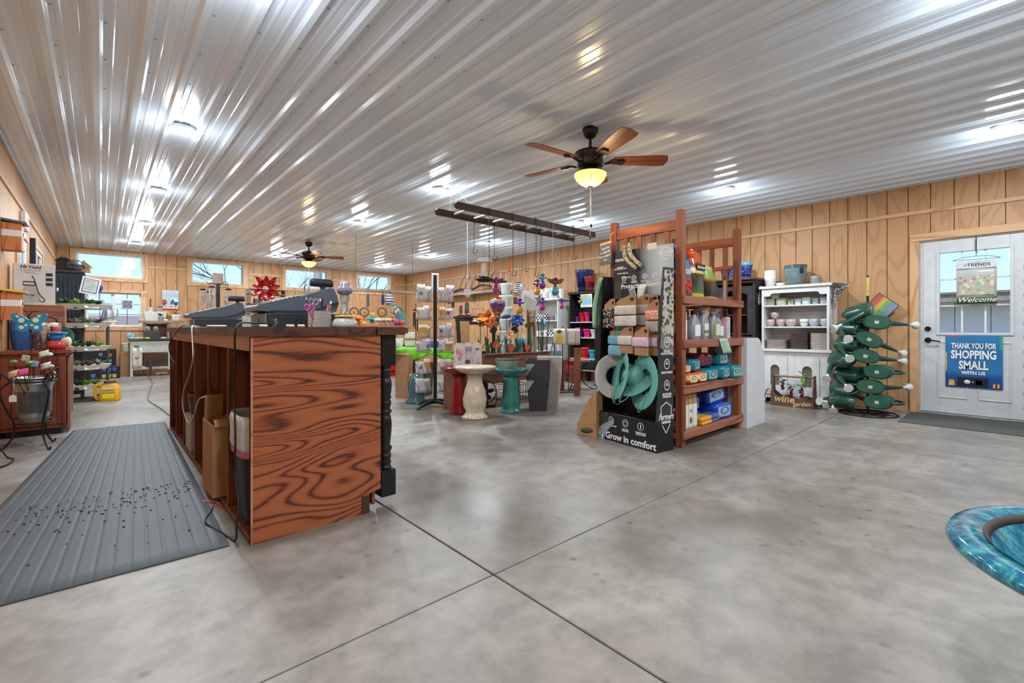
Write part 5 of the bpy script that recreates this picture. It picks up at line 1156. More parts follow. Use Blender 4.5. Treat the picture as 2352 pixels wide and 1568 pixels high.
# glass lamp-like ornament
og = T('glass_ornament', 'stacked glass ornament with purple top and yellow ring on counter', 'ornament', (1.09, 2.72, TZ))
FG = P('frosted_glass', (196, 198, 198), .15, 0, .08, 20, trans=.35); CG = P('clear_glass', (214, 220, 222), .06, 0, .05, 20, trans=.7); PG = P('purple_glass', (138, 128, 158), .1, 0, .15, 20, coat=.5, trans=.2)
MB().lathe([(0, 0), (.072, 0), (.074, .01), (.07, .03), (.055, .05), (.03, .06), (0, .062)], 28).build('dome_base', FG, og); MB().lathe([(.02, .058), (.056, .058), (.06, .064), (.056, .07), (.02, .07), (.02, .058)], 28).build('yellow_ring', ceram('yellow_glass', (226, 184, 70)), og)
MB().lathe([(0, .068), (.024, .068), (.019, .12), (.022, .15), (0, .152)], 20).build('stem', CG, og); MB().lathe([(0, .15), (.026, .152), (.03, .162), (.024, .17), (.03, .178), (.024, .19), (0, .19)], 20).build('glass_beads', CG, og)
MB().lathe([(0, .188), (.022, .19), (.042, .205), (.045, .222), (.036, .24), (.024, .246), (.027, .262), (.021, .262), (.02, .25), (0, .25)], 24).build('purple_vase', PG, og); MB().lathe([(.024, .246), (.027, .27), (.02, .27), (.02, .246), (.024, .246)], 20).build('neck_collar', FG, og)
# oddments on the worktop
TEALB = P('teal_cover', (70, 140, 156), .5)
tag(MB().box(-.05, .05, -.16, .16, 0, .014).build('notebook', TEALB, None, (.58, 4.75, TZ), (0, 0, -.1), .002), 'teal notebook lying by the small register', 'notebook'); tag(MB().box(-.06, .06, -.09, .09, 0, .003).build('paper_slip', CARD, None, (.56, 4.25, TZ), (0, 0, .2)), 'white paper slip on the counter edge', 'paper')
tag(MB().lathe([(0, 0), (.05, 0), (.06, .01), (.052, .014), (0, .006)], 20).build('coin_dish', CARD, None, (.58, 3.62, TZ)), 'small white change dish near the big register', 'dish'); tag(MB().prism([(-.1, 0), (.1, 0), (.085, .1), (-.085, .1)], -.002, .002, 'y').build('card_sign', P('grey_card', (170, 168, 160), .6), None, (.96, 4.3, TZ), (-.35, 0, .3)), 'small grey card sign between the two registers', 'sign')
bc = T('binder_clip', 'chrome binder clip on the counter edge', 'clip', (.66, 2.52, TZ), .4); MB().prism([(-.015, 0), (.015, 0), (0, .018)], -.014, .014, 'y').build('clip_body', BLACK, bc); MB().tube([(-.004, 0, .016), (-.01, .005, .04), (.002, .005, .044), (.004, 0, .016)], .0015, 5).build('clip_wire', CHROME, bc)
for k, (x, y) in enumerate(((.62, 2.6), (.72, 2.5), (.78, 2.52))): tag(MB().box(-.018, .018, -.012, .012, 0, .012).build('eraser', CARD, None, (x, y, TZ), (0, 0, .4*k), .003), ('small white block left of the binder clip', 'small white block right of the binder clip', 'small white block nearest the pen cup')[k], 'eraser')
carton('wooden_block', 'small orange wood block right of the glass ornament', 'block', (1.2, 2.56, TZ), .05, .03, .02, P('orange_wood', (222, 140, 90), .6), .2)
# trash bin, boxes and oddments in the cubbies
tb = T('trash_bin', 'tall black trash bin with white liner under the counter', 'trash bin', (.63, 2.68, .032))
loft(MB(), [(0, 0, 0, .085, .11, 6), (0, 0, .48, .12, .16, 6), (0, 0, .5, .115, .155, 6), (0, 0, .5, .11, .15, 6), (0, 0, .05, .08, .1, 6)], 28).build('bin_body', P('bin_black', (30, 31, 33), .45), tb)
wb_ = lambda a, z, r: r
m = MB(); rr = random.Random(2); secs = []
for k, (z, s_) in enumerate(((.36, 1.02), (.4, 1.05), (.44, 1.07), (.48, 1.08), (.52, 1.09), (.55, 1.02), (.54, .96), (.48, .95))): secs.append((rr.uniform(-.004, .004), rr.uniform(-.006, .006), z, .12*s_, .16*s_, 5))
loft(m, secs, 28, cap=False).build('liner_bag', P('bag_white', (200, 202, 208), .3, 0, .12, 18), tb)
loft(MB(), [(0, 0, .345, .121, .161, 5), (0, 0, .375, .127, .168, 5)], 28, cap=False).build('liner_red_band', P('bag_red', (206, 110, 116), .35), tb)
bx = T('open_carton', 'open kraft carton standing in a counter cubby', 'box', (.64, 3.3, .0315))
for s in ((-.16, .16, -.17, -.166), (-.16, .16, .166, .17), (-.16, -.156, -.166, .166), (.156, .16, -.166, .166)): MB().box(s[0], s[1], s[2], s[3], 0, .42).build('carton_wall', KRAFT, bx)
MB().box(-.156, .156, -.166, .166, 0, .004).build('carton_bottom', KRAFT, bx); MB().cbox((-.1, .17, .49), (.1, .004, .14), (.1, 0, .1)).build('flap', KRAFT, bx); MB().cbox((.0, -.17, .43), (.3, .004, .06), (-.9, 0, 0)).build('flap', KRAFT, bx)
carton('file_stack', 'stack of papers and boxes low in the far cubby', 'papers', (.63, 4.55, .031), .2, .3, .28, P('paper_stack', (190, 186, 178), .8, 0, .3, 60)); pot('dark_mug', 'dark blue tumbler standing on papers in the far cubby', 'cup', (.6, 4.55, .3115), ceram('midnight_glaze', (30, 38, 58)), .07, .05, .17)
def cord(label, pts, r, mat, name='power_cord', grp=None): return tag(MB().tube(spline(pts, 6), r, 6).build(name, mat, None), label, 'cord', grp)
WCORD = P('white_cord', (206, 198, 186), .5); BCORD = P('black_cord', (28, 28, 30), .5)
cord('black power cord hanging down the near end of counter to the floor', [(.8, 2.98, TZ+.01), (.62, 2.75, TZ+.02), (.49, 2.53, TZ+.006), (.483, 2.55, .9), (.484, 2.57, .7), (.482, 2.53, .5), (.484, 2.55, .33), (.482, 2.46, .2), (.47, 2.44, .1), (.475, 2.5, .008), (.45, 2.62, .008), (.4, 2.8, .024), (.45, 2.98, .01), (.47, 3.05, .01)], .0045, BCORD)
cord('white cord looping down the front of the counter cubbies', [(.55, 4.3, TZ+.006), (.49, 4.0, TZ+.004), (.482, 3.92, .93), (.482, 3.9, .8), (.482, 4.1, .66), (.48, 4.38, .52), (.48, 4.42, .4), (.48, 4.2, .33), (.48, 4.0, .335), (.48, 3.8, .43), (.48, 3.62, .545), (.49, 3.4, .59)], .0045, WCORD)
cord('black cord draped over the far end of the counter', [(.6, 4.9, TZ+.008), (.5, 4.6, TZ+.012), (.485, 5.0, .96), (.483, 5.4, .86), (.484, 5.3, .76), (.483, 5.0, .7), (.48, 5.3, .68)], .0045, BCORD)
cord('orange cord end lying on the floor by the counter', [(.44, 3.2, .008), (.5, 3.12, .008), (.51, 3.02, .008)], .0045, P('orange_cord', (220, 90, 50), .5))
cord('grey cord trailing across floor from the far table', [(.75, 12.3, .008), (.71, 10.75, .008), (.58, 9.3, .008), (.5, 8.2, .008), (.56, 7.3, .008), (.6, 6.4, .008), (.6, 5.9, .01)], .0045, P('grey_cord', (70, 74, 76), .5))
# anti-fatigue mat
MT = NB('grey_vinyl_mat'); v_ = MT.co('Object'); MT.col(MT.mix(MT.ramp(MT.noise(v_, 2.5, 4, .6), [(.4, (0, 0, 0)), (.65, (120, 120, 120))]), (68, 72, 76), (84, 88, 91))); MT.bump(MT.noise(v_, 260, 2), .12, .001); MT = MT.set(.55)
A_, B_, C_, D__ = Vector((-.56, 2.5, 0)), Vector((.447, 2.472, 0)), Vector((.52, 6.22, 0)), Vector((-.2, 6.31, 0))
def matfn(u, v):
    p = (A_*(1-u)+B_*u)*(1-v)+(D__*(1-u)+C_*u)*v
    e = min(u, 1-u, v*3.4, (1-v)*3.4)/.035
    q = (u*17) % 1; rib = .0016 if .08 < q < .92 else 0; fine = .0008*math.cos(2*PI*u*17*7)
    hump = .016*math.exp(-((v-.31-.05*u+.03*math.sin(u*2))/.018)**2)*min(1, u*6, (1-u)*6)
    return (p.x, p.y, .004+.009*min(1, max(0, e))+(rib+fine)*min(1, max(0, e-.3))+hump)
m = MB(); m.sheet(matfn, 238, 44, .003); tag(m.build('floor_mat', MT), 'long grey ribbed anti-fatigue mat behind the counter', 'mat')
dm = MB(); rr = random.Random(8)
for k in range(150):
    u, v = rr.uniform(.12, .95), .31-abs(rr.gauss(.04, .035)) if rr.random() < .75 else rr.uniform(.05, .3)
    v = max(.04, v); p = matfn(u, v); dm.cbox((p[0], p[1], p[2]+.004), (rr.uniform(.004, .016), rr.uniform(.003, .008), .003), (0, 0, rr.uniform(0, 3)))
tag(dm.build('potting_crumbs', P('soil_dark', (52, 44, 38), .9)), 'dark soil crumbs scattered on the grey mat', 'soil', kind='stuff')
# ------------------------------------------------------------------ left side: cabinet, bucket stand, plant tower, armoire
cab = T('cherry_cabinet', 'dark cherry base cabinet at left with open raised-panel door', 'cabinet', (-.68, 6.2, 0))
MB().box(0, .43, 0, .8, .06, .77).build('body', CHERRY, cab, bev=.004); MB().box(.03, .4, .03, .78, 0, .06).build('toe_kick', BLACK, cab); MB().box(-.0, .47, -.03, .84, .77, .808).build('cabinet_top', CHERRY, cab, bev=.006)
for p in ((.0, .05, .1, .74), (.37, .428, .1, .74), (.05, .37, .1, .16), (.05, .37, .66, .74)): MB().box(p[0], p[1], -.014, -.0005, p[2], p[3]).build('frame_rail', CHERRY, cab, bev=.004)
MB().box(.07, .35, -.01, -.0005, .19, .63).build('raised_panel', CHERRY, cab, bev=.008)
dd = T('cabinet_door', None, None, (.46, .05, 0)); dd.parent = cab
DRP = wood('door_pinkish', (150, 104, 88), (124, 82, 68), None, .35, 'Z', 1, 4)
for p in ((0, .09, .04, .745), (.53, .62, .04, .745), (.09, .53, .04, .13), (.09, .53, .655, .745)): MB().box(-.025, 0, p[0], p[1], p[2], p[3]).build('door_rail', DRP, dd, bev=.004)
MB().box(-.02, -.008, .09, .53, .13, .655).build('door_panel', CHERRY, dd, bev=.004)
for z in (.2, .6): MB().box(-.035, -.02, -.03, .01, z-.03, z+.03).build('hinge', BLACK, cab, (.46, .05, 0), bev=.003)
CT = .809
# wooden crate with sprayer carton
wc = T('wooden_crate', 'brown wooden crate standing on the cherry cabinet', 'crate', (-.5, 6.72, CT))
CRW = wood('crate_cedar', (150, 92, 62), (120, 70, 48), None, .6, 'X', 1.3, 6)
for p in ((-.18, .22, .0, .02, 0, .43), (-.18, .22, .3, .32, 0, .43), (-.18, -.16, .02, .3, 0, .43), (.2, .22, .02, .3, 0, .43), (-.16, .2, .02, .3, 0, .02), (-.17, .21, .005, .315, .4305, .445)): MB().box(*p).build('crate_board', CRW, wc, bev=.004)
sp = T('sprayer_carton', 'white carton printed with a two gallon tank sprayer on the crate', 'box', (-.51, 6.82, CT+.446), .12)
SPC = P('sprayer_white', (206, 200, 194), .5, 0, .03); MB().box(-.15, .15, -.05, .1, 0, .42).build('carton_body', SPC, sp, bev=.003)
INKG = P('ink_grey', (150, 144, 140), .5)
text('lettering', 'Hi-Yield', .045, INKB, sp, (-.03, -.051, .385), (PI/2, 0, 0), off=.0012, shear=.2); text('lettering', '2 GALLON', .03, INKG, sp, (-.03, -.051, .35), (PI/2, 0, 0), off=.0004); text('lettering', 'Tank Sprayer', .018, INKB, sp, (-.02, -.051, .325), (PI/2, 0, 0))
MB().prism([(-.1, .02), (.03, .02), (.045, .06), (.04, .12), (.01, .16), (.0, .19), (-.07, .19), (-.08, .16), (-.105, .12), (-.115, .06)], -.052, -.0505, 'y').build('tank_print', P('tank_grey', (178, 170, 166), .5), sp)
MB().tube([(-.08, -.052, .2), (-.08, -.052, .235), (0, -.052, .235), (.0, -.052, .2)], .006, 5, closed=True).build('handle_print', INKB, sp); MB().tube(spline([(-.02, -.052, .3), (.0, -.052, .25), (.03, -.052, .12), (.07, -.052, .06), (.06, -.052, .03), (.03, -.052, .05)], 5), .004, 5).build('hose_print', INKB, sp)
for z in (.3, .25, .2): MB().box(.08, .13, -.052, -.0505, z, z+.033).build('feature_icon', INKB, sp, bev=.004)
text('lettering', 'Hi-Yield', .02, INKB, sp, (-.035, -.0525, .1), (PI/2, 0, 0), off=.0006); 
# goods in front of the crate
tag(loft(MB(), [(0, 0, 0, .06, .05, 3), (-.01, 0, .08, .075, .055, 3), (-.03, 0, .17, .07, .05, 3), (-.06, 0, .24, .05, .035, 3), (-.075, 0, .265, .02, .015, 2)], 18).build('blue_cushion', P('denim_blue', (36, 70, 116), .8, 0, .2, 40), None, (-.55, 6.3, CT), (0, .1, .2)), 'curved denim blue cushion at left on the cherry cabinet', 'cushion')
tag(loft(MB(), [(0, 0, 0, .035, .07, 3), (0, 0, .1, .04, .075, 3), (-.02, 0, .2, .035, .06, 3), (-.03, 0, .24, .01, .03, 2)], 16).build('floral_cushion', spots('dark_rose', (52, 36, 46), [(150, 90, 100), (110, 60, 74), (84, 60, 60)], 50, .8, .4), None, (-.475, 6.33, CT), (0, .12, .2)), 'dark rose patterned cushion beside the blue one', 'cushion')
tt = T('ribbed_tote', 'tan and red ribbed tote with black handle on the cherry cabinet', 'bag', (-.38, 6.42, CT), .3)
TAN = P('tan_leather', (164, 128, 98), .7, 0, .15, 30)
for k in range(5): loft(MB(), [(-.045+.0*k, 0, .0, .05, .06, 3), (-.045, 0, .04, .055, .07, 3), (-.04, 0, .046, .045, .06, 3)], 16).build('rib_panel', TAN, tt, (0, 0, k*.044))
for k in range(5): loft(MB(), [(.045, 0, .0, .035, .06, 3), (.045, 0, .04, .04, .07, 3), (.04, 0, .046, .03, .06, 3)], 16).build('rib_panel', TAN if k % 2 else P('tote_red', (190, 60, 56), .7), tt, (0, 0, k*.044))
loft(MB(), [(0, 0, .22, .08, .06, 3), (0, 0, .25, .085, .065, 3), (0, 0, .262, .05, .05, 3)], 18).build('tote_top', spots('tote_print', (200, 190, 176), [(200, 110, 90), (60, 90, 130), (230, 226, 216)], 24, .7), tt)
MB().tube(spline([(-.06, 0, .25), (-.05, 0, .3), (0, 0, .32), (.05, 0, .3), (.06, 0, .25)], 5), .009, 6).build('handle', BLACK, tt)
tag(MB().ball((0, 0, .055), .055, 16, 10).build('red_ball', ceram('ball_red', (196, 52, 56)), None, (-.33, 6.63, CT)), 'glossy red glass ball in front of the crate', 'ball')
tag(MB().lathe([(0, 0), (.05, 0), (.09, .03), (.105, .075), (.1, .075), (.085, .034), (.045, .008), (0, .008)], 26).build('green_bowl', ceram('dark_green_glaze', (40, 92, 72)), None, (-.325, 6.44, CT+.11), (1.15, 0, .5)), 'dark green glazed bowl leaning behind the gnome jar', 'bowl')
gn = T('gnome_jar', 'glossy gnome jar with blue lid and red body on the cabinet corner', 'jar', (-.31, 6.24, CT), .2)
MB().lathe([(0, 0), (.055, 0), (.078, .03), (.08, .055), (.06, .085), (.05, .09), (0, .09)], 24).build('red_body', ceram('gnome_red', (196, 60, 62)), gn); MB().lathe([(0, .085), (.056, .088), (.06, .13), (.054, .145), (.07, .15), (.074, .165), (.068, .17), (0, .17)], 24).build('blue_lid', ceram('cobalt_lid', (28, 116, 190)), gn)
MB().ball((.045, -.045, .08), (.038, .03, .04), 12, 8).build('gnome_face', ceram('gnome_face', (222, 160, 116)), gn); MB().ball((.07, -.03, .075), (.025, .035, .05), 10, 8).build('white_beard', ceram('gnome_white', (226, 226, 226)), gn)
# iron stand with bucket
st = T('iron_plant_stand', 'scrolled iron stand holding a galvanised bucket', 'plant stand', (-.42, 5.62, 0))
for z, r_ in ((.57, .135), (.22, .115)): MB().tube([(r_*math.cos(2*PI*k/30), r_*math.sin(2*PI*k/30), z) for k in range(30)], .007, 6, closed=True).build('ring', IRON, st)
for k in range(3):
    a = -PI/2+.5+k*2*PI/3; c_, s_ = math.cos(a), math.sin(a)
    pts = [(.21, .64), (.25, .66), (.25, .6), (.2, .59), (.19, .64), (.145, .57), (.2, .5), (.17, .36), (.12, .22), (.13, .1), (.19, .012), (.22, .012), (.225, .03)]
    MB().tube(spline([(r_*c_, r_*s_, z) for r_, z in pts], 5), .008, 6).build('leg', IRON, st)
bk = T('galvanised_bucket', 'galvanised metal bucket held in the iron stand', 'bucket', (-.42, 5.62, .228))
potm(.12, .088, .375, t=.003, lip=.005, lh=.015, n=32).build('bucket_body', GALV, bk); 
for z in (.32, .345): MB().lathe([(.118, z-.006), (.123, z), (.119, z+.006)], 32, cap=False).build('bead', GALV, bk)
for a in (.6, .6+PI): MB().tube([(.122*math.cos(a), .122*math.sin(a), .33), (.14*math.cos(a), .14*math.sin(a), .335), (.138*math.cos(a), .138*math.sin(a), .3), (.122*math.cos(a), .122*math.sin(a), .3)], .004, 5).build('ear', GALV, bk)
BZ = .228+.082
def stake(name, label, cat, top, mat_stem=IRON, r=.003, base=(-.42, 5.62)):
    t = T(name, label, cat, (base[0], base[1], BZ), 0, 'garden stakes in the bucket'); MB().tube([(0, 0, .0), (top[0]-base[0], top[1]-base[1], top[2]-BZ)], r, 5).build('stem', mat_stem, t)
    return t, Vector((top[0]-base[0], top[1]-base[1], top[2]-BZ))
bt, e = stake('butterfly_stake', 'blue butterfly garden stake with white dots standing in bucket', 'garden stake', (-.44, 5.5, .98), base=(-.41, 5.6))
half = [(x*.82, z*.92) for x, z in [(0, -.045), (.03, -.08), (.07, -.085), (.1, -.06), (.1, -.03), (.085, -.015), (.12, .02), (.135, .06), (.13, .08), (.08, .075), (.03, .045), (0, .02)]]
bfp = half+[(-x, z) for x, z in half[::-1][1:-1]]
BB = P('butterfly_blue', (24, 140, 176), .4, 0, .05); CD = P('cream_dot', (222, 216, 204), .5, 0, .03)
fz = math.radians(-14)
MB().prism(bfp, -.008, .008, 'y').build('wings', BB, bt, (e.x, e.y, e.z+.085), (0, 0, fz), .002)
for x, z, r_ in ((.05, .02, .024), (-.055, .018, .024), (.075, .055, .012), (-.085, .052, .012), (.055, -.045, .018), (-.055, -.045, .018), (.02, -.025, .011), (-.022, -.026, .011)):
    MB().cyl((x*.82, -.0085, z*.92), (x*.82, -.0105, z*.92), r_*.85, n=16).build('dot', CD, bt, (e.x, e.y, e.z+.085), (0, 0, fz))
MB().ball((0, -.01, .04), (.012, .01, .014), 10, 6).tube(spline([(0, -.01, .05), (-.01, -.01, .08), (-.03, -.01, .095)], 4), .004, 5).tube(spline([(0, -.01, .05), (.02, -.01, .085), (.06, -.01, .09)], 4), .004, 5).build('head', IRON, bt, (e.x, e.y, e.z+.085), (0, 0, fz))
for k, (tx, ty, tz, shp, c, lb) in enumerate(((-.53, 5.5, .74, 'ball', (96, 128, 80), 'green glass ball stake at left of the bucket'), (-.46, 5.48, .77, 'flat', (176, 176, 150), 'pale square stake head behind the butterfly stem'), (-.44, 5.47, .73, 'ball', (90, 140, 60), 'lime green stake head below the butterfly'), (-.41, 5.47, .72, 'flat', (120, 164, 196), 'small light blue stake head below the butterfly'), (-.36, 5.55, .8, 'tag', (206, 190, 164), 'cream paper tag on a stake right of the butterfly'), (-.33, 5.6, .79, 'ball', (196, 206, 190), 'pale shell stake head at right of bucket'), (-.345, 5.5, .7, 'tag', (206, 204, 200), 'white paper tag lower right on a stake'), (-.32, 5.55, .69, 'ball', (170, 166, 164), 'grey pearl stake head right of bucket'), (-.47, 5.42, .66, 'tag', (232, 84, 150), 'bright pink tag on a stake over the bucket'), (-.52, 5.42, .65, 'tag', (214, 176, 140), 'tan paper tag at left of bucket rim'), (-.31, 5.52, .635, 'ball', (222, 146, 90), 'orange stake head at right of bucket rim'))):
    t, e = stake('garden_stake', lb, 'garden stake', (tx, ty, tz)); mt = P('stake_%d' % k, c, .3 if shp == 'ball' else .6, 0, .2, 20)
    if shp == 'ball': MB().ball(e, (.026, .026, .018), 12, 8).build('head', mt, t)
    elif shp == 'flat': MB().cbox(e, (.05, .01, .05), (0, .2, -.2)).build('head', mt, t, bev=.006)
    else: MB().sheet(lambda u, v: (e.x-.03+.06*u, e.y-.006*math.sin(u*5), e.z-.035+.05*v+.02*u), 4, 3, .0015).build('tag', mt, t)
hg = T('hang_tag', 'white gift tag hanging at left side of the bucket stand', 'tag', (-.53, 5.46, .42), -.2)
MB().prism([(-.022, 0), (.022, 0), (.022, .04), (.012, .055), (-.012, .055), (-.022, .04)], -.001, .001, 'y').build('tag_card', CARD, hg); MB().tube([(0, 0, .05), (.005, .01, .1), (0, .02, .19)], .0012, 4).build('string', CARD, hg)
cord('dark cord on the floor at far left', [(-.6, 5.4, .4), (-.62, 5.35, .2), (-.55, 5.3, .02), (-.5, 5.2, .007), (-.52, 5.0, .007), (-.6, 4.9, .007)], .006, IRON)
# birdhouses on the left wall
def birdhouse(loc, label, body, roof, s=1.0):
    t = T('birdhouse', label, 'birdhouse', loc, PI/2, 'birdhouses on the left wall')
    MB().box(-.08*s, .08*s, -.13*s, 0, 0, .26*s).build('house_body', body, t, bev=.003); MB().cbox((0, -.07*s, .275*s), (.21*s, .19*s, .02), (.12, 0, 0)).build('roof', roof, t, bev=.002); MB().box(-.082*s, .082*s, -.133*s, .0, .13*s, .19*s).build('white_band', CARD, t, bev=.002); MB().cyl((0, -.134*s, .16*s), (0, -.137*s, .16*s), .022*s, n=16).build('entry_hole', BLACK, t)
OB = wood('birdhouse_orange', (196, 116, 62), (168, 92, 48), None, .5, 'Z'); 
birdhouse((-.688, 6.42, 1.75), 'orange birdhouse with grey roof high on left wall', OB, P('roof_slate', (96, 104, 122), .5)); birdhouse((-.688, 6.36, 1.09), 'orange birdhouse with yellow roof low on left wall', OB, P('roof_yellow', (212, 170, 60), .5))
# exit sign
ex = T('exit_sign', 'white and red exit sign on left wall above the glazed door', 'exit sign', (-.689, 7.8, 2.16), PI/2)
MB().box(-.15, .15, -.05, 0, 0, .2).build('housing', P('sign_white', (216, 206, 200), .4), ex, bev=.006); MB().box(-.135, .135, -.052, -.05, .02, .18).build('lit_face', emis('exit_face', (255, 226, 226), .5), ex); text('lettering', 'EXIT', .13, emis('exit_red', (236, 60, 60), 1.0), ex, (0, -.053, .1), (PI/2, 0, 0), off=.002); MB().ball((-.11, -.03, -.004), .008, 8, 6).build('indicator_lamp', emis('led_red', (255, 60, 40), 3), ex)
# dark shutter / banner beside the left window
tag(MB().box(0, .05, -.05, .05, 0, 1.0).build('dark_post', P('post_black', (36, 36, 42), .5), None, (-.688, 8.72, 1.2), bev=.004), 'dark upright post between the left door and window', 'post')
# armoire on the left
la = T('dark_hutch', 'dark teal black hutch with beaded front near the far left', 'hutch', (-.685, 9.75, 0), 0)
DT = P('dark_teal_paint', (38, 48, 58), .4, 0, .25, 8)
MB().box(0, .48, 0, .8, .05, 1.86).build('body', DT, la, bev=.004); MB().box(-.0, .5, -.03, .83, 1.86, 1.9).build('cornice', WALN, la, bev=.008); MB().box(.01, .47, .01, .79, 0, .05).build('plinth', BLACK, la)
for k in range(9): MB().box(.03+k*.047, .03+k*.047+.036, -.012, -.0005, .95, 1.8).build('bead_board', DT, la, bev=.004)
for p in ((0, .03), (.455, .48)): MB().box(p[0], p[1], -.02, -.0005, .9, 1.84).build('stile', DT, la, bev=.003)
for k in range(2): MB().box(.4805, .495, .03+k*.38, .03+k*.38+.36, .95, 1.8).build('door', DT, la, bev=.004)
MB().ball((.2, -.02, 1.6), (.014, .01, .03), 8, 6).build('price_tag', CARD, la)
ln = T('lantern', 'black metal lantern on top of the dark hutch', 'lantern', (-.43, 9.95, 1.9005))
MB().box(-.08, .08, -.08, .08, 0, .02).build('base', BLKM, ln); 
for sx_ in (-1, 1):
    for sy_ in (-1, 1): MB().box(sx_*.07-.008, sx_*.07+.008, sy_*.07-.008, sy_*.07+.008, .02, .17).build('corner_bar', BLKM, ln)
MB().box(-.06, .06, -.06, .06, .021, .165).build('smoked_glass', P('smoked', (46, 42, 44), .15), ln); MB().prism([(-.09, .17), (.09, .17), (.03, .21), (-.03, .21)], -.08, .08, 'y').build('hood', BLKM, ln); MB().tube([(.03*math.cos(PI*k/6), 0, .21+.03*math.sin(PI*k/6)) for k in range(7)], .004, 5).build('ring', BLKM, ln)
t = T('grey_vessel', 'round dark grey vessel on the front of dark hutch', 'vase', (-.3, 9.88, 1.9005)); MB().lathe([(0, 0), (.07, 0), (.1, .04), (.11, .09), (.09, .15), (.05, .18), (.04, .18), (.0, .17)], 24).build('vessel_body', P('pewter', (84, 84, 92), .4, .2, .2), t); MB().lathe([(.112, .08), (.116, .09), (.112, .1)], 24, cap=False).build('band', BLACK, t)
# tiered plant tower
pt = T('plant_tower', 'green pole plant tower with five cream tier trays', 'plant stand', (-.19, 8.8, 0))
MB().cyl((0, 0, 0), (0, 0, 1.34), .022, n=12).build('pole', P('tower_green', (54, 74, 62), .4), pt); MB().lathe([(0, 0), (.2, 0), (.2, .03), (.1, .05), (0, .05)], 6, smooth=False).build('base', P('tower_base', (50, 58, 44), .6), pt)
CRT = P('cream_tray', (222, 216, 198), .5, 0, .06); tiers = (1.28, 1.02, .7, .44, .17)
tm = MB().lathe([(0, 0), (.25, 0), (.32, .07), (.308, .07), (.245, .008), (0, .008)], 6, smooth=False).mesh('tray', [CRT]); lm = MB().box(-.1, .1, -.002, .002, 0, .035).mesh('tier_label', [CARD])
for z in tiers:
    tr = put('tray', tm, pt, (0, 0, z), (0, 0, PI/6+.3)); tr.scale = (.8, .8, 1) if z < .3 else (1, 1, 1); put('tier_label', lm, tr, (-.1, -.235, .012), (-.3, 0, -.1))
rr = random.Random(21); ki = 0
SUC = [FOL, FOL2, FOL3, P('succulent_mauve', (104, 84, 84), .5, 0, .3, 30), P('succulent_lime', (124, 168, 60), .5, 0, .25, 30), P('pebble_grey', (140, 136, 128), .7, 0, .3, 40)]
names = ['top', 'second', 'third', 'fourth', 'lowest']; pos = ['left', 'centre left', 'middle', 'centre right', 'right']
for zi, z in enumerate(tiers):
    for k in range(5):
        a = -PI*.5+(k-2)*.62-.3; r_ = .2 if z > .3 else .16; x, y = r_*math.cos(a), r_*math.sin(a)
        t = T('succulent', 'small %s succulent at %s of the %s plant tower tier' % (('leafy', 'sage', 'dark green', 'mauve', 'lime', 'grey')[(k*2+zi) % 6], pos[k], names[zi]), 'plant', (-.19+x, 8.8+y, z+.0085), 0, 'succulents on the plant tower')
        MB().lathe([(0, 0), (.035, 0), (.045, .05), (.04, .05), (0, .045)], 10).build('nursery_pot', BLACK, t); m = MB(); plantlet(m, (0, 0, .048), .1, 11, .07, .55, zi*7+k); plantlet(m, (0, 0, .05), .06, 7, .09, .55, zi*7+k+50); m.build('leaves', SUC[(k*2+zi) % 6], t)
sf = T('info_sign', 'tilted white framed notice on top of the plant tower', 'sign', (-.13, 8.72, 1.49), 0, rot=(-.25, .2, .1))
MB().box(-.1, .1, -.006, .006, 0, .25).build('frame', P('frame_pale', (206, 208, 212), .3), sf, bev=.004); MB().box(-.082, .082, -.008, -.0062, .02, .23).build('dark_border', P('border_grey', (74, 76, 80), .5), sf); MB().box(-.07, .07, -.0092, -.0082, .032, .218).build('notice_sheet', P('notice_paper', (190, 192, 186), .6), sf)
for k in range(5): MB().box(-.055, .05, -.0099, -.0092, .19-k*.03, .196-k*.03).build('text_line', P('ink_mid', (120, 120, 118), .6), sf)
MB().cyl((0, .0, -.15), (0, 0, 0), .012, n=8).build('clip_stem', CHROME, sf)
t = T('glass_balloon', 'small cobalt glass balloon on a wire near the low window', 'ornament', (-.02, 8.85, 1.36)); MB().lathe([(0, .16), (.02, .17), (.045, .22), (.048, .25), (.035, .28), (0, .29)], 18).build('balloon', P('cobalt_glass', (40, 70, 200), .08, 0, .1, 10, coat=.5), t); MB().cyl((0, 0, 0), (0, 0, .165), .003, n=5).build('wire', BLKM, t)
t = T('gable_birdhouse', 'pale wooden gabled birdhouse behind the notice sign', 'birdhouse', (-.2, 9.9, 1.9005)); MB().prism([(-.08, 0), (.08, 0), (.08, .09), (0, .17), (-.08, .09)], -.06, .06, 'y').build('house_body', wood('straw_wood', (190, 166, 110), (166, 140, 90), None, .7), t); MB().cyl((0, -.0605, .07), (0, -.063, .07), .02, n=14).build('entry_hole', BLACK, t)
for s in (-1, 1): MB().beam((s*.1, 0, .08), (0, 0, .18), .15, .012).build('roof_board', CARD, t)
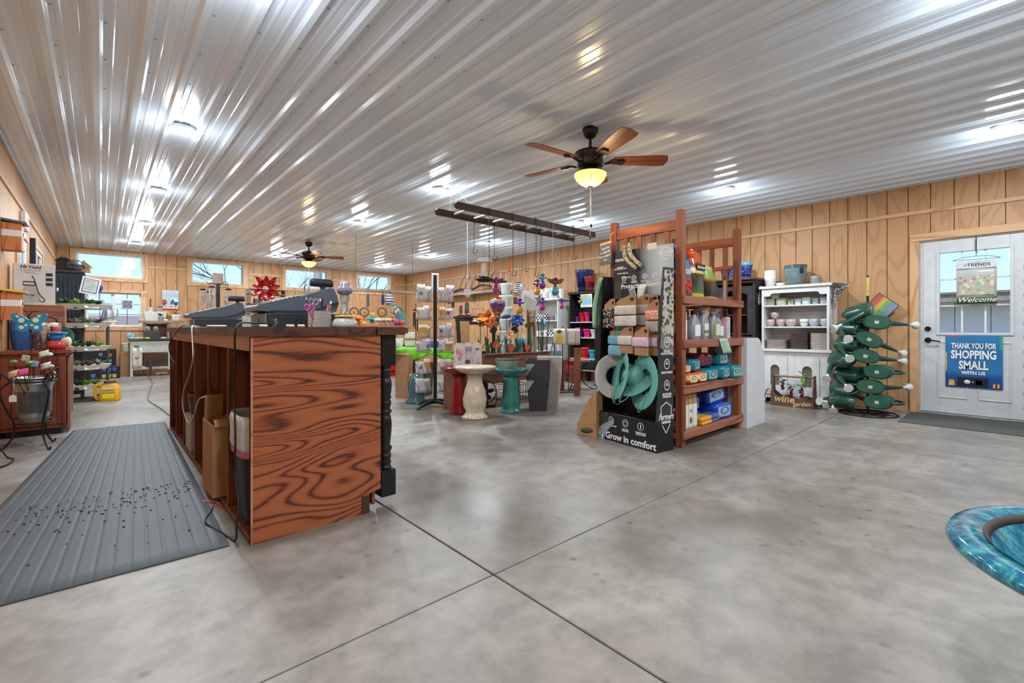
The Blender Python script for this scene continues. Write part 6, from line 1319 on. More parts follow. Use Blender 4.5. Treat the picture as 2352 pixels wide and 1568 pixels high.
# metal watering jug standing by the window
t = T('tin_pitcher', 'shiny tin pitcher by the low window', 'pitcher', (.08, 9.35, 1.13)); MB().lathe([(0, 0), (.07, 0), (.08, .05), (.06, .15), (.05, .2), (.065, .24), (.06, .24), (0, .22)], 22).build('body', GALV, t); MB().tube(spline([(.05, 0, .2), (.11, 0, .18), (.11, 0, .08), (.075, 0, .05)], 5), .007, 6).build('handle', GALV, t)
pst = T('pedestal', 'slim grey pedestal carrying the tin pitcher', 'stand', (.08, 9.35, 0)); MB().cyl((0, 0, .02), (0, 0, 1.1), .02, n=10).build('pole', P('tower_green', (54, 74, 62), .4), pst); MB().lathe([(0, 1.1), (.11, 1.1), (.11, 1.129), (0, 1.129)], 20).build('plate', CRT, pst); MB().lathe([(0, 0), (.12, 0), (.12, .02), (0, .02)], 20).build('foot', BLKM, pst)
# yellow jug
yj = T('yellow_jug', 'yellow plastic handled jug with brown lid on the floor', 'jug', (.07, 8.6, 0), -.35); YP = P('mustard_plastic', (226, 164, 28), .35, 0, .1)
m = MB(); loft(m, [(.03, 0, 0, .105, .07, 5), (.03, 0, .01, .112, .075, 5), (.03, 0, .17, .11, .075, 5), (.03, 0, .21, .09, .065, 4), (.03, 0, .235, .07, .06, 2.5), (.03, 0, .25, .065, .06, 2.2)], 22).build('jug_body', YP, yj)
MB().tube(spline([(-.05, 0, .225), (-.12, 0, .215), (-.135, 0, .15), (-.13, 0, .05), (-.1, 0, .02), (-.06, 0, .015)], 5), .02, 8).build('handle', YP, yj); MB().cyl((.03, 0, .248), (.03, 0, .28), .07, n=22).build('lid', P('lid_brown', (92, 66, 40), .5), yj)
MB().box(-.03, .1, -.078, -.0755, .04, .2).build('label', bands('jug_label', [(0, (240, 206, 30)), (.4, (240, 208, 30)), (.45, (70, 60, 40)), (.55, (230, 200, 40)), (.7, (90, 90, 120)), (.78, (222, 206, 150)), (1, (222, 210, 170))], 'Z'), yj)
# printed black cartons at the far wall
PLB = NB('planter_carton_print'); v_ = PLB.co('Object'); PLB.col((24, 25, 30)); PLB = PLB.set(.4)
def pcart(loc, label, w, d, h_, items):
    t = T('planter_carton', label, 'box', loc, .12, 'black printed planter cartons'); MB().box(-w/2, w/2, -d/2, d/2, 0, h_).build('carton_body', PLB, t, bev=.003)
    for x, z, c in items: MB().prism([(x-.025, z), (x+.025, z), (x+.035, z+.07), (x-.035, z+.07)], -d/2-.002, -d/2-.0006, 'y').build('pot_print', P('potprint_%d_%d_%d' % c, c, .5), t)
pcart((.03, 12.45, 0), 'long black carton with yellow and blue pot pictures on the floor', .5, .3, .25, [(.0, .02, (206, 176, 60)), (.08, .02, (206, 176, 60)), (.16, .02, (206, 176, 60)), (.0, .15, (70, 84, 170)), (.08, .15, (70, 84, 170)), (.16, .15, (70, 84, 170)), (-.16, .04, (60, 130, 170))])
pcart((-.02, 12.85, 0), 'tall black carton with orange and teal pot pictures by wall', .5, .3, .58, [(.14, .42, (222, 110, 60)), (.14, .3, (70, 150, 160)), (.0, .44, (120, 124, 130))])
carton('kraft_carton', 'kraft carton beside the black planter cartons', 'box', (.42, 12.95, 0), .22, .3, .5, KRAFT); pot('mint_pot', 'pale mint pot on the kraft carton', 'pot', (.42, 12.95, .5005), P('mint_glaze', (196, 214, 186), .4), .1, .08, .2)

# ------------------------------------------------------------------ far wall: enamel table, planters, chimes
ta = T('enamel_table', 'white vintage enamel table with black top at far wall', 'table', (.8, 12.75, 0))
EW = P('enamel_white', (204, 204, 198), .35, 0, .08)
MB().box(-.36, .36, -.3, .3, .745, .775).build('table_top', P('enamel_black', (34, 34, 36), .3), ta, bev=.006); MB().box(-.34, .34, -.28, .28, .5, .745).build('apron', EW, ta, bev=.004); MB().box(-.33, .33, -.27, .27, .14, .2).build('low_shelf', EW, ta, bev=.004); MB().box(-.1, .3, -.284, -.28, .2, .48).build('recess_shade', WALN, ta)  # last box: flat dark sheet standing in for shade between apron and shelf
for sx_ in (-1, 1):
    for sy_ in (-1, 1): MB().box(sx_*.32-.025, sx_*.32+.025, sy_*.26-.025, sy_*.26+.025, 0, .5).build('leg', EW, ta, bev=.004)
MB().tube(spline([(-.28, -.285, .64), (-.2, -.31, .63), (-.2, -.285, .63)], 3), .008, 5).build('handle', BLKM, ta)
tw_ = T('tea_towel', 'white printed tea towel hanging on the enamel table', 'towel', (.57, 12.455, .18)); MB().sheet(lambda u, v: (-.08+.16*u, -.006*math.sin(u*9)-.004, .42*v), 6, 5, .004).build('cloth', P('towel_white', (214, 210, 202), .9), tw_); MB().ball((0, -.009, .22), (.04, .004, .035), 10, 6).build('motif', P('motif_orange', (200, 140, 100), .8), tw_)
wsn = T('wooden_sign', 'dark brown wooden sign leaning under the enamel table', 'sign', (.98, 12.42, 0), .05); MB().box(-.25, .2, -.02, .02, 0, .12).build('plank', CW, wsn, bev=.003); MB().box(-.22, -.17, -.03, -.02, .0, .33).build('upright', WALN, wsn, bev=.003); text('lettering', 'garden', .07, LG, wsn, (.0, -.021, .06), (PI/2, 0, 0), off=.001, shear=.2)
rs = T('riser_shelf', 'rustic wooden riser shelf standing on the enamel table', 'shelf', (1.0, 12.86, .7755)); MB().box(-.38, .42, -.12, .12, .36, .41).build('top_board', GREYW, rs, bev=.005); MB().box(-.3, -.26, -.1, .1, 0, .36).build('side', GREYW, rs, bev=.004); MB().box(.1, .14, -.1, .1, 0, .36).build('side', GREYW, rs, bev=.004); MB().box(-.26, .1, .08, .1, .02, .34).build('back', BROWNW, rs)
RT = .7755+.411
wp = T('trough_planter', 'white trough planter on the riser shelf', 'planter', (.9, 12.9, RT)); MB().prism([(-.17, 0), (.17, 0), (.21, .2), (-.21, .2)], -.08, .08, 'y').build('trough', EW, wp, bev=.006); MB().tube(spline([(-.2, 0, .17), (-.26, 0, .12), (-.24, 0, .02), (-.18, 0, .02)], 4), .012, 6).build('side_scroll', EW, wp)
def minip(loc, label, mat, r, hh, leafm, L, n_=14, seed=1):
    t = T('potted_plant', label, 'potted plant', loc); potm(r, r*.75, hh).build('pot', mat, t); m = MB(); plantlet(m, (0, 0, hh*.85), L, n_, L*1.2, .3, seed); m.build('leaves', leafm, t)
minip((.98, 12.88, RT+.2005), 'small green plant in grey pot on top of the trough', P('pot_grey', (160, 160, 154), .7), .045, .08, FOL, .06); minip((.99, 12.78, RT), 'green plant in pale pot before the trough', P('pot_grey', (160, 160, 154), .7), .055, .1, FOL3, .07, 18, 4)
t = T('candle_stick', 'thin brown candlestick in a pale cup on the trough', 'candlestick', (.82, 12.9, RT+.2005)); MB().cyl((0, 0, 0), (0, 0, .1), .05, n=14).build('cup', P('pale_stone', (190, 186, 172), .7), t); MB().lathe([(0, .1), (.012, .1), (.008, .2), (.016, .24), (.01, .28), (0, .3)], 10).build('stick', WALN, t)
minip((1.27, 12.86, RT), 'dried plant in white square pot at right of the riser', CARD, .085, .14, P('dried_moss', (130, 110, 70), .9, 0, .3, 40), .08, 20, 9); t = T('rooster_figure', 'golden brown rooster figure behind the white pot', 'figurine', (1.13, 12.92, RT)); loft(MB(), [(0, 0, 0, .04, .04, 2), (0, 0, .03, .03, .03, 2), (.0, 0, .08, .075, .05, 2), (0, 0, .15, .06, .045, 2), (-.03, 0, .2, .03, .03, 2), (-.035, 0, .24, .015, .015, 2)], 16).build('body', P('rooster_gold', (196, 136, 60), .5, 0, .3, 20), t); MB().prism([(.05, .1), (.11, .17), (.1, .23), (.06, .2)], -.012, .012, 'y').build('tail', P('rooster_gold', (196, 136, 60), .5), t)
carton('price_card', 'small white price card on the riser shelf edge', 'card', (1.08, 12.755, RT), .07, .006, .035, CARD)
for k, (x, y, c, lb) in enumerate(((.5, 12.6, (206, 204, 196), 'white ceramic piece at left on the enamel table'), (.57, 12.55, (196, 194, 186), 'small white shell on the enamel table'), (.64, 12.6, (210, 208, 200), 'white ceramic bird on the enamel table'), (.74, 12.52, (206, 190, 90), 'small yellow dish on the enamel table'), (1.02, 12.55, (210, 208, 202), 'white flat dish at right on the enamel table'))):
    tag(MB().lathe([(0, 0), (.025, 0), (.05, .02), (.055, .035), (.04, .045), (0, .05)], 14).build('ceramic_piece', P('cer_%d' % k, c, .3), None, (x, y, .7758)), lb, 'ceramic', 'ceramics on the enamel table')
t = T('milk_crate', 'dark crate of glass bottles in the middle of enamel table', 'crate', (.82, 12.58, .7758)); MB().box(-.13, .13, -.07, .07, 0, .18).build('crate_body', P('crate_dark', (70, 68, 64), .6), t, bev=.003)
for k, x in enumerate((-.07, .07)): b_ = T('jar', ('glass jar at left in the dark crate', 'glass jar at right in the dark crate')[k], 'jar', (.82+x, 12.58, .7758+.1805)); MB().lathe([(0, 0), (.045, 0), (.045, .07), (.035, .09), (0, .09)], 14).build('jar_body', CG, b_); MB().cyl((0, 0, .09), (0, 0, .105), .036, n=14).build('lid', GALV, b_)
gb = T('geode_plate', 'small turquoise plate standing on the enamel table', 'plate', (.47, 12.7, .7758)); MB().lathe([(0, 0), (.06, 0), (.075, .012), (.07, .016), (0, .006)], 20, (0, 0, .075), Matrix.Rotation(PI/2, 4, 'X')).build('plate_disc', ceram('turquoise', (120, 190, 200)), gb)
cam_f = T('camper_flag', 'small garden flag with red truck and camper on far wall', 'flag', (1.22, YB-.022, 1.46))
CFM = bands('camper_sky', [(0, (206, 96, 80)), (.14, (206, 96, 80)), (.17, (176, 198, 204)), (.8, (170, 194, 200)), (.84, (196, 200, 206)), (1, (200, 204, 210))], 'Z', .5)
MB().box(-.157, .157, -.004, 0, 0, .445).build('flag_sheet', CFM, cam_f); RD2 = P('truck_red', (196, 60, 56), .5); BL2 = P('camper_blue', (60, 104, 130), .5)
MB().prism([(-.155, .12), (-.07, .12), (-.07, .19), (-.09, .22), (-.155, .23)], -.006, -.0045, 'y').build('truck_print', RD2, cam_f); MB().prism([(-.01, .12), (.15, .12), (.15, .2), (.12, .25), (.05, .27), (.0, .24)], -.006, -.0045, 'y').build('camper_print', INK, cam_f); MB().prism([(-.01, .12), (.15, .12), (.15, .18), (.07, .18), (.06, .24), (.02, .23), (-.0, .18)], -.0072, -.0062, 'y').build('camper_band', BL2, cam_f)
for x in (-.12, .1): MB().cyl((x, -.0075, .115), (x, -.0085, .115), .022, n=16).build('wheel_print', INKB, cam_f)
for x0, x1 in ((-.14, -.1), (-.085, -.05), (-.045, .0), (.015, .08), (.095, .14)): MB().box(x0, x1, -.0055, -.0042, .025, .052).build('caption_block', INK, cam_f)
wsg = T('window_plaque', 'small square grey plaque hanging in the low window', 'plaque', (.44, YB-.05, 1.44)); MB().box(-.11, .11, -.01, .01, 0, .22).build('rim', P('plaque_white', (224, 222, 226), .4), wsg, bev=.03); MB().box(-.085, .085, -.014, -.009, .025, .195).build('picture', checks('plaque_grey', (96, 98, 108), (140, 142, 150), 22), wsg, bev=.015); MB().cyl((0, 0, .22), (0, 0, .34), .002, n=4).build('string', BLKM, wsg)
# wind chime display
wcd = T('chime_post', 'black display post with blank rounded sign for wind chimes', 'display stand', (1.72, 10.6, 0)); MB().box(-.03, .03, -.03, .03, 0, 1.9).build('post', P('post_slate', (44, 50, 58), .5), wcd); MB().box(-.09, .09, -.012, .012, 1.87, 2.1).build('sign_plate', P('sign_mauve', (186, 158, 152), .6), wcd, bev=.03); MB().box(-.25, .25, -.25, .25, 0, .02).build('foot', BLKM, wcd, bev=.004)
for a in range(4): MB().tube(spline([(0, 0, 1.85), (.1*math.cos(a*PI/2+.6), .1*math.sin(a*PI/2+.6), 1.9), (.22*math.cos(a*PI/2+.6), .22*math.sin(a*PI/2+.6), 1.88), (.24*math.cos(a*PI/2+.6), .24*math.sin(a*PI/2+.6), 1.91)], 4), .005, 5).build('hook_arm', BLKM, wcd)
def chime(loc, label, L, mat, n_=5, r=.055):
    t = T('wind_chime', label, 'wind chime', loc, 0, 'wind chimes'); MB().lathe([(0, -.02), (r, -.02), (r*1.1, -.01), (r*.8, .005), (0, .012)], 18).build('top_disc', BLACK, t); MB().cyl((0, 0, .01), (0, 0, .09), .0015, n=4).build('cord', BLACK, t)
    for k in range(n_):
        a = 2*PI*k/n_; MB().cyl((r*.75*math.cos(a), r*.75*math.sin(a), -.06-L*(1-.12*k)), (r*.75*math.cos(a), r*.75*math.sin(a), -.05), .011, n=8).build('tube', mat, t)
    MB().cyl((0, 0, -L*.9-.12), (0, 0, -.02), .001, n=4).build('clapper_cord', BLACK, t); MB().cyl((0, 0, -L*.55), (0, 0, -L*.55+.01), r*.5, n=14).build('clapper', BROWNW, t); MB().box(-.02, .02, -.003, .003, -L*.9-.18, -L*.9-.12).build('wind_sail', BROWNW, t)
SVT = P('silver_tube', (206, 208, 210), .25, .7)
chime((1.5, 10.82, 1.79), 'silver wind chime at far left of the chime post', .3, SVT); chime((1.59, 10.42, 1.82), 'long silver wind chime just left of the chime post', .33, SVT); chime((1.88, 10.5, 1.79), 'silver wind chime right of the chime post', .26, SVT); chime((1.62, 10.85, 1.75), 'silver wind chime behind the post at left', .28, SVT)
# red metal flower spinner
rf_ = T('flower_spinner', 'red glossy metal flower garden spinner behind the big register', 'garden spinner', (2.13, 8.83, 0)); RP = P('spinner_red', (176, 24, 26), .15, .3, .2, coat=.6)
MB().cyl((0, 0, 0), (0, 0, 1.72), .008, n=8).build('stake', BLKM, rf_); MB().ball((0, -.02, 1.7), .03, 12, 8).build('hub', CHROME, rf_)
for k in range(9):
    a = 2*PI*k/9+.2; m = MB(); d = Vector((math.cos(a), -.35+.1*(k % 2), math.sin(a))); s0 = Vector((0, -.02, 1.7))+d*.05; e0 = Vector((0, -.02, 1.7))+d*(.27 if k % 2 else .23)
    leaf(m, s0, e0, .1, up=(0, -1, .2), fold=.35, seg=6); m.build('petal', RP, rf_)
# grey cubby shelf behind
gc_ = T('cubby_shelf', 'grey wooden cubby shelf standing behind the registers', 'shelf', (2.56, 10.5, 0))
for x in (-.34, -.12, .1, .32): MB().box(x, x+.022, -.15, .15, 0, 1.8).build('upright', GREYW, gc_, bev=.003)
for z in (.3, .7, 1.1, 1.3, 1.5, 1.7, 1.8): MB().box(-.34, .342, -.149, .149, z, z+.02).build('shelf_board', GREYW, gc_, bev=.003)
for k in range(6): tag(MB().box(-.03, .03, -.06, .06, 0, .1).build('small_book', P('booklet_%d' % (k % 3), ((120, 116, 110), (90, 84, 80), (160, 150, 140))[k % 3], .7), None, (2.3+(k % 3)*.22+.05, 10.45, 1.3205+.2*(k//3)), bev=.002), ('dark booklet in left cubby, lower row', 'brown booklet in middle cubby, lower row', 'tan booklet in right cubby, lower row', 'dark booklet in left cubby, upper row', 'brown booklet in middle cubby, upper row', 'tan booklet in right cubby, upper row')[k], 'book', 'booklets in the cubby shelf')
# ------------------------------------------------------------------ hanging ladder
LD = WALN; la_ = T('hanging_ladder', 'old dark wooden ladder hung flat from the ceiling on chains', 'ladder', (2.95, 4.45, 2.36))
for y in (-.2, .2): MB().prism([(0, .02), (.03, 0), (2.5, 0), (2.5, .075), (.03, .075), (0, .055)], y-.018, y+.018, 'y').build('rail', LD, la_, bev=.004)
for k in range(8): x = .25+k*.3; MB().cyl((x, -.19, .038), (x, .19, .038), .013, n=10).build('rung', P('rung_grey', (170, 160, 148), .6), la_)
for x, cx in ((.2, .19), (2.4, 2.43)):
    for y in (-.2, .2): MB().tube([(x, y, .075), (cx, .1, .395)], .003, 5).build('chain', CHROME, la_)
# long hooks
HK = [(3.42, 4.25, 1.6, BLKM, 'first long black hook at left end of the ladder'), (3.5, 4.65, 1.95, BLKM, 'short black hook behind the first ladder hook'), (3.8, 4.25, 1.66, BLKM, 'long black hook holding the orange tag on the ladder'), (3.83, 4.65, 1.9, BLKM, 'black hook behind the orange tag hook'), (4.2, 4.25, 1.68, BLKM, 'long black hook over the white pots'), (4.4, 4.65, 1.8, BLKM, 'black hook right of the white pots'), (4.52, 4.25, 1.97, P('white_wire', (196, 192, 184), .5), 'white wire hook near middle of ladder'), (4.7, 4.65, 1.95, BLKM, 'black hook with small white clip on the ladder'), (4.95, 4.25, 1.98, BLKM, 'rightmost black hook under the ladder')]
for x, y, z, mt, lb in HK:
    tag(MB().tube(spline([(0, .02, .075), (0, -.02, .09), (0, -.03, .06), (.0, -.03, -.1), (.0, -.03, (z-2.36)*.6), (.0, -.03, z-2.36+.07), (-.02, -.03, z-2.36+.02), (0, -.03, z-2.36), (.04, -.03, z-2.36+.015), (.05, -.03, z-2.36+.06)], 4), .004, 5).build('ladder_hook', mt, None, (x, y, 2.365)), lb, 'hook', 'hooks on the ladder')
# hanging glass creatures
def gl(n_, c): return P('glass_'+n_, c, .07, 0, .15, 14, coat=.8)
PUR = gl('purple', (110, 40, 140)); MAG = gl('magenta', (186, 30, 130)); TLG = gl('teal', (16, 140, 170)); GLD = gl('gold', (214, 150, 30)); RDG = gl('red', (150, 22, 30)); VIO = gl('violet', (90, 50, 170))
def critter(loc, label, hm, bm_, wm=None, top=2.37, s=1.0):
    t = T('glass_creature', label, 'ornament', loc, -.6, 'hanging glass creatures')
    MB().cyl((0, 0, .2*s), (0, 0, top-loc[2]), .0012, n=4).build('string', BLKM, t)
    MB().ball((0, 0, .19*s), (.035*s, .032*s, .028*s), 12, 8).build('head', hm, t); MB().lathe([(0, .1*s), (.02*s, .1*s), (.016*s, .14*s), (.022*s, .17*s), (0, .18*s)], 12).build('neck', hm, t)
    MB().lathe([(0, 0), (.03*s, .008*s), (.045*s, .04*s), (.036*s, .08*s), (.016*s, .11*s), (0, .115*s)], 16).build('body', bm_, t)
    for sx_ in (-1, 1):
        MB().ball((sx_*.018*s, -.026*s, .205*s), .011*s, 8, 6).build('eye', P('eye_white', (226, 222, 230), .1), t)
        m = MB(); leaf(m, (sx_*.015*s, 0, .14*s), (sx_*(.1 if wm else .065)*s, -.01, (.19 if wm else .15)*s), .05*s if wm else .025*s, up=(0, -1, .1)); m.build('wing' if wm else 'arm', wm or hm, t)
    return t
DGW = P('dark_gossamer', (70, 64, 84), .3); 
critter((3.76, 4.5, 1.46), 'magenta glass bird hanging under the orange tag', MAG, MAG, DGW); critter((4.27, 4.27, 1.45), 'purple glass frog with gold belly hanging in the middle', PUR, GLD); critter((4.4, 4.3, 1.54), 'teal and purple glass bird hanging high', TLG, PUR); critter((4.63, 4.28, 1.46), 'red and teal glass dragonfly with butterfly wings', RDG, TLG, spots('wing_print', (90, 80, 60), [(196, 140, 60), (120, 60, 110), (60, 120, 110)], 40, .4), s=1.2)
critter((4.06, 4.38, 1.2), 'violet glass frog with gold belly low in front of pots', VIO, GLD); critter((4.42, 4.32, 1.25), 'violet and magenta glass bird hanging low', VIO, MAG, s=.85); critter((4.74, 4.26, 1.28), 'small magenta glass drop hanging at right', PUR, MAG, s=.7)
# hot air balloon
ba = T('balloon_ornament', 'striped glass hot air balloon ornament hanging beside the flowers', 'ornament', (3.58, 4.257, 1.1)); BS = bands('balloon_stripes', [(0, (160, 30, 30)), (.1, (190, 130, 40)), (.16, (150, 30, 34)), (.3, (24, 90, 150)), (.42, (150, 24, 40)), (.52, (40, 50, 140)), (.72, (200, 190, 200)), (.76, (206, 150, 40)), (.86, (150, 30, 26)), (1, (120, 24, 24))], 'Z', .1, interp='CONSTANT', coat=.8)
MB().lathe([(.03, .07), (.06, .11), (.088, .17), (.093, .21), (.08, .26), (.05, .29), (.0, .3)], 24, rf=lambda a, z, r: r*(1+.03*math.cos(8*a))).build('envelope', BS, ba); MB().lathe([(0, 0), (.022, 0), (.028, .04), (.024, .04), (0, .005)], 12).build('basket', P('basket_black', (60, 54, 50), .6), ba)
for a in range(4): MB().tube([(.026*math.cos(a*PI/2), .026*math.sin(a*PI/2), .04), (.032*math.cos(a*PI/2), .032*math.sin(a*PI/2), .075)], .0015, 4).build('rope', BLKM, ba)
MB().cyl((0, 0, .3), (0, 0, 1.27), .0012, n=4).build('string', BLKM, ba)
tg = T('orange_tag', 'orange card tag hanging on a ladder hook', 'tag', (3.74, 4.22, 1.71)); MB().box(-.022, .022, -.006, .006, 0, .13).build('tag_card', P('tag_orange', (226, 118, 40), .5), tg, bev=.002); MB().cyl((0, 0, .13), (.0, 0, .18), .0015, n=4).build('tie', BLKM, tg)
# hanging bird feeder
bf = T('bird_feeder', 'white roofed hanging bird feeder with mossy tray', 'bird feeder', (3.6, 4.55, 1.6), -.6); MB().prism([(-.1, .25), (.1, .25), (.065, .3), (-.065, .3)], -.06, .06, 'y').build('roof', WHITE, bf); MB().box(-.03, .03, -.008, .008, .03, .25).build('panel', CARD, bf); MB().cyl((.06, 0, .06), (.06, 0, .22), .014, n=10).build('nectar_tube', GLD, bf); loft(MB(), [(0, 0, 0, .06, .05, 3), (0, 0, .03, .11, .07, 3), (0, 0, .04, .1, .065, 3)], 16).build('tray', BLKM, bf); m = MB(); plantlet(m, (0, 0, .035), .08, 16, .03, .5, 3); m.build('moss', FOL3, bf); MB().cyl((0, 0, .3), (0, 0, .76), .002, n=4).build('wire', BLKM, bf)
ts = T('price_plaque', 'small white price plaque hanging on a long white wire', 'sign', (3.42, 4.65, 1.4), -.6); MB().box(-.045, .045, -.003, .003, .03, .11).build('plaque', CARD, ts); MB().box(-.025, .025, -.003, .003, 0, .03).build('orange_strip', P('tag_orange2', (222, 160, 110), .5), ts); MB().cyl((0, .004, .1), (0, .004, .97), .004, n=5).build('wire', CARD, ts)

# ------------------------------------------------------------------ flower box table
fb = T('planter_table', 'low brown wooden planter box table filled with metal flowers', 'planter table', (4.3, 5.0, 0)); BWX = wood('box_brown', (122, 82, 62), (92, 60, 46), None, .6, 'X', 1.2, 6)
for y in (-.36, .34): MB().box(-.6, .6, y, y+.02, .3, .66).build('side_board', BWX, fb, bev=.003)
for x in (-.6, .58): MB().box(x, x+.02, -.34, .34, .3, .66).build('end_board', BWX, fb, bev=.003)
MB().box(-.64, .64, -.385, -.34, .661, .685).build('rim_board', BWX, fb, bev=.003); MB().box(-.64, .64, .32, .385, .661, .685).build('rim_board', BWX, fb, bev=.003); MB().box(-.58, .58, -.34, .34, .5, .52).build('soil_board', P('soil_board', (70, 54, 44), .9), fb)
for sx_ in (-1, 1):
    for sy_ in (-1, 1): MB().box(sx_*.56-.03, sx_*.56+.03, sy_*.3-.03, sy_*.3+.03, 0, .3).build('leg', BWX, fb, bev=.003)
def flower(loc, label, zc, r, c1, c2, n_=6, tilt=(0, -.7, .7), wide=.9, layers=1, stem=FOL3, lv=2, base_z=.5205):
    t = T('metal_flower', label, 'metal flower', (loc[0], loc[1], base_z), 0, 'metal flower stakes in the planter table'); h_ = zc-base_z
    MB().tube(spline([(0, 0, 0), (.01, .0, h_*.5), (0, 0, h_)], 5), .005, 6).build('stem', stem, t)
    N_ = Vector(tilt).normalized(); X_ = N_.orthogonal().normalized(); Y_ = N_.cross(X_); c0 = Vector((0, 0, h_))
    for L in range(layers):
        for k in range(n_):
            a = 2*PI*(k+.5*L)/n_; d = X_*math.cos(a)+Y_*math.sin(a); m = MB(); leaf(m, c0+d*r*.1, c0+d*r*(1-.25*L)+N_*(r*(.25+.25*L)), r*wide, up=N_, fold=.1, seg=5); m.build('petal', c1, t)
    MB().ball(c0+N_*r*.1, r*.16, 10, 6).build('flower_centre', c2, t)
    for k in range(lv): m = MB(); leaf(m, (0, 0, h_*.15), ((-1)**k*.06, -.03, h_*(.5+.12*k)), .045, seg=5); m.build('leaf', FOL if k % 2 else FOL3, t)
OR_ = P('petal_orange', (196, 92, 24), .25, .2, .3, 20); ORL = P('petal_amber', (214, 146, 62), .25, .2, .25, 20); BLF = P('petal_blue', (40, 84, 168), .25, .2, .3, 20); SKF = P('petal_sky', (110, 160, 190), .3, .2, .3, 20); YLF = P('petal_yellow', (190, 160, 44), .3, .2, .3, 20); PEA = P('petal_peach', (222, 168, 104), .3, .1, .2, 20); RDF = P('petal_red', (214, 66, 40), .35, 0, .15, 20); YC = P('pollen', (222, 170, 40), .6)
flower((3.89, 4.85), 'large dark orange metal flower facing forward', 1.13, .15, OR_, YC, 5, (-.6, -.8, .2), .62); flower((3.75, 4.82), 'amber metal flower left of the dark orange one', 1.1, .12, ORL, BLACK, 6, (-.3, -.2, .9), .6); flower((4.24, 4.85), 'yellow and sky blue metal flower seen from below', 1.15, .09, SKF, YLF, 10, (.1, .3, .9), .5, 2); flower((4.44, 4.84), 'deep blue metal flower with yellow centre', 1.12, .11, BLF, YC, 8, (-.6, -.7, .3), .55, 2)
flower((4.66, 4.82), 'yellow bell shaped metal flower', 1.09, .085, YLF, P('pollen_green', (110, 120, 40), .6), 8, (-.2, -.5, -.8), .9); flower((4.84, 4.75), 'blue and yellow striped metal flower at right', 1.1, .09, SKF, YLF, 12, (.3, -.6, .3), .35, 2); flower((4.27, 4.8), 'peach metal daffodil low in the middle', .92, .075, PEA, ORL, 6, (-.4, -.8, .2)); flower((4.74, 4.9), 'dark bronze metal flower at far right of the box', 1.2, .07, P('petal_bronze', (110, 70, 40), .3, .4), YC, 6, (.2, -.7, .5))
flower((3.93, 4.7), 'red gerbera flower low at left of the box', .79, .05, RDF, YC, 12, (-.6, -.8, .1), .45, lv=0, stem=CARD); flower((4.19, 4.7), 'red gerbera flower low in the middle of the box', .735, .048, RDF, YC, 12, (-.6, -.8, .1), .45, lv=0, stem=CARD); flower((4.5, 4.7), 'red gerbera flower low at right of the box', .74, .048, RDF, YC, 12, (-.6, -.8, .1), .45, lv=0, stem=CARD)
for k, (x, y, L) in enumerate(((4.0, 4.85, .3), (4.15, 4.9, .42), (4.4, 4.8, .36), (4.6, 4.85, .32), (4.3, 4.76, .28), (3.95, 4.9, .4))):
    t = T('leaf_stake', ('broad green metal leaves left in the box', 'tall green metal leaves behind the blue flower', 'green metal leaves right of middle', 'green metal leaves at right of the box', 'short green metal leaves in middle', 'tall dark green leaves at left of the box')[k], 'metal leaves', (x, y, .5205), 0, 'metal leaves in the planter table')
    for j in range(3): m = MB(); leaf(m, (0, 0, 0), ((j-1)*.07, -.02, L*(1-.1*j)), .05, seg=6); m.build('leaf', (FOL3, FOL, P('leaf_teal', (60, 110, 96), .4))[(k+j) % 3], t)
# pot display post with nested white pots
pd = T('pot_display', 'black post display with kraft star arms behind the flowers', 'display stand', (4.43, 5.1, .5205)); MB().box(-.055, .055, .02, .05, 0, 1.2).build('post_panel', P('panel_black', (38, 38, 40), .5), pd); 
for s_, z in ((-1, .62), (1, .62), (-1, .3), (1, .3)):
    a = s_*.6; MB().cbox((s_*.14, .03, z-.05), (.09, .012, .34), (0, -a, 0)).build('kraft_arm', KRAFT, pd, bev=.002); MB().cbox((s_*.21, .012, z-.15), (.1, .02, .1), (0, -a, 0)).build('arm_label', P('panel_black', (38, 38, 40), .5), pd)
for x in (-.05, .05): MB().cyl((x, .035, 1.2), (x, .035, 1.3), .004, n=5).build('wire', CARD, pd)
def npot(z, r, k, lb, x=4.38): return pot('ribbed_white_pot', lb, 'pot', (x, 5.02, z+.02), P('white_ribbed', (206, 206, 202), .4, 0, .05), r, r*.7, .17, 'white ribbed pots on the pot display', rf=lambda a, zz, rr_: rr_+.0012*math.sin(zz*300), n=28)
npot(.62, .1, 0, 'lowest white ribbed pot in the nested column'); npot(.79, .1, 1, 'second white ribbed pot in the nested column'); npot(.96, .1, 1, 'third white ribbed pot behind the blue flower'); npot(1.13, .1, 2, 'fourth white ribbed pot in the nested column'); npot(1.3, .1, 3, 'large open white ribbed pot below the top one'); npot(1.475, .085, 4, 'topmost white ribbed pot in the column')
t = T('striped_planter', 'tilted black and white striped planter beside white pots', 'planter', (4.7, 5.1, 1.6), 0, rot=(0, .6, .2)); loft(MB(), [(0, 0, -.08, .05, .05, 4), (0, 0, .08, .07, .07, 4), (0, 0, .08, .062, .062, 4), (0, 0, -.06, .045, .045, 4)], 20).build('pot_body', bands('bw_stripes', [(k/10, (40, 40, 42) if k % 2 else (210, 208, 204)) for k in range(10)], 'Z', .5, interp='CONSTANT'), t); MB().cyl((0, .0, .08), (-.66, -.3, .6), .002, n=4).build('hanger', BLKM, t)
t = T('silver_star', 'shiny silver metal star hanging behind the frogs', 'ornament', (4.7, 4.65, 1.42)); m = MB()
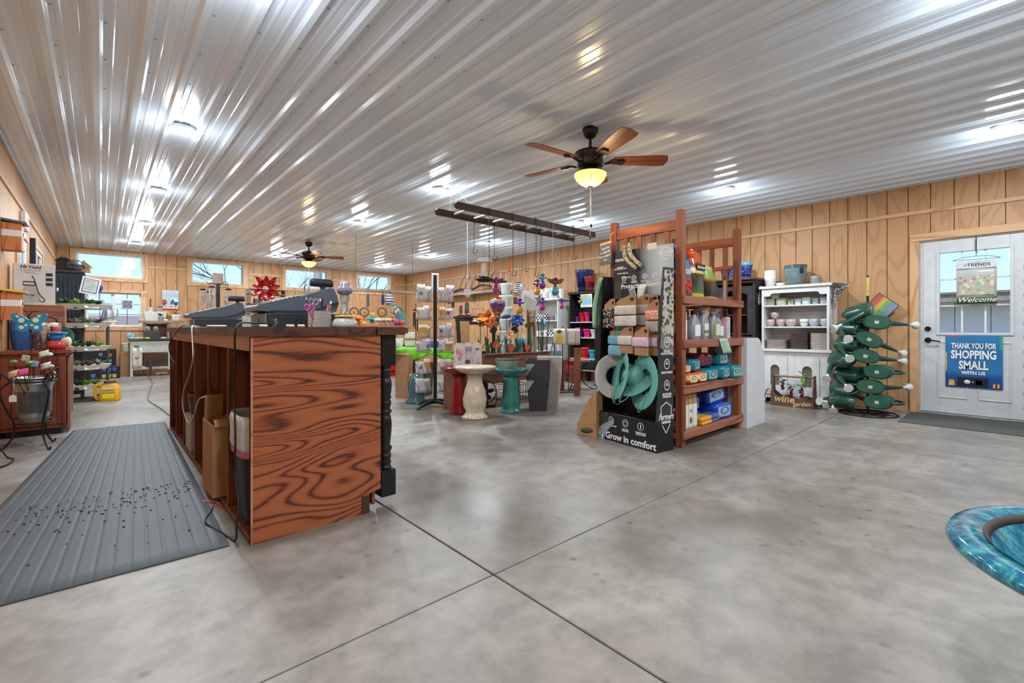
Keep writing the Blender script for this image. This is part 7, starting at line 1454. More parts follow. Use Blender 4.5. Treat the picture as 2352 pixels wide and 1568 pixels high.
for k in range(5):
    a = PI/2+k*2*PI/5; c_, s_ = math.cos(a), math.sin(a); b_ = .045; p_ = (.13*c_, 0, .13*s_); q1 = (b_*math.cos(a+PI/5), 0, b_*math.sin(a+PI/5)); q2 = (b_*math.cos(a-PI/5), 0, b_*math.sin(a-PI/5)); m.add([p_, q1, (0, -.03, 0), q2, (0, .03, 0)], [(0, 1, 2), (0, 2, 3), (1, 0, 4), (0, 3, 4)])
m.build('star', P('star_silver', (190, 190, 186), .12, .9), t); MB().cyl((0, 0, .13), (0, 0, .93), .0015, n=4).build('string', BLKM, t)
carton('wall_card', 'grey white printed card board hanging behind the frogs', 'card', (5.0, 5.15, 1.3), .26, .01, .3, CARD, -.6); cdp = tag(MB().cyl((0, 0, 0), (0, 0, 1.25), .008, n=6).build('card_pole', BLKM, None, (5.0, 5.2, 0)), 'thin black pole carrying the printed card board', 'pole')
dw = T('driftwood_bundle', 'bundle of upright grey driftwood poles beside the flowers', 'driftwood', (5.12, 5.22, 0)); rr = random.Random(4); DWM = wood('driftwood', (176, 160, 142), (128, 112, 98), None, .8, 'Z', 1.5, 6)
for k in range(7):
    x, y = rr.uniform(-.1, .1), rr.uniform(-.06, .06); h_ = rr.uniform(1.1, 1.4); MB().tube(spline([(x, y, 0), (x+rr.uniform(-.02, .02), y, h_*.5), (x+rr.uniform(-.03, .03), y, h_)], 5), [.026, .024, .024, .023, .023, .023, .022, .021, .02, .018, .014], 8).build('driftwood_pole', DWM, dw)
for k in range(3): tag(MB().tube(spline([(0, 0, 0), (.03*(k-1), 0, .5), (.06*(k-1)+.02, 0, 1.0), (.1*(k-1), -.02, 1.22)], 5), [.014-.0006*j for j in range(16)], 6).build('brown_branch', BARK, None, (5.27+k*.05, 5.2, 0)), ('brown twisted branch left of the towel rack', 'middle brown twisted branch by towel rack', 'brown twisted branch nearest the towel rack')[k], 'branch', 'branches by the towel rack')
um = T('folded_umbrella', 'blue and white folded umbrella standing by the driftwood', 'umbrella', (4.68, 5.0, .5205)); MB().lathe([(0, .02), (.02, .03), (.07, .25), (.05, .36), (.015, .42), (0, .43)], 10, smooth=False).build('canopy', bands('umbrella_bands', [(0, (206, 208, 210)), (.4, (214, 214, 214)), (.5, (60, 160, 196)), (.75, (70, 170, 206)), (.8, (214, 214, 214)), (1, (214, 214, 214))], 'Z', .6), um); MB().cyl((0, 0, 0), (0, 0, .5), .006, n=6).build('shaft', CHROME, um)
# bench with plaques, dark pole
be = T('low_bench', 'low reddish wooden bench behind the birdbaths', 'bench', (3.46, 4.74, 0)); MB().box(-.28, .2, -.14, .14, .5, .53).build('seat_board', BWX, be, bev=.004)
for x in (-.24, .16): MB().box(x-.02, x+.02, -.12, .12, 0, .5).build('leg_panel', BWX, be, bev=.003)
def plaque(x, y, label, mat, pic, w=.12, rz=-.6):
    t = T('wooden_plaque', label, 'plaque', (x, y, .5305), rz, 'painted plaques on the low bench'); MB().prism([(-w/2, 0), (w/2, 0), (w/2, .25), (w*.3, .3), (-w*.3, .3), (-w/2, .25)], -.008, .008, 'y').build('board', mat, t, bev=.002); pic(t, w)
PLW = spots('plaque_pale', (214, 206, 202), [(196, 176, 180), (222, 216, 210), (190, 180, 176)], 30, .6)
def pic1(t, w):
    for q, (x, z) in enumerate(((-.02, .2), (.025, .17), (0, .12))): MB().ball((x, -.009, z), (.024, .003, .04), 10, 6).build('tulip_print', P('tulip_pink', (206, 150, 156), .6), t)
def pic2(t, w): MB().box(-w/2+.004, w/2-.004, -.0095, -.0082, .19, .25).build('blue_lattice', checks('lattice_blue', (60, 90, 150), (200, 206, 216), 60), t); MB().ball((0, -.009, .06), (.035, .003, .03), 10, 6).build('basket_print', P('print_mauve', (120, 80, 100), .6), t)
def pic3(t, w): MB().ball((0, -.009, .22), (.025, .003, .02), 10, 6).build('bird_print', P('print_grey', (130, 126, 124), .6), t); MB().ball((0.02, -.009, .05), (.025, .003, .02), 10, 6).build('rose_print', P('tulip_pink', (206, 150, 156), .6), t)
plaque(3.36, 4.74, 'white plaque with pink tulips on the low bench', PLW, pic1, .14); plaque(3.49, 4.74, 'white plaque with blue lattice top on the low bench', PLW, pic2, .11); plaque(3.6, 4.69, 'white plaque with a grey bird on the low bench', PLW, pic3, .12)
t = T('dark_green_frame', 'dark green leaning metal garden frame behind plaques', 'frame', (3.62, 4.95, 0)); MB().beam((-.06, 0, 0), (-.14, 0, 1.14), .045, .03).build('leaning_post', P('frame_green', (34, 52, 42), .5), t); MB().beam((-.17, 0, 1.13), (-.06, 0, 1.13), .04, .03).build('top_bar', P('frame_green', (34, 52, 42), .5), t)
# black console with feeders behind
bc_ = T('black_console', 'black console table carrying feeders behind the flowers', 'table', (5.15, 6.6, 0)); MB().box(-.5, .5, -.2, .2, 1.19, 1.23).build('top', P('console_black', (38, 40, 46), .4), bc_, bev=.006); MB().box(-.45, .45, -.17, .17, 1.08, 1.19).build('apron', P('console_black', (38, 40, 46), .4), bc_, bev=.004)
for sx_ in (-1, 1):
    for sy_ in (-1, 1): MB().box(sx_*.43-.025, sx_*.43+.025, sy_*.15-.025, sy_*.15+.025, 0, 1.08).build('leg', P('console_black', (38, 40, 46), .4), bc_)
gf_ = T('gable_feeder', 'wooden gable roofed tray bird feeder on black console', 'bird feeder', (5.05, 6.55, 1.2305), -.6); MB().box(-.14, .14, -.08, .08, 0, .04).build('tray', GALV, gf_, bev=.003); MB().prism([(-.12, .13), (.12, .13), (0, .24)], -.07, .07, 'y').build('roof', TRIM, gf_)
for x in (-.1, .1): MB().box(x-.006, x+.006, -.006, .006, .04, .14).build('roof_post', TRIM, gf_)
def humm(loc, label, s=1.0):
    t = T('hummingbird_feeder', label, 'bird feeder', loc, 0, 'red hummingbird feeders'); MB().lathe([(0, 0), (.06*s, 0), (.075*s, .02*s), (.05*s, .04*s), (0, .045*s)], 18).build('red_base', gl('feeder_red', (190, 40, 24)), t); MB().cyl((0, 0, .04*s), (0, 0, .17*s), .032*s, n=14).build('bottle', P('bottle_green', (90, 120, 104), .15, 0, .2, trans=.3), t); MB().lathe([(0, .17*s), (.035*s, .17*s), (.02*s, .2*s), (0, .205*s)], 14).build('red_cap', gl('feeder_red', (190, 40, 24)), t)
humm((4.78, 6.7, 1.2305), 'left red hummingbird feeder on black console'); humm((4.9, 6.68, 1.2305), 'tall red hummingbird feeder on black console', 1.3); humm((4.7, 6.6, 1.2305), 'front red hummingbird feeder on black console', .8)
carton('cardboard_carton', 'tall kraft carton standing behind the card rack', 'box', (4.06, 5.66, 0), .22, .12, 1.12, KRAFT, -.6)
# ------------------------------------------------------------------ card and towel rack
cr_ = T('spinner_rack', 'black spinner rack of folded towels and cards on four-foot base', 'display rack', (3.2, 5.05, 0), -.6)
MB().box(-.022, .022, -.022, .022, .06, 1.7).build('column', BLKM, cr_, bev=.003); MB().box(-.045, .045, -.012, -.004, 1.48, 1.72).build('header_sign', WHITE, cr_, bev=.004)
for a in range(4):
    q = a*PI/2+PI/4; MB().tube(spline([(0, 0, .08), (.1*math.cos(q), .1*math.sin(q), .075), (.22*math.cos(q), .22*math.sin(q), .045), (.3*math.cos(q), .3*math.sin(q), .014)], 5), [.032-.0012*j for j in range(16)], 8).build('foot', BLACK, cr_)
TW = [P('towel_a', (206, 204, 206), .85, 0, .05), P('towel_b', (196, 192, 192), .85, 0, .06), spots('towel_dots', (204, 198, 196), [(90, 70, 66), (120, 100, 96)], 60, .85, .2), spots('towel_mauve', (206, 200, 206), [(190, 160, 170), (160, 150, 180)], 30, .85, .3), bands('towel_ochre', [(0, (206, 200, 194)), (.45, (206, 150, 60)), (.75, (206, 150, 60)), (.8, (204, 198, 192)), (1, (206, 202, 198))], 'Z', .85)]
def rl(x, y): q = Matrix.Rotation(-.6, 3, 'Z') @ Vector((x, y, 0)); return (3.2+q.x, 5.05+q.y)
tiers = ((1.36, .2, 'top'), (1.13, .17, 'second'), (.9, .17, 'third'), (.72, .15, 'fourth'), (.44, .17, 'fifth'), (.2, .17, 'lowest'))
for ti, (z, hh, tn) in enumerate(tiers):
    for k, (x, y, sd) in enumerate(((-.17, -.09, 'left'), (-.09, -.03, 'inner left'), (.08, -.05, 'inner right'), (.165, -.02, 'right'))):
        X_, Y_ = rl(x, y); t = T('folded_towel', 'folded printed towel at %s of %s tier on spinner rack' % (sd, tn), 'towel', (X_, Y_, z), -.6+(.45 if k in (1, 2) else -.12)*(1 if k < 2 else -1)+R.uniform(-.25, .25), 'towels on the spinner rack')
        w = .13 if k in (0, 3) else .1; sk = R.uniform(-.03, .03); hq = hh*R.uniform(.8, 1.1); MB().sheet(lambda u, v: ((-w/2+w*u)*(1.1-.35*v)+sk*v, -.008*math.sin(u*5+k)+.02*(1-v), hq*v), 5, 4, .005).build('cloth', TW[(ti*2+k) % 5], t)
        if (ti+k) % 4 == 0: MB().ball((0, -.014, hh*.5), (.018, .003, .024), 10, 6).build('motif', P('motif_dark', (120, 104, 100), .8), t)
    for x0, x1, y in ((-.25, -.03, -.11), (.03, .23, -.08)): MB().tube([(x0, y, z+hh*.8), (x0+.05, y-.01, z+hh*.45), (x0+.05, y-.01, z-.01), (x1-.05, y-.01, z-.01), (x1-.05, y-.01, z+hh*.45), (x1, y, z+hh*.8)], .003, 5).build('wire_pocket', BLKM, cr_); MB().tube([((x0+x1)/2, y-.01, z-.01), (0, 0, z-.01)], .003, 5).build('wire_arm', BLKM, cr_)
# ------------------------------------------------------------------ birdbaths and tall planters
def bath(loc, label, mat, R_, h_, twist=0, bm=None, n_=64, ped=None):
    t = T('birdbath', label, 'birdbath', loc, 0, 'ceramic birdbaths'); p = ped or [(.15, 0), (.155, .015), (.12, .04), (.1, .07), (.125, .13), (.135, .2), (.115, .3), (.085, .38), (.08, .44), (.1, .47)]
    k = (h_-.09)/.47; rf = (lambda a, z, r: r*(1+.06*math.sin(9*a+z*twist)) if .08*k < z < .42*k else r) if twist else None
    MB().lathe([(0, 0)]+[(r, z*k) for r, z in p]+[(0, .47*k)], n_, rf=rf).build('pedestal', mat, t); z0 = h_-.09
    MB().lathe([(0, z0), (.1, z0), (R_*.75, z0+.03), (R_*.97, z0+.07), (R_, z0+.085), (R_*.98, h_), (R_*.94, h_), (R_*.9, h_-.012), (R_*.5, h_-.035), (0, h_-.04)], n_).build('basin', bm or mat, t); return t
t = bath((3.17, 4.17, 0), 'cream birdbath with twisted pedestal in front', ceram('cream_glaze', (206, 190, 166)), .247, .585, twist=26); MB().cbox((-.03, -.03, .5595), (.07, .05, .002), (0, 0, .6)).build('price_sticker', P('lime_sticker', (190, 220, 80), .6), t); MB().cbox((-.09, -.075, .27), (.05, .002, .035), (0, .6, -.8)).build('care_label', CARD, t)
bath((3.19, 4.5, 0), 'dark red birdbath behind the cream one', ceram('oxblood_glaze', (134, 20, 28)), .23, .555, ped=[(.115, 0), (.12, .02), (.11, .05), (.105, .07), (.1, .1), (.092, .3), (.085, .42), (.1, .47)])
bath((3.72, 4.17, 0), 'teal birdbath with smooth pedestal', ceram('teal_glaze', (62, 138, 134)), .215, .53, ped=[(.135, 0), (.14, .015), (.115, .04), (.1, .06), (.118, .1), (.112, .16), (.1, .28), (.09, .4), (.1, .47)])
t = T('oval_planter_bowl', 'grey green planter bowl with brown rim sitting in teal birdbath', 'bowl', (3.69, 4.2, .4905)); MB().lathe([(0, 0), (.1, 0), (.125, .05), (.15, .135), (.152, .15), (.145, .15), (.12, .06), (0, .02)], 32).build('bowl_body', ceram('celadon', (140, 158, 150)), t); MB().lathe([(.15, .138), (.156, .15), (.15, .158), (.143, .152)], 32, cap=False).build('brown_rim', ceram('rim_brown', (84, 60, 54)), t)
t = tag(MB().lathe([(0, 0), (.15, 0), (.155, .02), (.11, .06), (.12, .14), (.13, .22), (.1, .34), (.08, .4), (0, .4)], 48, rf=lambda a, z, r: r*(1+.035*math.sin(9*a+z*26)) if .06 < z < .36 else r).build('birdbath_pedestal', ceram('slate_teal', (70, 98, 104)), None, (3.22, 5.55, 0)), 'slate teal twisted birdbath pedestal behind the spinner rack', 'birdbath')
def sqpot(loc, label, mat, wt, wb, h_, rz, inner, chip=False):
    t = T('tall_planter', label, 'planter', loc, rz, 'tall square planters'); s = [(0, 0, 0, wb/2, wb/2, 14), (0, 0, h_*.7, wt/2*.98, wt/2*.98, 14), (0, 0, h_*.705, wt/2*.97, wt/2*.97, 14), (0, 0, h_, wt/2, wt/2, 14), (0, 0, h_, wt/2-.012, wt/2-.012, 14), (0, 0, h_*.85, wt/2-.015, wt/2-.015, 14)]
    loft(MB(), s, 32, cap=True, smooth=False).build('planter_body', mat, t)
    if chip:
        for z0 in (.58, .38): MB().prism([(wt*.47, z0-.15), (wt*.47, z0), (wt*.12, z0)], -wt/2-.004, -wt/2-.001, 'x').build('care_leaflet', P('leaflet', (150, 180, 176), .5), t)
    return t
sqpot((4.07, 4.05, 0), 'tall charcoal square planter beside the teal birdbath', P('charcoal_resin', (66, 66, 70), .6, 0, .06), .3, .21, .63, .75, None, True); sqpot((4.37, 4.14, 0), 'tall white square planter behind the charcoal one', P('white_resin', (204, 202, 198), .55, 0, .04), .32, .22, .645, .75, None)
# floor fan and wire crate under the table
ff = T('floor_fan', 'small black floor fan behind the teal birdbath', 'fan', (3.68, 4.62, 0), -.7); MB().tube([(.14*math.cos(2*PI*k/24), 0, .2+.14*math.sin(2*PI*k/24)) for k in range(24)], .007, 6, closed=True).build('guard_ring', BLKM, ff); MB().cyl((0, -.03, .2), (0, .07, .2), .045, n=14).build('motor', BLACK, ff); MB().tube([(-.13, 0, .0075), (.13, 0, .0075), (.1, .08, .0075), (-.1, .08, .0075)], .007, 5, closed=True).build('foot', BLKM, ff)
for k in range(5): m = MB(); a = k*2*PI/5; leaf(m, (.03*math.cos(a), 0, .2+.03*math.sin(a)), (.12*math.cos(a+.3), .01, .2+.12*math.sin(a+.3)), .06, up=(0, -1, 0)); m.build('fan_blade', BLACK, ff)
for s_ in (-1, 1): MB().tube([(s_*.14, 0, .2), (s_*.15, 0, .1), (s_*.12, 0, .0075)], .006, 5).build('yoke', BLKM, ff)
wk = T('wire_crate', 'black wire crate standing under the planter table', 'crate', (4.42, 4.95, 0))
for k in range(9): x = -.2+k*.05; MB().cyl((x, -.2, 0), (x, -.2, .22), .004, n=4).build('wire', BLKM, wk)
for z in (.01, .11, .22): MB().tube([(-.2, -.2, z), (.2, -.2, z), (.2, .2, z), (-.2, .2, z)], .004, 4, closed=True).build('wire', BLKM, wk)
# ------------------------------------------------------------------ towel stand with pineapple towel
twr = T('towel_stand', 'black iron stand hung with tea towels', 'towel stand', (5.5, 4.95, 0), -.5)
for x in (-.12, .02, .12): MB().cyl((x, 0, 0), (x, 0, 1.05), .006, n=6).build('upright', BLKM, twr)
MB().tube([(-.2, 0, .98), (.32, 0, .98)], .006, 5).build('bar', BLKM, twr); MB().tube(spline([(-.15, 0, .02), (-.2, 0, .5), (-.14, 0, .8), (-.12, 0, .98)], 5), .006, 5).build('side_scroll', BLKM, twr); MB().tube([(-.2, -.12, .008), (.25, -.12, .008), (.25, .12, .008), (-.2, .12, .008)], .007, 5, closed=True).build('foot', BLKM, twr)
t = T('pineapple_towel', 'white tea towel printed with a yellow pineapple', 'towel', (5.43, 4.945, .76), -.5); MB().sheet(lambda u, v: (-.1+.2*u, -.02-.004*math.sin(u*7), .25*v), 6, 4, .006).build('cloth', P('towel_cream', (212, 204, 188), .9), t); MB().ball((0, -.028, .1), (.065, .003, .085), 14, 8).build('pineapple_print', P('pineapple', (206, 166, 70), .8), t)
m = MB()
for k in range(5): leaf(m, (0, -.03, .18), ((k-2)*.025, -.03, .24-.008*abs(k-2)), .02, up=(0, -1, 0))
m.build('crown_print', P('pine_green', (50, 90, 64), .8), t)
for k in range(3): tag(MB().sheet(lambda u, v: (-.06+.12*u, -.006*math.sin(u*7+k), .26*v), 5, 4, .01).build('cream_towel', P('towel_beige', (196, 184, 172), .9), None, (5.61+k*.055, 4.85-k*.01, .75), (0, 0, -1.0+.15*k)), ('cream towel nearest the pineapple towel', 'middle cream towel on the stand', 'rightmost cream towel on the stand')[k], 'towel', 'cream towels on the stand')
carton('picture_book', 'blue green picture book leaning below the pineapple towel', 'book', (5.58, 5.15, .5), .2, .02, .15, bands('book_cover', [(0, (110, 150, 60)), (.5, (140, 170, 70)), (.6, (110, 160, 190)), (1, (130, 176, 206))], 'Z'), -.5); carton('book_crate', 'dark wooden crate supporting the picture book', 'crate', (5.6, 5.2, 0), .3, .16, .4995, BROWNW, -.5)
wpst = tag(MB().box(-.04, .04, -.04, .04, 0, .72).build('wooden_post', BROWNW, None, (5.35, 4.5, 0), (0, 0, .4), .004), 'short brown wooden post behind the white planter', 'post')
srt = T('scroll_table', 'small round topped iron table with scrolled foot', 'table', (5.95, 4.95, 0)); MB().lathe([(0, .46), (.17, .46), (.175, .475), (.17, .485), (0, .485)], 28).build('top', P('table_rust', (120, 84, 70), .5), srt)
for k in range(3): a = k*2*PI/3-.9; MB().tube(spline([(r_*math.cos(a), r_*math.sin(a), z) for r_, z in ((.14, .46), (.05, .34), (.03, .2), (.1, .08), (.22, .012), (.28, .03), (.27, .08), (.23, .07))], 5), .009, 6).build('scroll_leg', BLKM, srt)
pot('red_floor_pot', 'dark red glazed pot on the floor before the black hutch', 'pot', (6.6, 5.62, 0), ceram('brick_glaze', (128, 40, 40)), .13, .095, .31, lip=.01, lh=.03); pot('red_floor_pot', 'second dark red pot behind the round iron table', 'pot', (6.75, 5.9, 0), ceram('brick_glaze', (128, 40, 40)), .12, .09, .42, lip=.01, lh=.03)
# ------------------------------------------------------------------ black hutch with coloured pots
bh = T('black_hutch', 'black open hutch filled with bright coloured pots at right wall', 'hutch', (6.95, 5.72, 0), RZ); BHM = P('hutch_black', (36, 37, 42), .4, 0, .25)
for p in ((-.33, -.305), (.305, .33)): MB().box(p[0], p[1], 0, .36, .22, 1.68).build('side_panel', BHM, bh, bev=.003)
MB().box(-.36, .36, -.03, .38, 1.68, 1.73).build('cornice', BHM, bh, bev=.012); MB().box(-.305, .305, .34, .36, .24, 1.68).build('back_panel', BHM, bh)
for k in range(14): MB().box(-.3+k*.043, -.3+k*.043+.034, .332, .34, .45, 1.66).build('bead_board', P('bead_dark', (58, 56, 58), .5), bh)
for z in (.43, .84, 1.14): MB().box(-.305, .305, .0, .34, z-.02, z).build('shelf_board', P('shelf_edge', (196, 194, 192), .5), bh, bev=.002)
d_ = MB().box(-.305, .305, -.01, .34, .24, .405).build('drawer', BHM, bh, bev=.004); MB().cyl((0, -.012, .32), (0, -.03, .32), .014, n=12).build('knob', GALV, d_); MB().box(-.35, .35, -.03, .37, .19, .22).build('base_board', P('base_edge', (150, 148, 148), .5), bh, bev=.004)
for x in (-.28, -.05, .2): MB().box(x, x+.12, .02, .34, 0, .19).build('plinth_board', BROWNW, bh, bev=.004)
def bl(x, y, z): return (6.95+y, 5.72-x, z)
cols_ = dict(pu=(104, 30, 104), re=(206, 26, 30), pk=(206, 30, 110), ye=(232, 196, 20), cy=(40, 176, 206), wh=(206, 208, 206), bu=(120, 20, 40))
def cpot(c, x, z, r, hh, label, y=.13): flowerpot('coloured_pot', label, bl(x, y, z), P('resin_'+c, cols_[c], .35, 0, .06), r, hh, 'bright pots in the black hutch')
cpot('pu', -.22, 1.1405, .05, .09, 'small purple pot at left of upper black hutch shelf'); cpot('re', -.1, 1.1405, .06, .17, 'red pot in middle of upper black hutch shelf'); cpot('pk', .03, 1.1405, .062, .18, 'pink pot on upper black hutch shelf'); cpot('pu', -.17, .8405, .085, .18, 'purple pot at left of middle black hutch shelf'); cpot('pk', .03, .8405, .085, .15, 'pink pot in middle of second black hutch shelf'); cpot('wh', .2, .8405, .075, .14, 'white pot at right of second black hutch shelf')
cpot('ye', -.19, .4305, .095, .16, 'yellow pot at left of lowest black hutch shelf'); cpot('re', .0, .4305, .1, .2, 'red pot in middle of lowest black hutch shelf'); cpot('cy', .2, .4305, .08, .16, 'cyan pot at right of lowest black hutch shelf', .08); cpot('bu', .13, .4305, .06, .17, 'burgundy pot behind the cyan one', .26)
t = T('navy_planter', 'large navy blue glazed planter on top of black hutch', 'planter', bl(-.06, .15, 1.7305)); potm(.19, .12, .42, lh=.03, n=32, rf=lambda a, z, r: r+.002*math.sin(z*120)).build('pot_body', ceram('navy_glaze', (26, 42, 92)), t); pot('red_planter', 'red ribbed planter on top of black hutch beside the navy one', 'planter', bl(.19, .0, 1.7305), ceram('crimson_glaze', (130, 30, 38)), .105, .075, .27, rf=lambda a, z, r: r+.002*math.sin(z*140))
t = T('garden_poster', 'small blue and yellow poster pinned to black hutch top', 'poster', bl(.13, -.034, 1.42), RZ); MB().box(-.14, .14, -.002, .002, 0, .25).build('sheet', P('poster_cream', (214, 210, 196), .5), t); MB().box(-.11, .12, -.0035, -.0022, .05, .2).build('picture', P('poster_sky', (130, 182, 196), .5), t); MB().box(-.12, .06, -.0045, -.0036, .19, .235).build('title_band', P('poster_yellow', (206, 176, 80), .5), t)
t = T('metal_bee', 'small yellow metal bee ornament on a stake by the black hutch', 'ornament', (5.85, 4.85, 0)); MB().cyl((0, 0, 0), (0, 0, 1.42), .005, n=5).build('stake', BLKM, t); MB().ball((0, 0, 1.45), (.045, .03, .03), 12, 8).build('body', bands('bee_bands', [(0, (206, 150, 40)), (.3, (40, 30, 20)), (.5, (210, 160, 50)), (.7, (40, 30, 20)), (1, (200, 150, 40))], 'X', .4, interp='CONSTANT'), t)
for s_ in (-1, 1): m = MB(); leaf(m, (0, 0, 1.47), (s_*.05, .02, 1.54), .04); m.build('wing', P('wing_dark', (90, 84, 70), .4), t)
# ------------------------------------------------------------------ white hutch with white pots
wh = T('white_cabinet_hutch', 'white shelf hutch with white pots left of the black hutch', 'hutch', (6.95, 6.75, 0), RZ)
for p in ((-.4, -.375), (.375, .4)): MB().box(p[0], p[1], 0, .36, 0, 1.6).build('side_panel', HW_, wh, bev=.003)
MB().box(-.375, .375, .34, .36, 0, 1.6).build('back_panel', HW_, wh)
for z in (.1, .55, .86, 1.18): MB().box(-.375, .375, .0, .34, z-.02, z).build('shelf_board', HW_, wh, bev=.003)
MB().box(-.44, .44, -.04, .38, 1.6, 1.635).build('top_board', HW_, wh, bev=.004); MB().box(-.37, .37, -.01, 0, .1, .53).build('lower_door', HW_, wh, bev=.004)
def wl_(x, y, z): return (6.95+y, 6.75-x, z)
WH2 = P('white_clay', (222, 222, 220), .5, 0, .04); i_ = 0
for x, r, hh, z, y, lb in ((-.3, .085, .22, 1.6355, .26, 'tall white pot at back left of white hutch top'), (-.12, .09, .24, 1.6355, .27, 'tall white pot at back middle of white hutch top'), (.06, .09, .24, 1.6355, .27, 'tall white pot right of middle on white hutch top'), (.29, .08, .2, 1.6355, .24, 'white pot at right end of white hutch top'), (-.32, .06, .12, 1.6355, .06, 'small white pot at front left of white hutch top'), (-.17, .065, .12, 1.6355, .05, 'small white pot second at front of white hutch top'), (.0, .07, .14, 1.6355, .05, 'small white pot third at front of white hutch top'), (.18, .06, .11, 1.6355, .05, 'small white pot at front right of white hutch top'),
                           (-.3, .06, .1, .8605, .15, 'white pot at left on second white hutch shelf'), (-.1, .07, .11, .8605, .15, 'white pot in middle of second white hutch shelf')):
    pot('white_pot', lb, 'pot', wl_(x, y, z), WH2, r, r*.78, hh, 'white pots in the white hutch')
DOT = checks('dot_planter', (30, 30, 32), (228, 228, 226), 26, .4); carton('checked_planter', 'black and white checked planter on top white hutch shelf', 'planter', wl_(-.18, .1, 1.1805), .36, .14, .13, DOT, RZ); carton('checked_planter', 'black and white checked planter on lower white hutch shelf', 'planter', wl_(.2, .1, .8605), .3, .14, .12, DOT, RZ)
pot('mauve_pot', 'glossy mauve pot on top white hutch shelf', 'pot', wl_(.12, .12, 1.1805), ceram('mauve_glaze', (150, 116, 128)), .075, .07, .1); pot('pale_blue_pot', 'pale blue pot at right of top white hutch shelf', 'pot', wl_(.28, .12, 1.1805), ceram('icy_glaze', (160, 178, 200)), .06, .055, .11); pot('stone_pot', 'small stone pot on lower white hutch shelf', 'pot', wl_(-.2, .12, .5505), P('stone_pot', (170, 164, 150), .7), .07, .06, .12); pot('stone_pot', 'pale grey pot at right of lower white hutch shelf', 'pot', wl_(.1, .12, .5505), P('pale_stone2', (190, 196, 198), .6), .08, .07, .13)
# ------------------------------------------------------------------ long wall shelf with branches, hanging bar
ws = T('wall_shelf', 'long weathered plank shelf high on right wall with branches', 'shelf', (7.22, 9.7, 1.9)); WSM = wood('shelf_plank', (170, 156, 140), (136, 122, 108), None, .8, 'Y', 1, 6); MB().box(-.12, .14, -1.5, 1.5, 0, .05).build('plank', WSM, ws, bev=.004)
for y in (-1.2, 0, 1.2): MB().prism([(-.1, 0), (.14, 0), (.14, -.2)], y-.015, y+.015, 'y').build('bracket', WSM, ws)
br_ = T('driftwood_branch', 'long twisted driftwood branch lying on the high wall shelf', 'branch', (7.2, 9.7, 1.951)); rr = random.Random(6)
MB().tube(spline([(0, -.9, .1), (0, -.5, .16), (0, -.1, .08), (0, .4, .1), (0, .9, .03)], 5), [.02+.001*j for j in range(21)], 7).build('main_stem', BARK, br_)
for k in range(6): y = -.8+k*.25; MB().tube(spline([(0, y, .1), (-.02, y-.12, .22+rr.uniform(0, .15)), (0, y-.25, .3+rr.uniform(0, .2))], 4), .008, 5).build('twig', BARK, br_)
hb_ = T('hanging_bar', 'grey weathered wooden bar hung with tools near the far corner', 'hanging bar', (4.15, 8.35, 1.74)); MB().cbox((0, 0, 0), (1.5, .08, .055)).build('bar', GREYW, hb_, bev=.004)
for x in (-.6, .6): MB().cyl((x, 0, .03), (x, 0, 1.03), .003, n=4).build('wire', BLKM, hb_)
def hang(x, label, name, cat, build):
    t = T(name, label, cat, (x, 8.29, 1.71), .5, 'tools on the hanging bar'); MB().tube([(0, .05, .06), (0, -.01, .065), (0, -.02, .0), (0, -.02, -.03)], .004, 5).build('hook', BLKM, t); build(t)
hang(3.75, 'dark blue handled pruners hanging on the bar', 'pruners', 'tool', lambda t: (MB().tube(spline([(0, -.02, -.03), (-.02, -.02, -.12), (-.02, -.02, -.3)], 4), .012, 6).build('handle', P('tool_blue', (50, 70, 96), .5), t), MB().tube(spline([(0, -.02, -.03), (.02, -.02, -.12), (.03, -.02, -.28)], 4), .012, 6).build('handle', P('tool_blue', (50, 70, 96), .5), t), MB().prism([(-.02, .08), (.02, .08), (.0, -.04)], -.026, -.016, 'y').build('blade', GALV, t)))
hang(4.05, 'navy glove hanging on the bar', 'work_glove', 'glove', lambda t: loft(MB(), [(0, -.02, -.24, .03, .012, 3), (0, -.02, -.18, .045, .018, 3), (0, -.02, -.06, .03, .014, 3), (0, -.02, -.03, .012, .01, 2)], 14).build('glove_body', P('glove_navy', (36, 56, 96), .8), t))
hang(4.2, 'navy and white striped paper lantern hanging on the bar', 'striped_lantern', 'lantern', lambda t: MB().lathe([(0, -.26), (.05, -.24), (.085, -.16), (.085, -.1), (.05, -.04), (0, -.03)], 20).build('lantern_body', bands('navy_stripes', [(k/9, (60, 66, 110) if k % 2 else (206, 204, 206)) for k in range(9)], 'Z', .6, interp='CONSTANT'), t))
chime((4.62, 8.0, 1.38), 'black wind chime left of the spinner rack', .36, P('tube_black', (44, 40, 38), .4, .3)); pst_ = T('shepherd_hook', 'black shepherd hook carrying the black wind chime', 'hook', (4.66, 8.06, 0)); MB().tube(spline([(0, 0, 0), (0, 0, .7), (0, 0, 1.4), (-.01, -.02, 1.5), (-.04, -.06, 1.5), (-.04, -.06, 1.465)], 5), .006, 6).build('rod', BLKM, pst_)
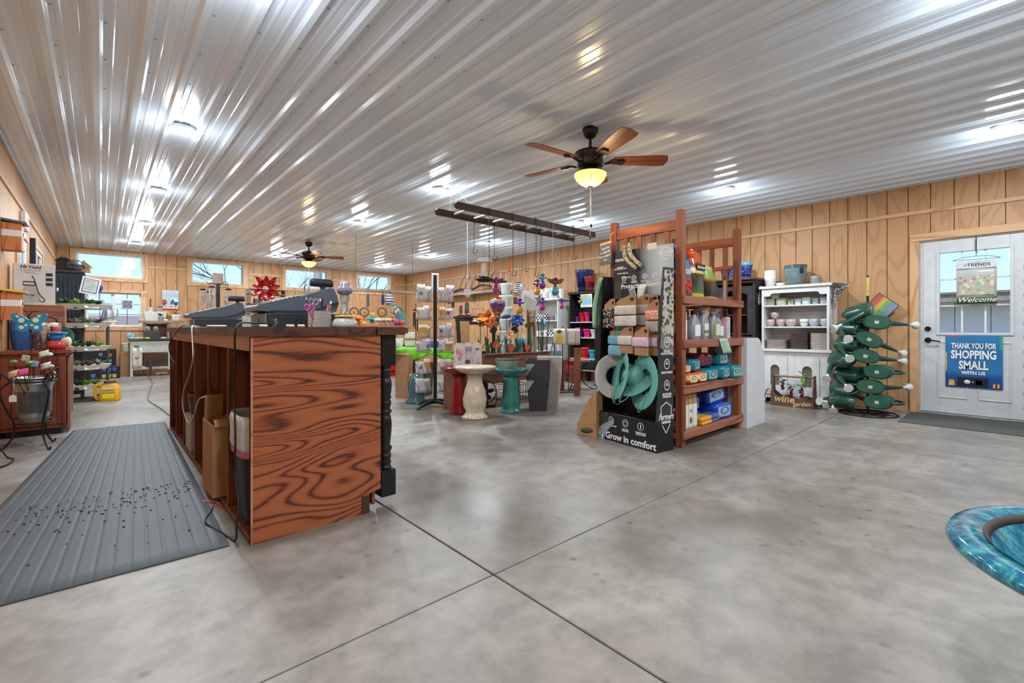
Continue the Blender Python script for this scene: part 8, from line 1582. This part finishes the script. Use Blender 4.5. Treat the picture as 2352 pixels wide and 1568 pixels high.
# ------------------------------------------------------------------ craft table behind the counter
ctb = T('craft_table', 'tall table crowded with colourful garden figurines behind the counter', 'table', (2.87, 6.1, 0), -.7); MB().box(-.46, .46, -.28, .28, 1.015, 1.05).build('table_top', wood('table_orange', (190, 120, 90), (160, 96, 70), None, .5, 'X'), ctb, bev=.004); MB().box(-.42, .42, -.25, .25, .94, 1.015).build('apron', BROWNW, ctb)
MB().box(-.4, -.1, -.2, .2, 0, .94).build('pedestal', BROWNW, ctb)
CZ = 1.0505
def cl_(x, y): q = Matrix.Rotation(-.7, 3, 'Z') @ Vector((x, y, 0)); return (2.87+q.x, 6.1+q.y)
def mush(x, y, label, cap, stem, s=1.0):
    X_, Y_ = cl_(x, y); t = T('mushroom_figure', label, 'figurine', (X_, Y_, CZ), 0, 'figurines on the craft table'); MB().lathe([(0, 0), (.035*s, 0), (.028*s, .06*s), (.03*s, .08*s), (0, .08*s)], 14).build('stem', stem, t); MB().lathe([(0, .075*s), (.065*s, .075*s), (.068*s, .09*s), (.055*s, .115*s), (0, .125*s)], 18).build('cap', cap, t)
RO_ = P('resin_orange', (222, 116, 40), .4); RY_ = P('resin_mustard', (222, 180, 50), .4); RB_ = P('resin_turquoise', (40, 150, 180), .4); RW_ = P('resin_cream', (206, 200, 190), .5)
mush(-.36, -.12, 'grey white toadstool at left end of the craft table', P('cap_grey', (170, 164, 160), .5), RW_, .9); mush(-.2, -.12, 'orange mushroom figure at front of the craft table', RO_, RO_, 1.15); mush(-.04, .02, 'turquoise mushroom stand on the craft table', RB_, RB_, 1.05); mush(-.26, .12, 'small blue toadstool behind the orange mushroom', RB_, RW_, .7)
def fig(x, y, label, mat, prof_, name='garden_figure', cat='figurine'): X_, Y_ = cl_(x, y); return tag(MB().lathe(prof_, 16).build(name, mat, None, (X_, Y_, CZ)), label, cat, 'figurines on the craft table')
fig(-.11, -.15, 'small mustard pot on the craft table', RY_, [(0, 0), (.025, 0), (.035, .06), (.03, .06), (0, .05)], 'mustard_pot', 'pot'); fig(-.3, -.05, 'round blue pot beside the orange mushroom', RB_, [(0, 0), (.03, 0), (.04, .03), (.03, .055), (0, .05)], 'blue_pot', 'pot'); X_, Y_ = cl_(-.04, .02); pot('mustard_pot', 'mustard pot standing on the turquoise mushroom', 'pot', (X_, Y_, CZ+.132), RY_, .035, .028, .055)
def wreath(x, y, label, mat, r=.06):
    X_, Y_ = cl_(x, y); t = T('wire_wreath', label, 'wreath', (X_, Y_, CZ), -.6, 'small wreaths on the craft table'); MB().tube([(r*math.cos(2*PI*k/20), 0, .2+r*math.sin(2*PI*k/20)) for k in range(20)], .01, 6, closed=True).build('ring', mat, t); MB().cyl((0, 0, .0), (0, 0, .2-r), .005, n=5).build('stake', BLKM, t); MB().ball((0, -.005, .2), (.02, .012, .03), 10, 6).build('bird', P('bird_orange', (206, 130, 60), .6), t)
WR = P('vine_brown', (96, 84, 70), .8); wreath(-.34, .18, 'brown wreath at left back of the craft table', WR); wreath(-.2, .2, 'second brown wreath at back of the craft table', WR); wreath(.06, .18, 'wreath with orange bird in middle of the craft table', WR); wreath(.22, .16, 'pale wreath right of middle on the craft table', P('vine_pale', (170, 160, 140), .8)); wreath(.32, .05, 'wreath beside the teal peacock figure', WR)
X_, Y_ = cl_(.37, -.08); t = T('peacock_figure', 'teal peacock figure at right end of the craft table', 'figurine', (X_, Y_, CZ), -.6); loft(MB(), [(0, 0, 0, .03, .03, 2), (0, 0, .04, .05, .04, 2), (0, 0, .1, .05, .04, 2), (-.02, 0, .15, .022, .02, 2), (-.03, 0, .19, .015, .015, 2)], 14).build('body', ceram('peacock_teal', (40, 120, 130)), t); MB().prism([(.02, .02), (.09, .0), (.1, .1), (.06, .2), (.0, .16)], -.01, .01, 'y').build('tail', ceram('tail_teal', (90, 140, 130)), t)
for k, (x, c, lb) in enumerate(((.1, (206, 200, 190), 'white bird figure at front of the craft table'), (.17, (196, 180, 110), 'straw mushroom figure in the tray'), (.24, (200, 186, 120), 'second straw mushroom figure in the tray'), (.31, (196, 90, 70), 'small red gnome figure in the tray'))): mush(x, -.19+.02*(k % 2), lb, P('figcap_%d' % k, c, .6), RW_, .85)
for k, (x, y, c, lb) in enumerate(((.42, -.2, (222, 80, 40), 'orange tulip pot hanging at right end of craft table'), (.36, -.24, (160, 60, 130), 'purple flower bunch at the table corner'))): fig(x, y, lb, P('endpot_%d' % k, c, .4), [(0, 0), (.02, 0), (.045, .07), (.038, .07), (0, .05)], 'hanging_pot', 'pot')
t = T('framed_print', 'green framed print standing at back of the craft table', 'picture', (3.62, 6.9, 1.2), -.5); MB().box(-.09, .09, -.008, .008, 0, .22).build('frame', P('frame_sage', (130, 150, 110), .6), t, bev=.003); MB().ball((0, -.01, .12), (.05, .003, .05), 12, 6).build('flower_print', INK, t); MB().box(-.012, .012, .01, .03, -1.2, .1).build('support', BROWNW, t)
# tables and boxes between counter and spinner rack
gt = T('cloth_table', 'table draped with lime green cloth behind the spinner rack', 'table', (3.95, 6.35, 0), -.55); MB().box(-.5, .5, -.3, .3, .68, .71).build('table_top', BROWNW, gt)
for sx_ in (-1, 1):
    for sy_ in (-1, 1): MB().box(sx_*.45-.02, sx_*.45+.02, sy_*.26-.02, sy_*.26+.02, 0, .68).build('leg', BROWNW, gt)
LIM = P('lime_tulle', (120, 206, 40), .6, 0, .12, 12); gcl = T('lime_cloth', 'bright lime green cloth gathered along the table edge', 'tablecloth', (3.95, 6.35, .711), -.55); MB().box(-.5, .5, -.3, .3, 0, .004).build('cloth_top', LIM, gcl); MB().sheet(lambda u, v: (-.53+1.06*u, -.305-.03*v-.02*math.sin(u*40)*v, .004-(.1+.1*math.sin(PI*u*2)**2)*v), 60, 4, .004).build('cloth_swag', LIM, gcl); MB().sheet(lambda u, v: (-.52+.05*u*(1-v)+.03*v, -.34, -.02-.3*v), 3, 6, .01).build('tied_tail', LIM, gcl)
t = T('blue_basket', 'blue rimmed basket of pink cards on the lime cloth', 'basket', (3.95, 6.2, .7155), -.55); loft(MB(), [(0, 0, 0, .24, .1, 6), (0, 0, .1, .27, .12, 6), (0, 0, .1, .262, .112, 6), (0, 0, .02, .23, .09, 6)], 28).build('basket_body', P('basket_blue', (60, 76, 150), .6), t)
for k in range(6): tag(MB().box(-.03, .03, -.003, .003, 0, .12).build('pink_card', P('card_pink_%d' % (k % 2), ((196, 140, 130), (206, 200, 196))[k % 2], .6), None, (3.78+k*.06, 6.3-k*.035, .74), (-.2, 0, -.55)), 'card %s in the blue basket' % ('one, leftmost', 'two from left', 'three from left', 'four from left', 'five from left', 'six, rightmost')[k], 'card', 'cards in the blue basket')
carton('tall_kraft_box', 'tall narrow kraft box standing on the floor right of counter', 'box', (3.32, 6.08, 0), .15, .2, .64, KRAFT, .5); t = T('brown_planter', 'dark brown glossy square planter beside the kraft box', 'planter', (3.63, 6.12, 0), .5); loft(MB(), [(0, 0, 0, .13, .13, 12), (0, 0, .48, .15, .15, 12), (0, 0, .5, .155, .155, 12), (0, 0, .5, .14, .14, 12), (0, 0, .4, .135, .135, 12)], 28, smooth=False).build('planter_body', ceram('bronze_glaze', (84, 62, 44)), t)
flowerpot('red_pot', 'bright red pot with saucer on the floor in the distance', (4.66, 9.05, 0), P('resin_re', cols_['re'], .35), .13, .3); flowerpot('pink_pot', 'magenta pot beside the red pot in the distance', (4.95, 9.15, 0), P('resin_pk', cols_['pk'], .35), .12, .33)
dk = T('dark_table', 'dark table standing beyond the red pot', 'table', (4.75, 9.3, 0), .2); MB().box(-.5, .5, -.3, .3, .62, .66).build('table_top', WALN, dk, bev=.004); MB().box(-.46, .46, -.26, .26, .5, .62).build('apron', P('console_black', (38, 40, 46), .4), dk)
for sx_ in (-1, 1):
    for sy_ in (-1, 1): MB().box(sx_*.44-.025, sx_*.44+.025, sy_*.24-.025, sy_*.24+.025, 0, .5).build('leg', BLKM, dk)
t = T('tool_pail', 'white square pail of wooden tools on the lime cloth end', 'pail', (3.48, 6.58, .7155), -.4); loft(MB(), [(0, 0, 0, .07, .07, 8), (0, 0, .14, .085, .085, 8), (0, 0, .14, .078, .078, 8), (0, 0, .02, .065, .065, 8)], 20).build('pail_body', P('pail_white', (206, 206, 202), .4), t)
for k in range(5): tag(MB().cyl((0, 0, 0), (.02*(k-2), 0, .2+.02*k), .006, n=6).build('wooden_tool', TRIM, None, (3.44+k*.02, 6.6-k*.02, .74)), 'wooden handled tool %s in the white pail' % ('leftmost', 'second', 'in the middle', 'fourth', 'rightmost')[k], 'tool', 'tools in the white pail')
carton('red_print_box', 'white box printed with red rooster on the lime cloth table', 'box', (3.72, 6.62, .7155), .16, .05, .24, bands('rooster_box', [(0, (150, 40, 36)), (.15, (216, 212, 206)), (.4, (210, 206, 200)), (.5, (160, 60, 50)), (.65, (214, 210, 206)), (1, (216, 214, 210))], 'Z'), -.5); carton('small_kraft_box', 'small kraft box on the lime cloth table', 'box', (3.86, 6.55, .7155), .1, .1, .2, KRAFT, -.5)
for k, (y, lb) in enumerate(((10.7, 'small black plaque on right wall near the far corner'), (8.1, 'small dark bracket lamp on right wall by the wall shelf'))): tag(MB().box(-.02, 0, -.06, .06, 0, .15).build('wall_plaque', BLACK, None, (XR-.001, y, 1.6), bev=.02), lb, 'plaque')

for k, (x, y, c, lb) in enumerate(((3.72, 5.02, 'red', 'dark red glass apple on the low bench end'), (3.66, 4.98, 'feeder_red', 'bright red glass apple on the low bench end'))):
    t = T('glass_apple', lb, 'ornament', (x-.12, y-.2, .5305), 0, 'glass apples on the low bench'); MB().lathe([(0, .01), (.02, 0), (.045, .025), (.05, .05), (.035, .08), (.012, .085), (0, .07)], 16).build('apple', gl(c, (150, 22, 30)), t); MB().cyl((0, 0, .07), (.005, 0, .1), .003, n=5).build('stalk', BROWNW, t)
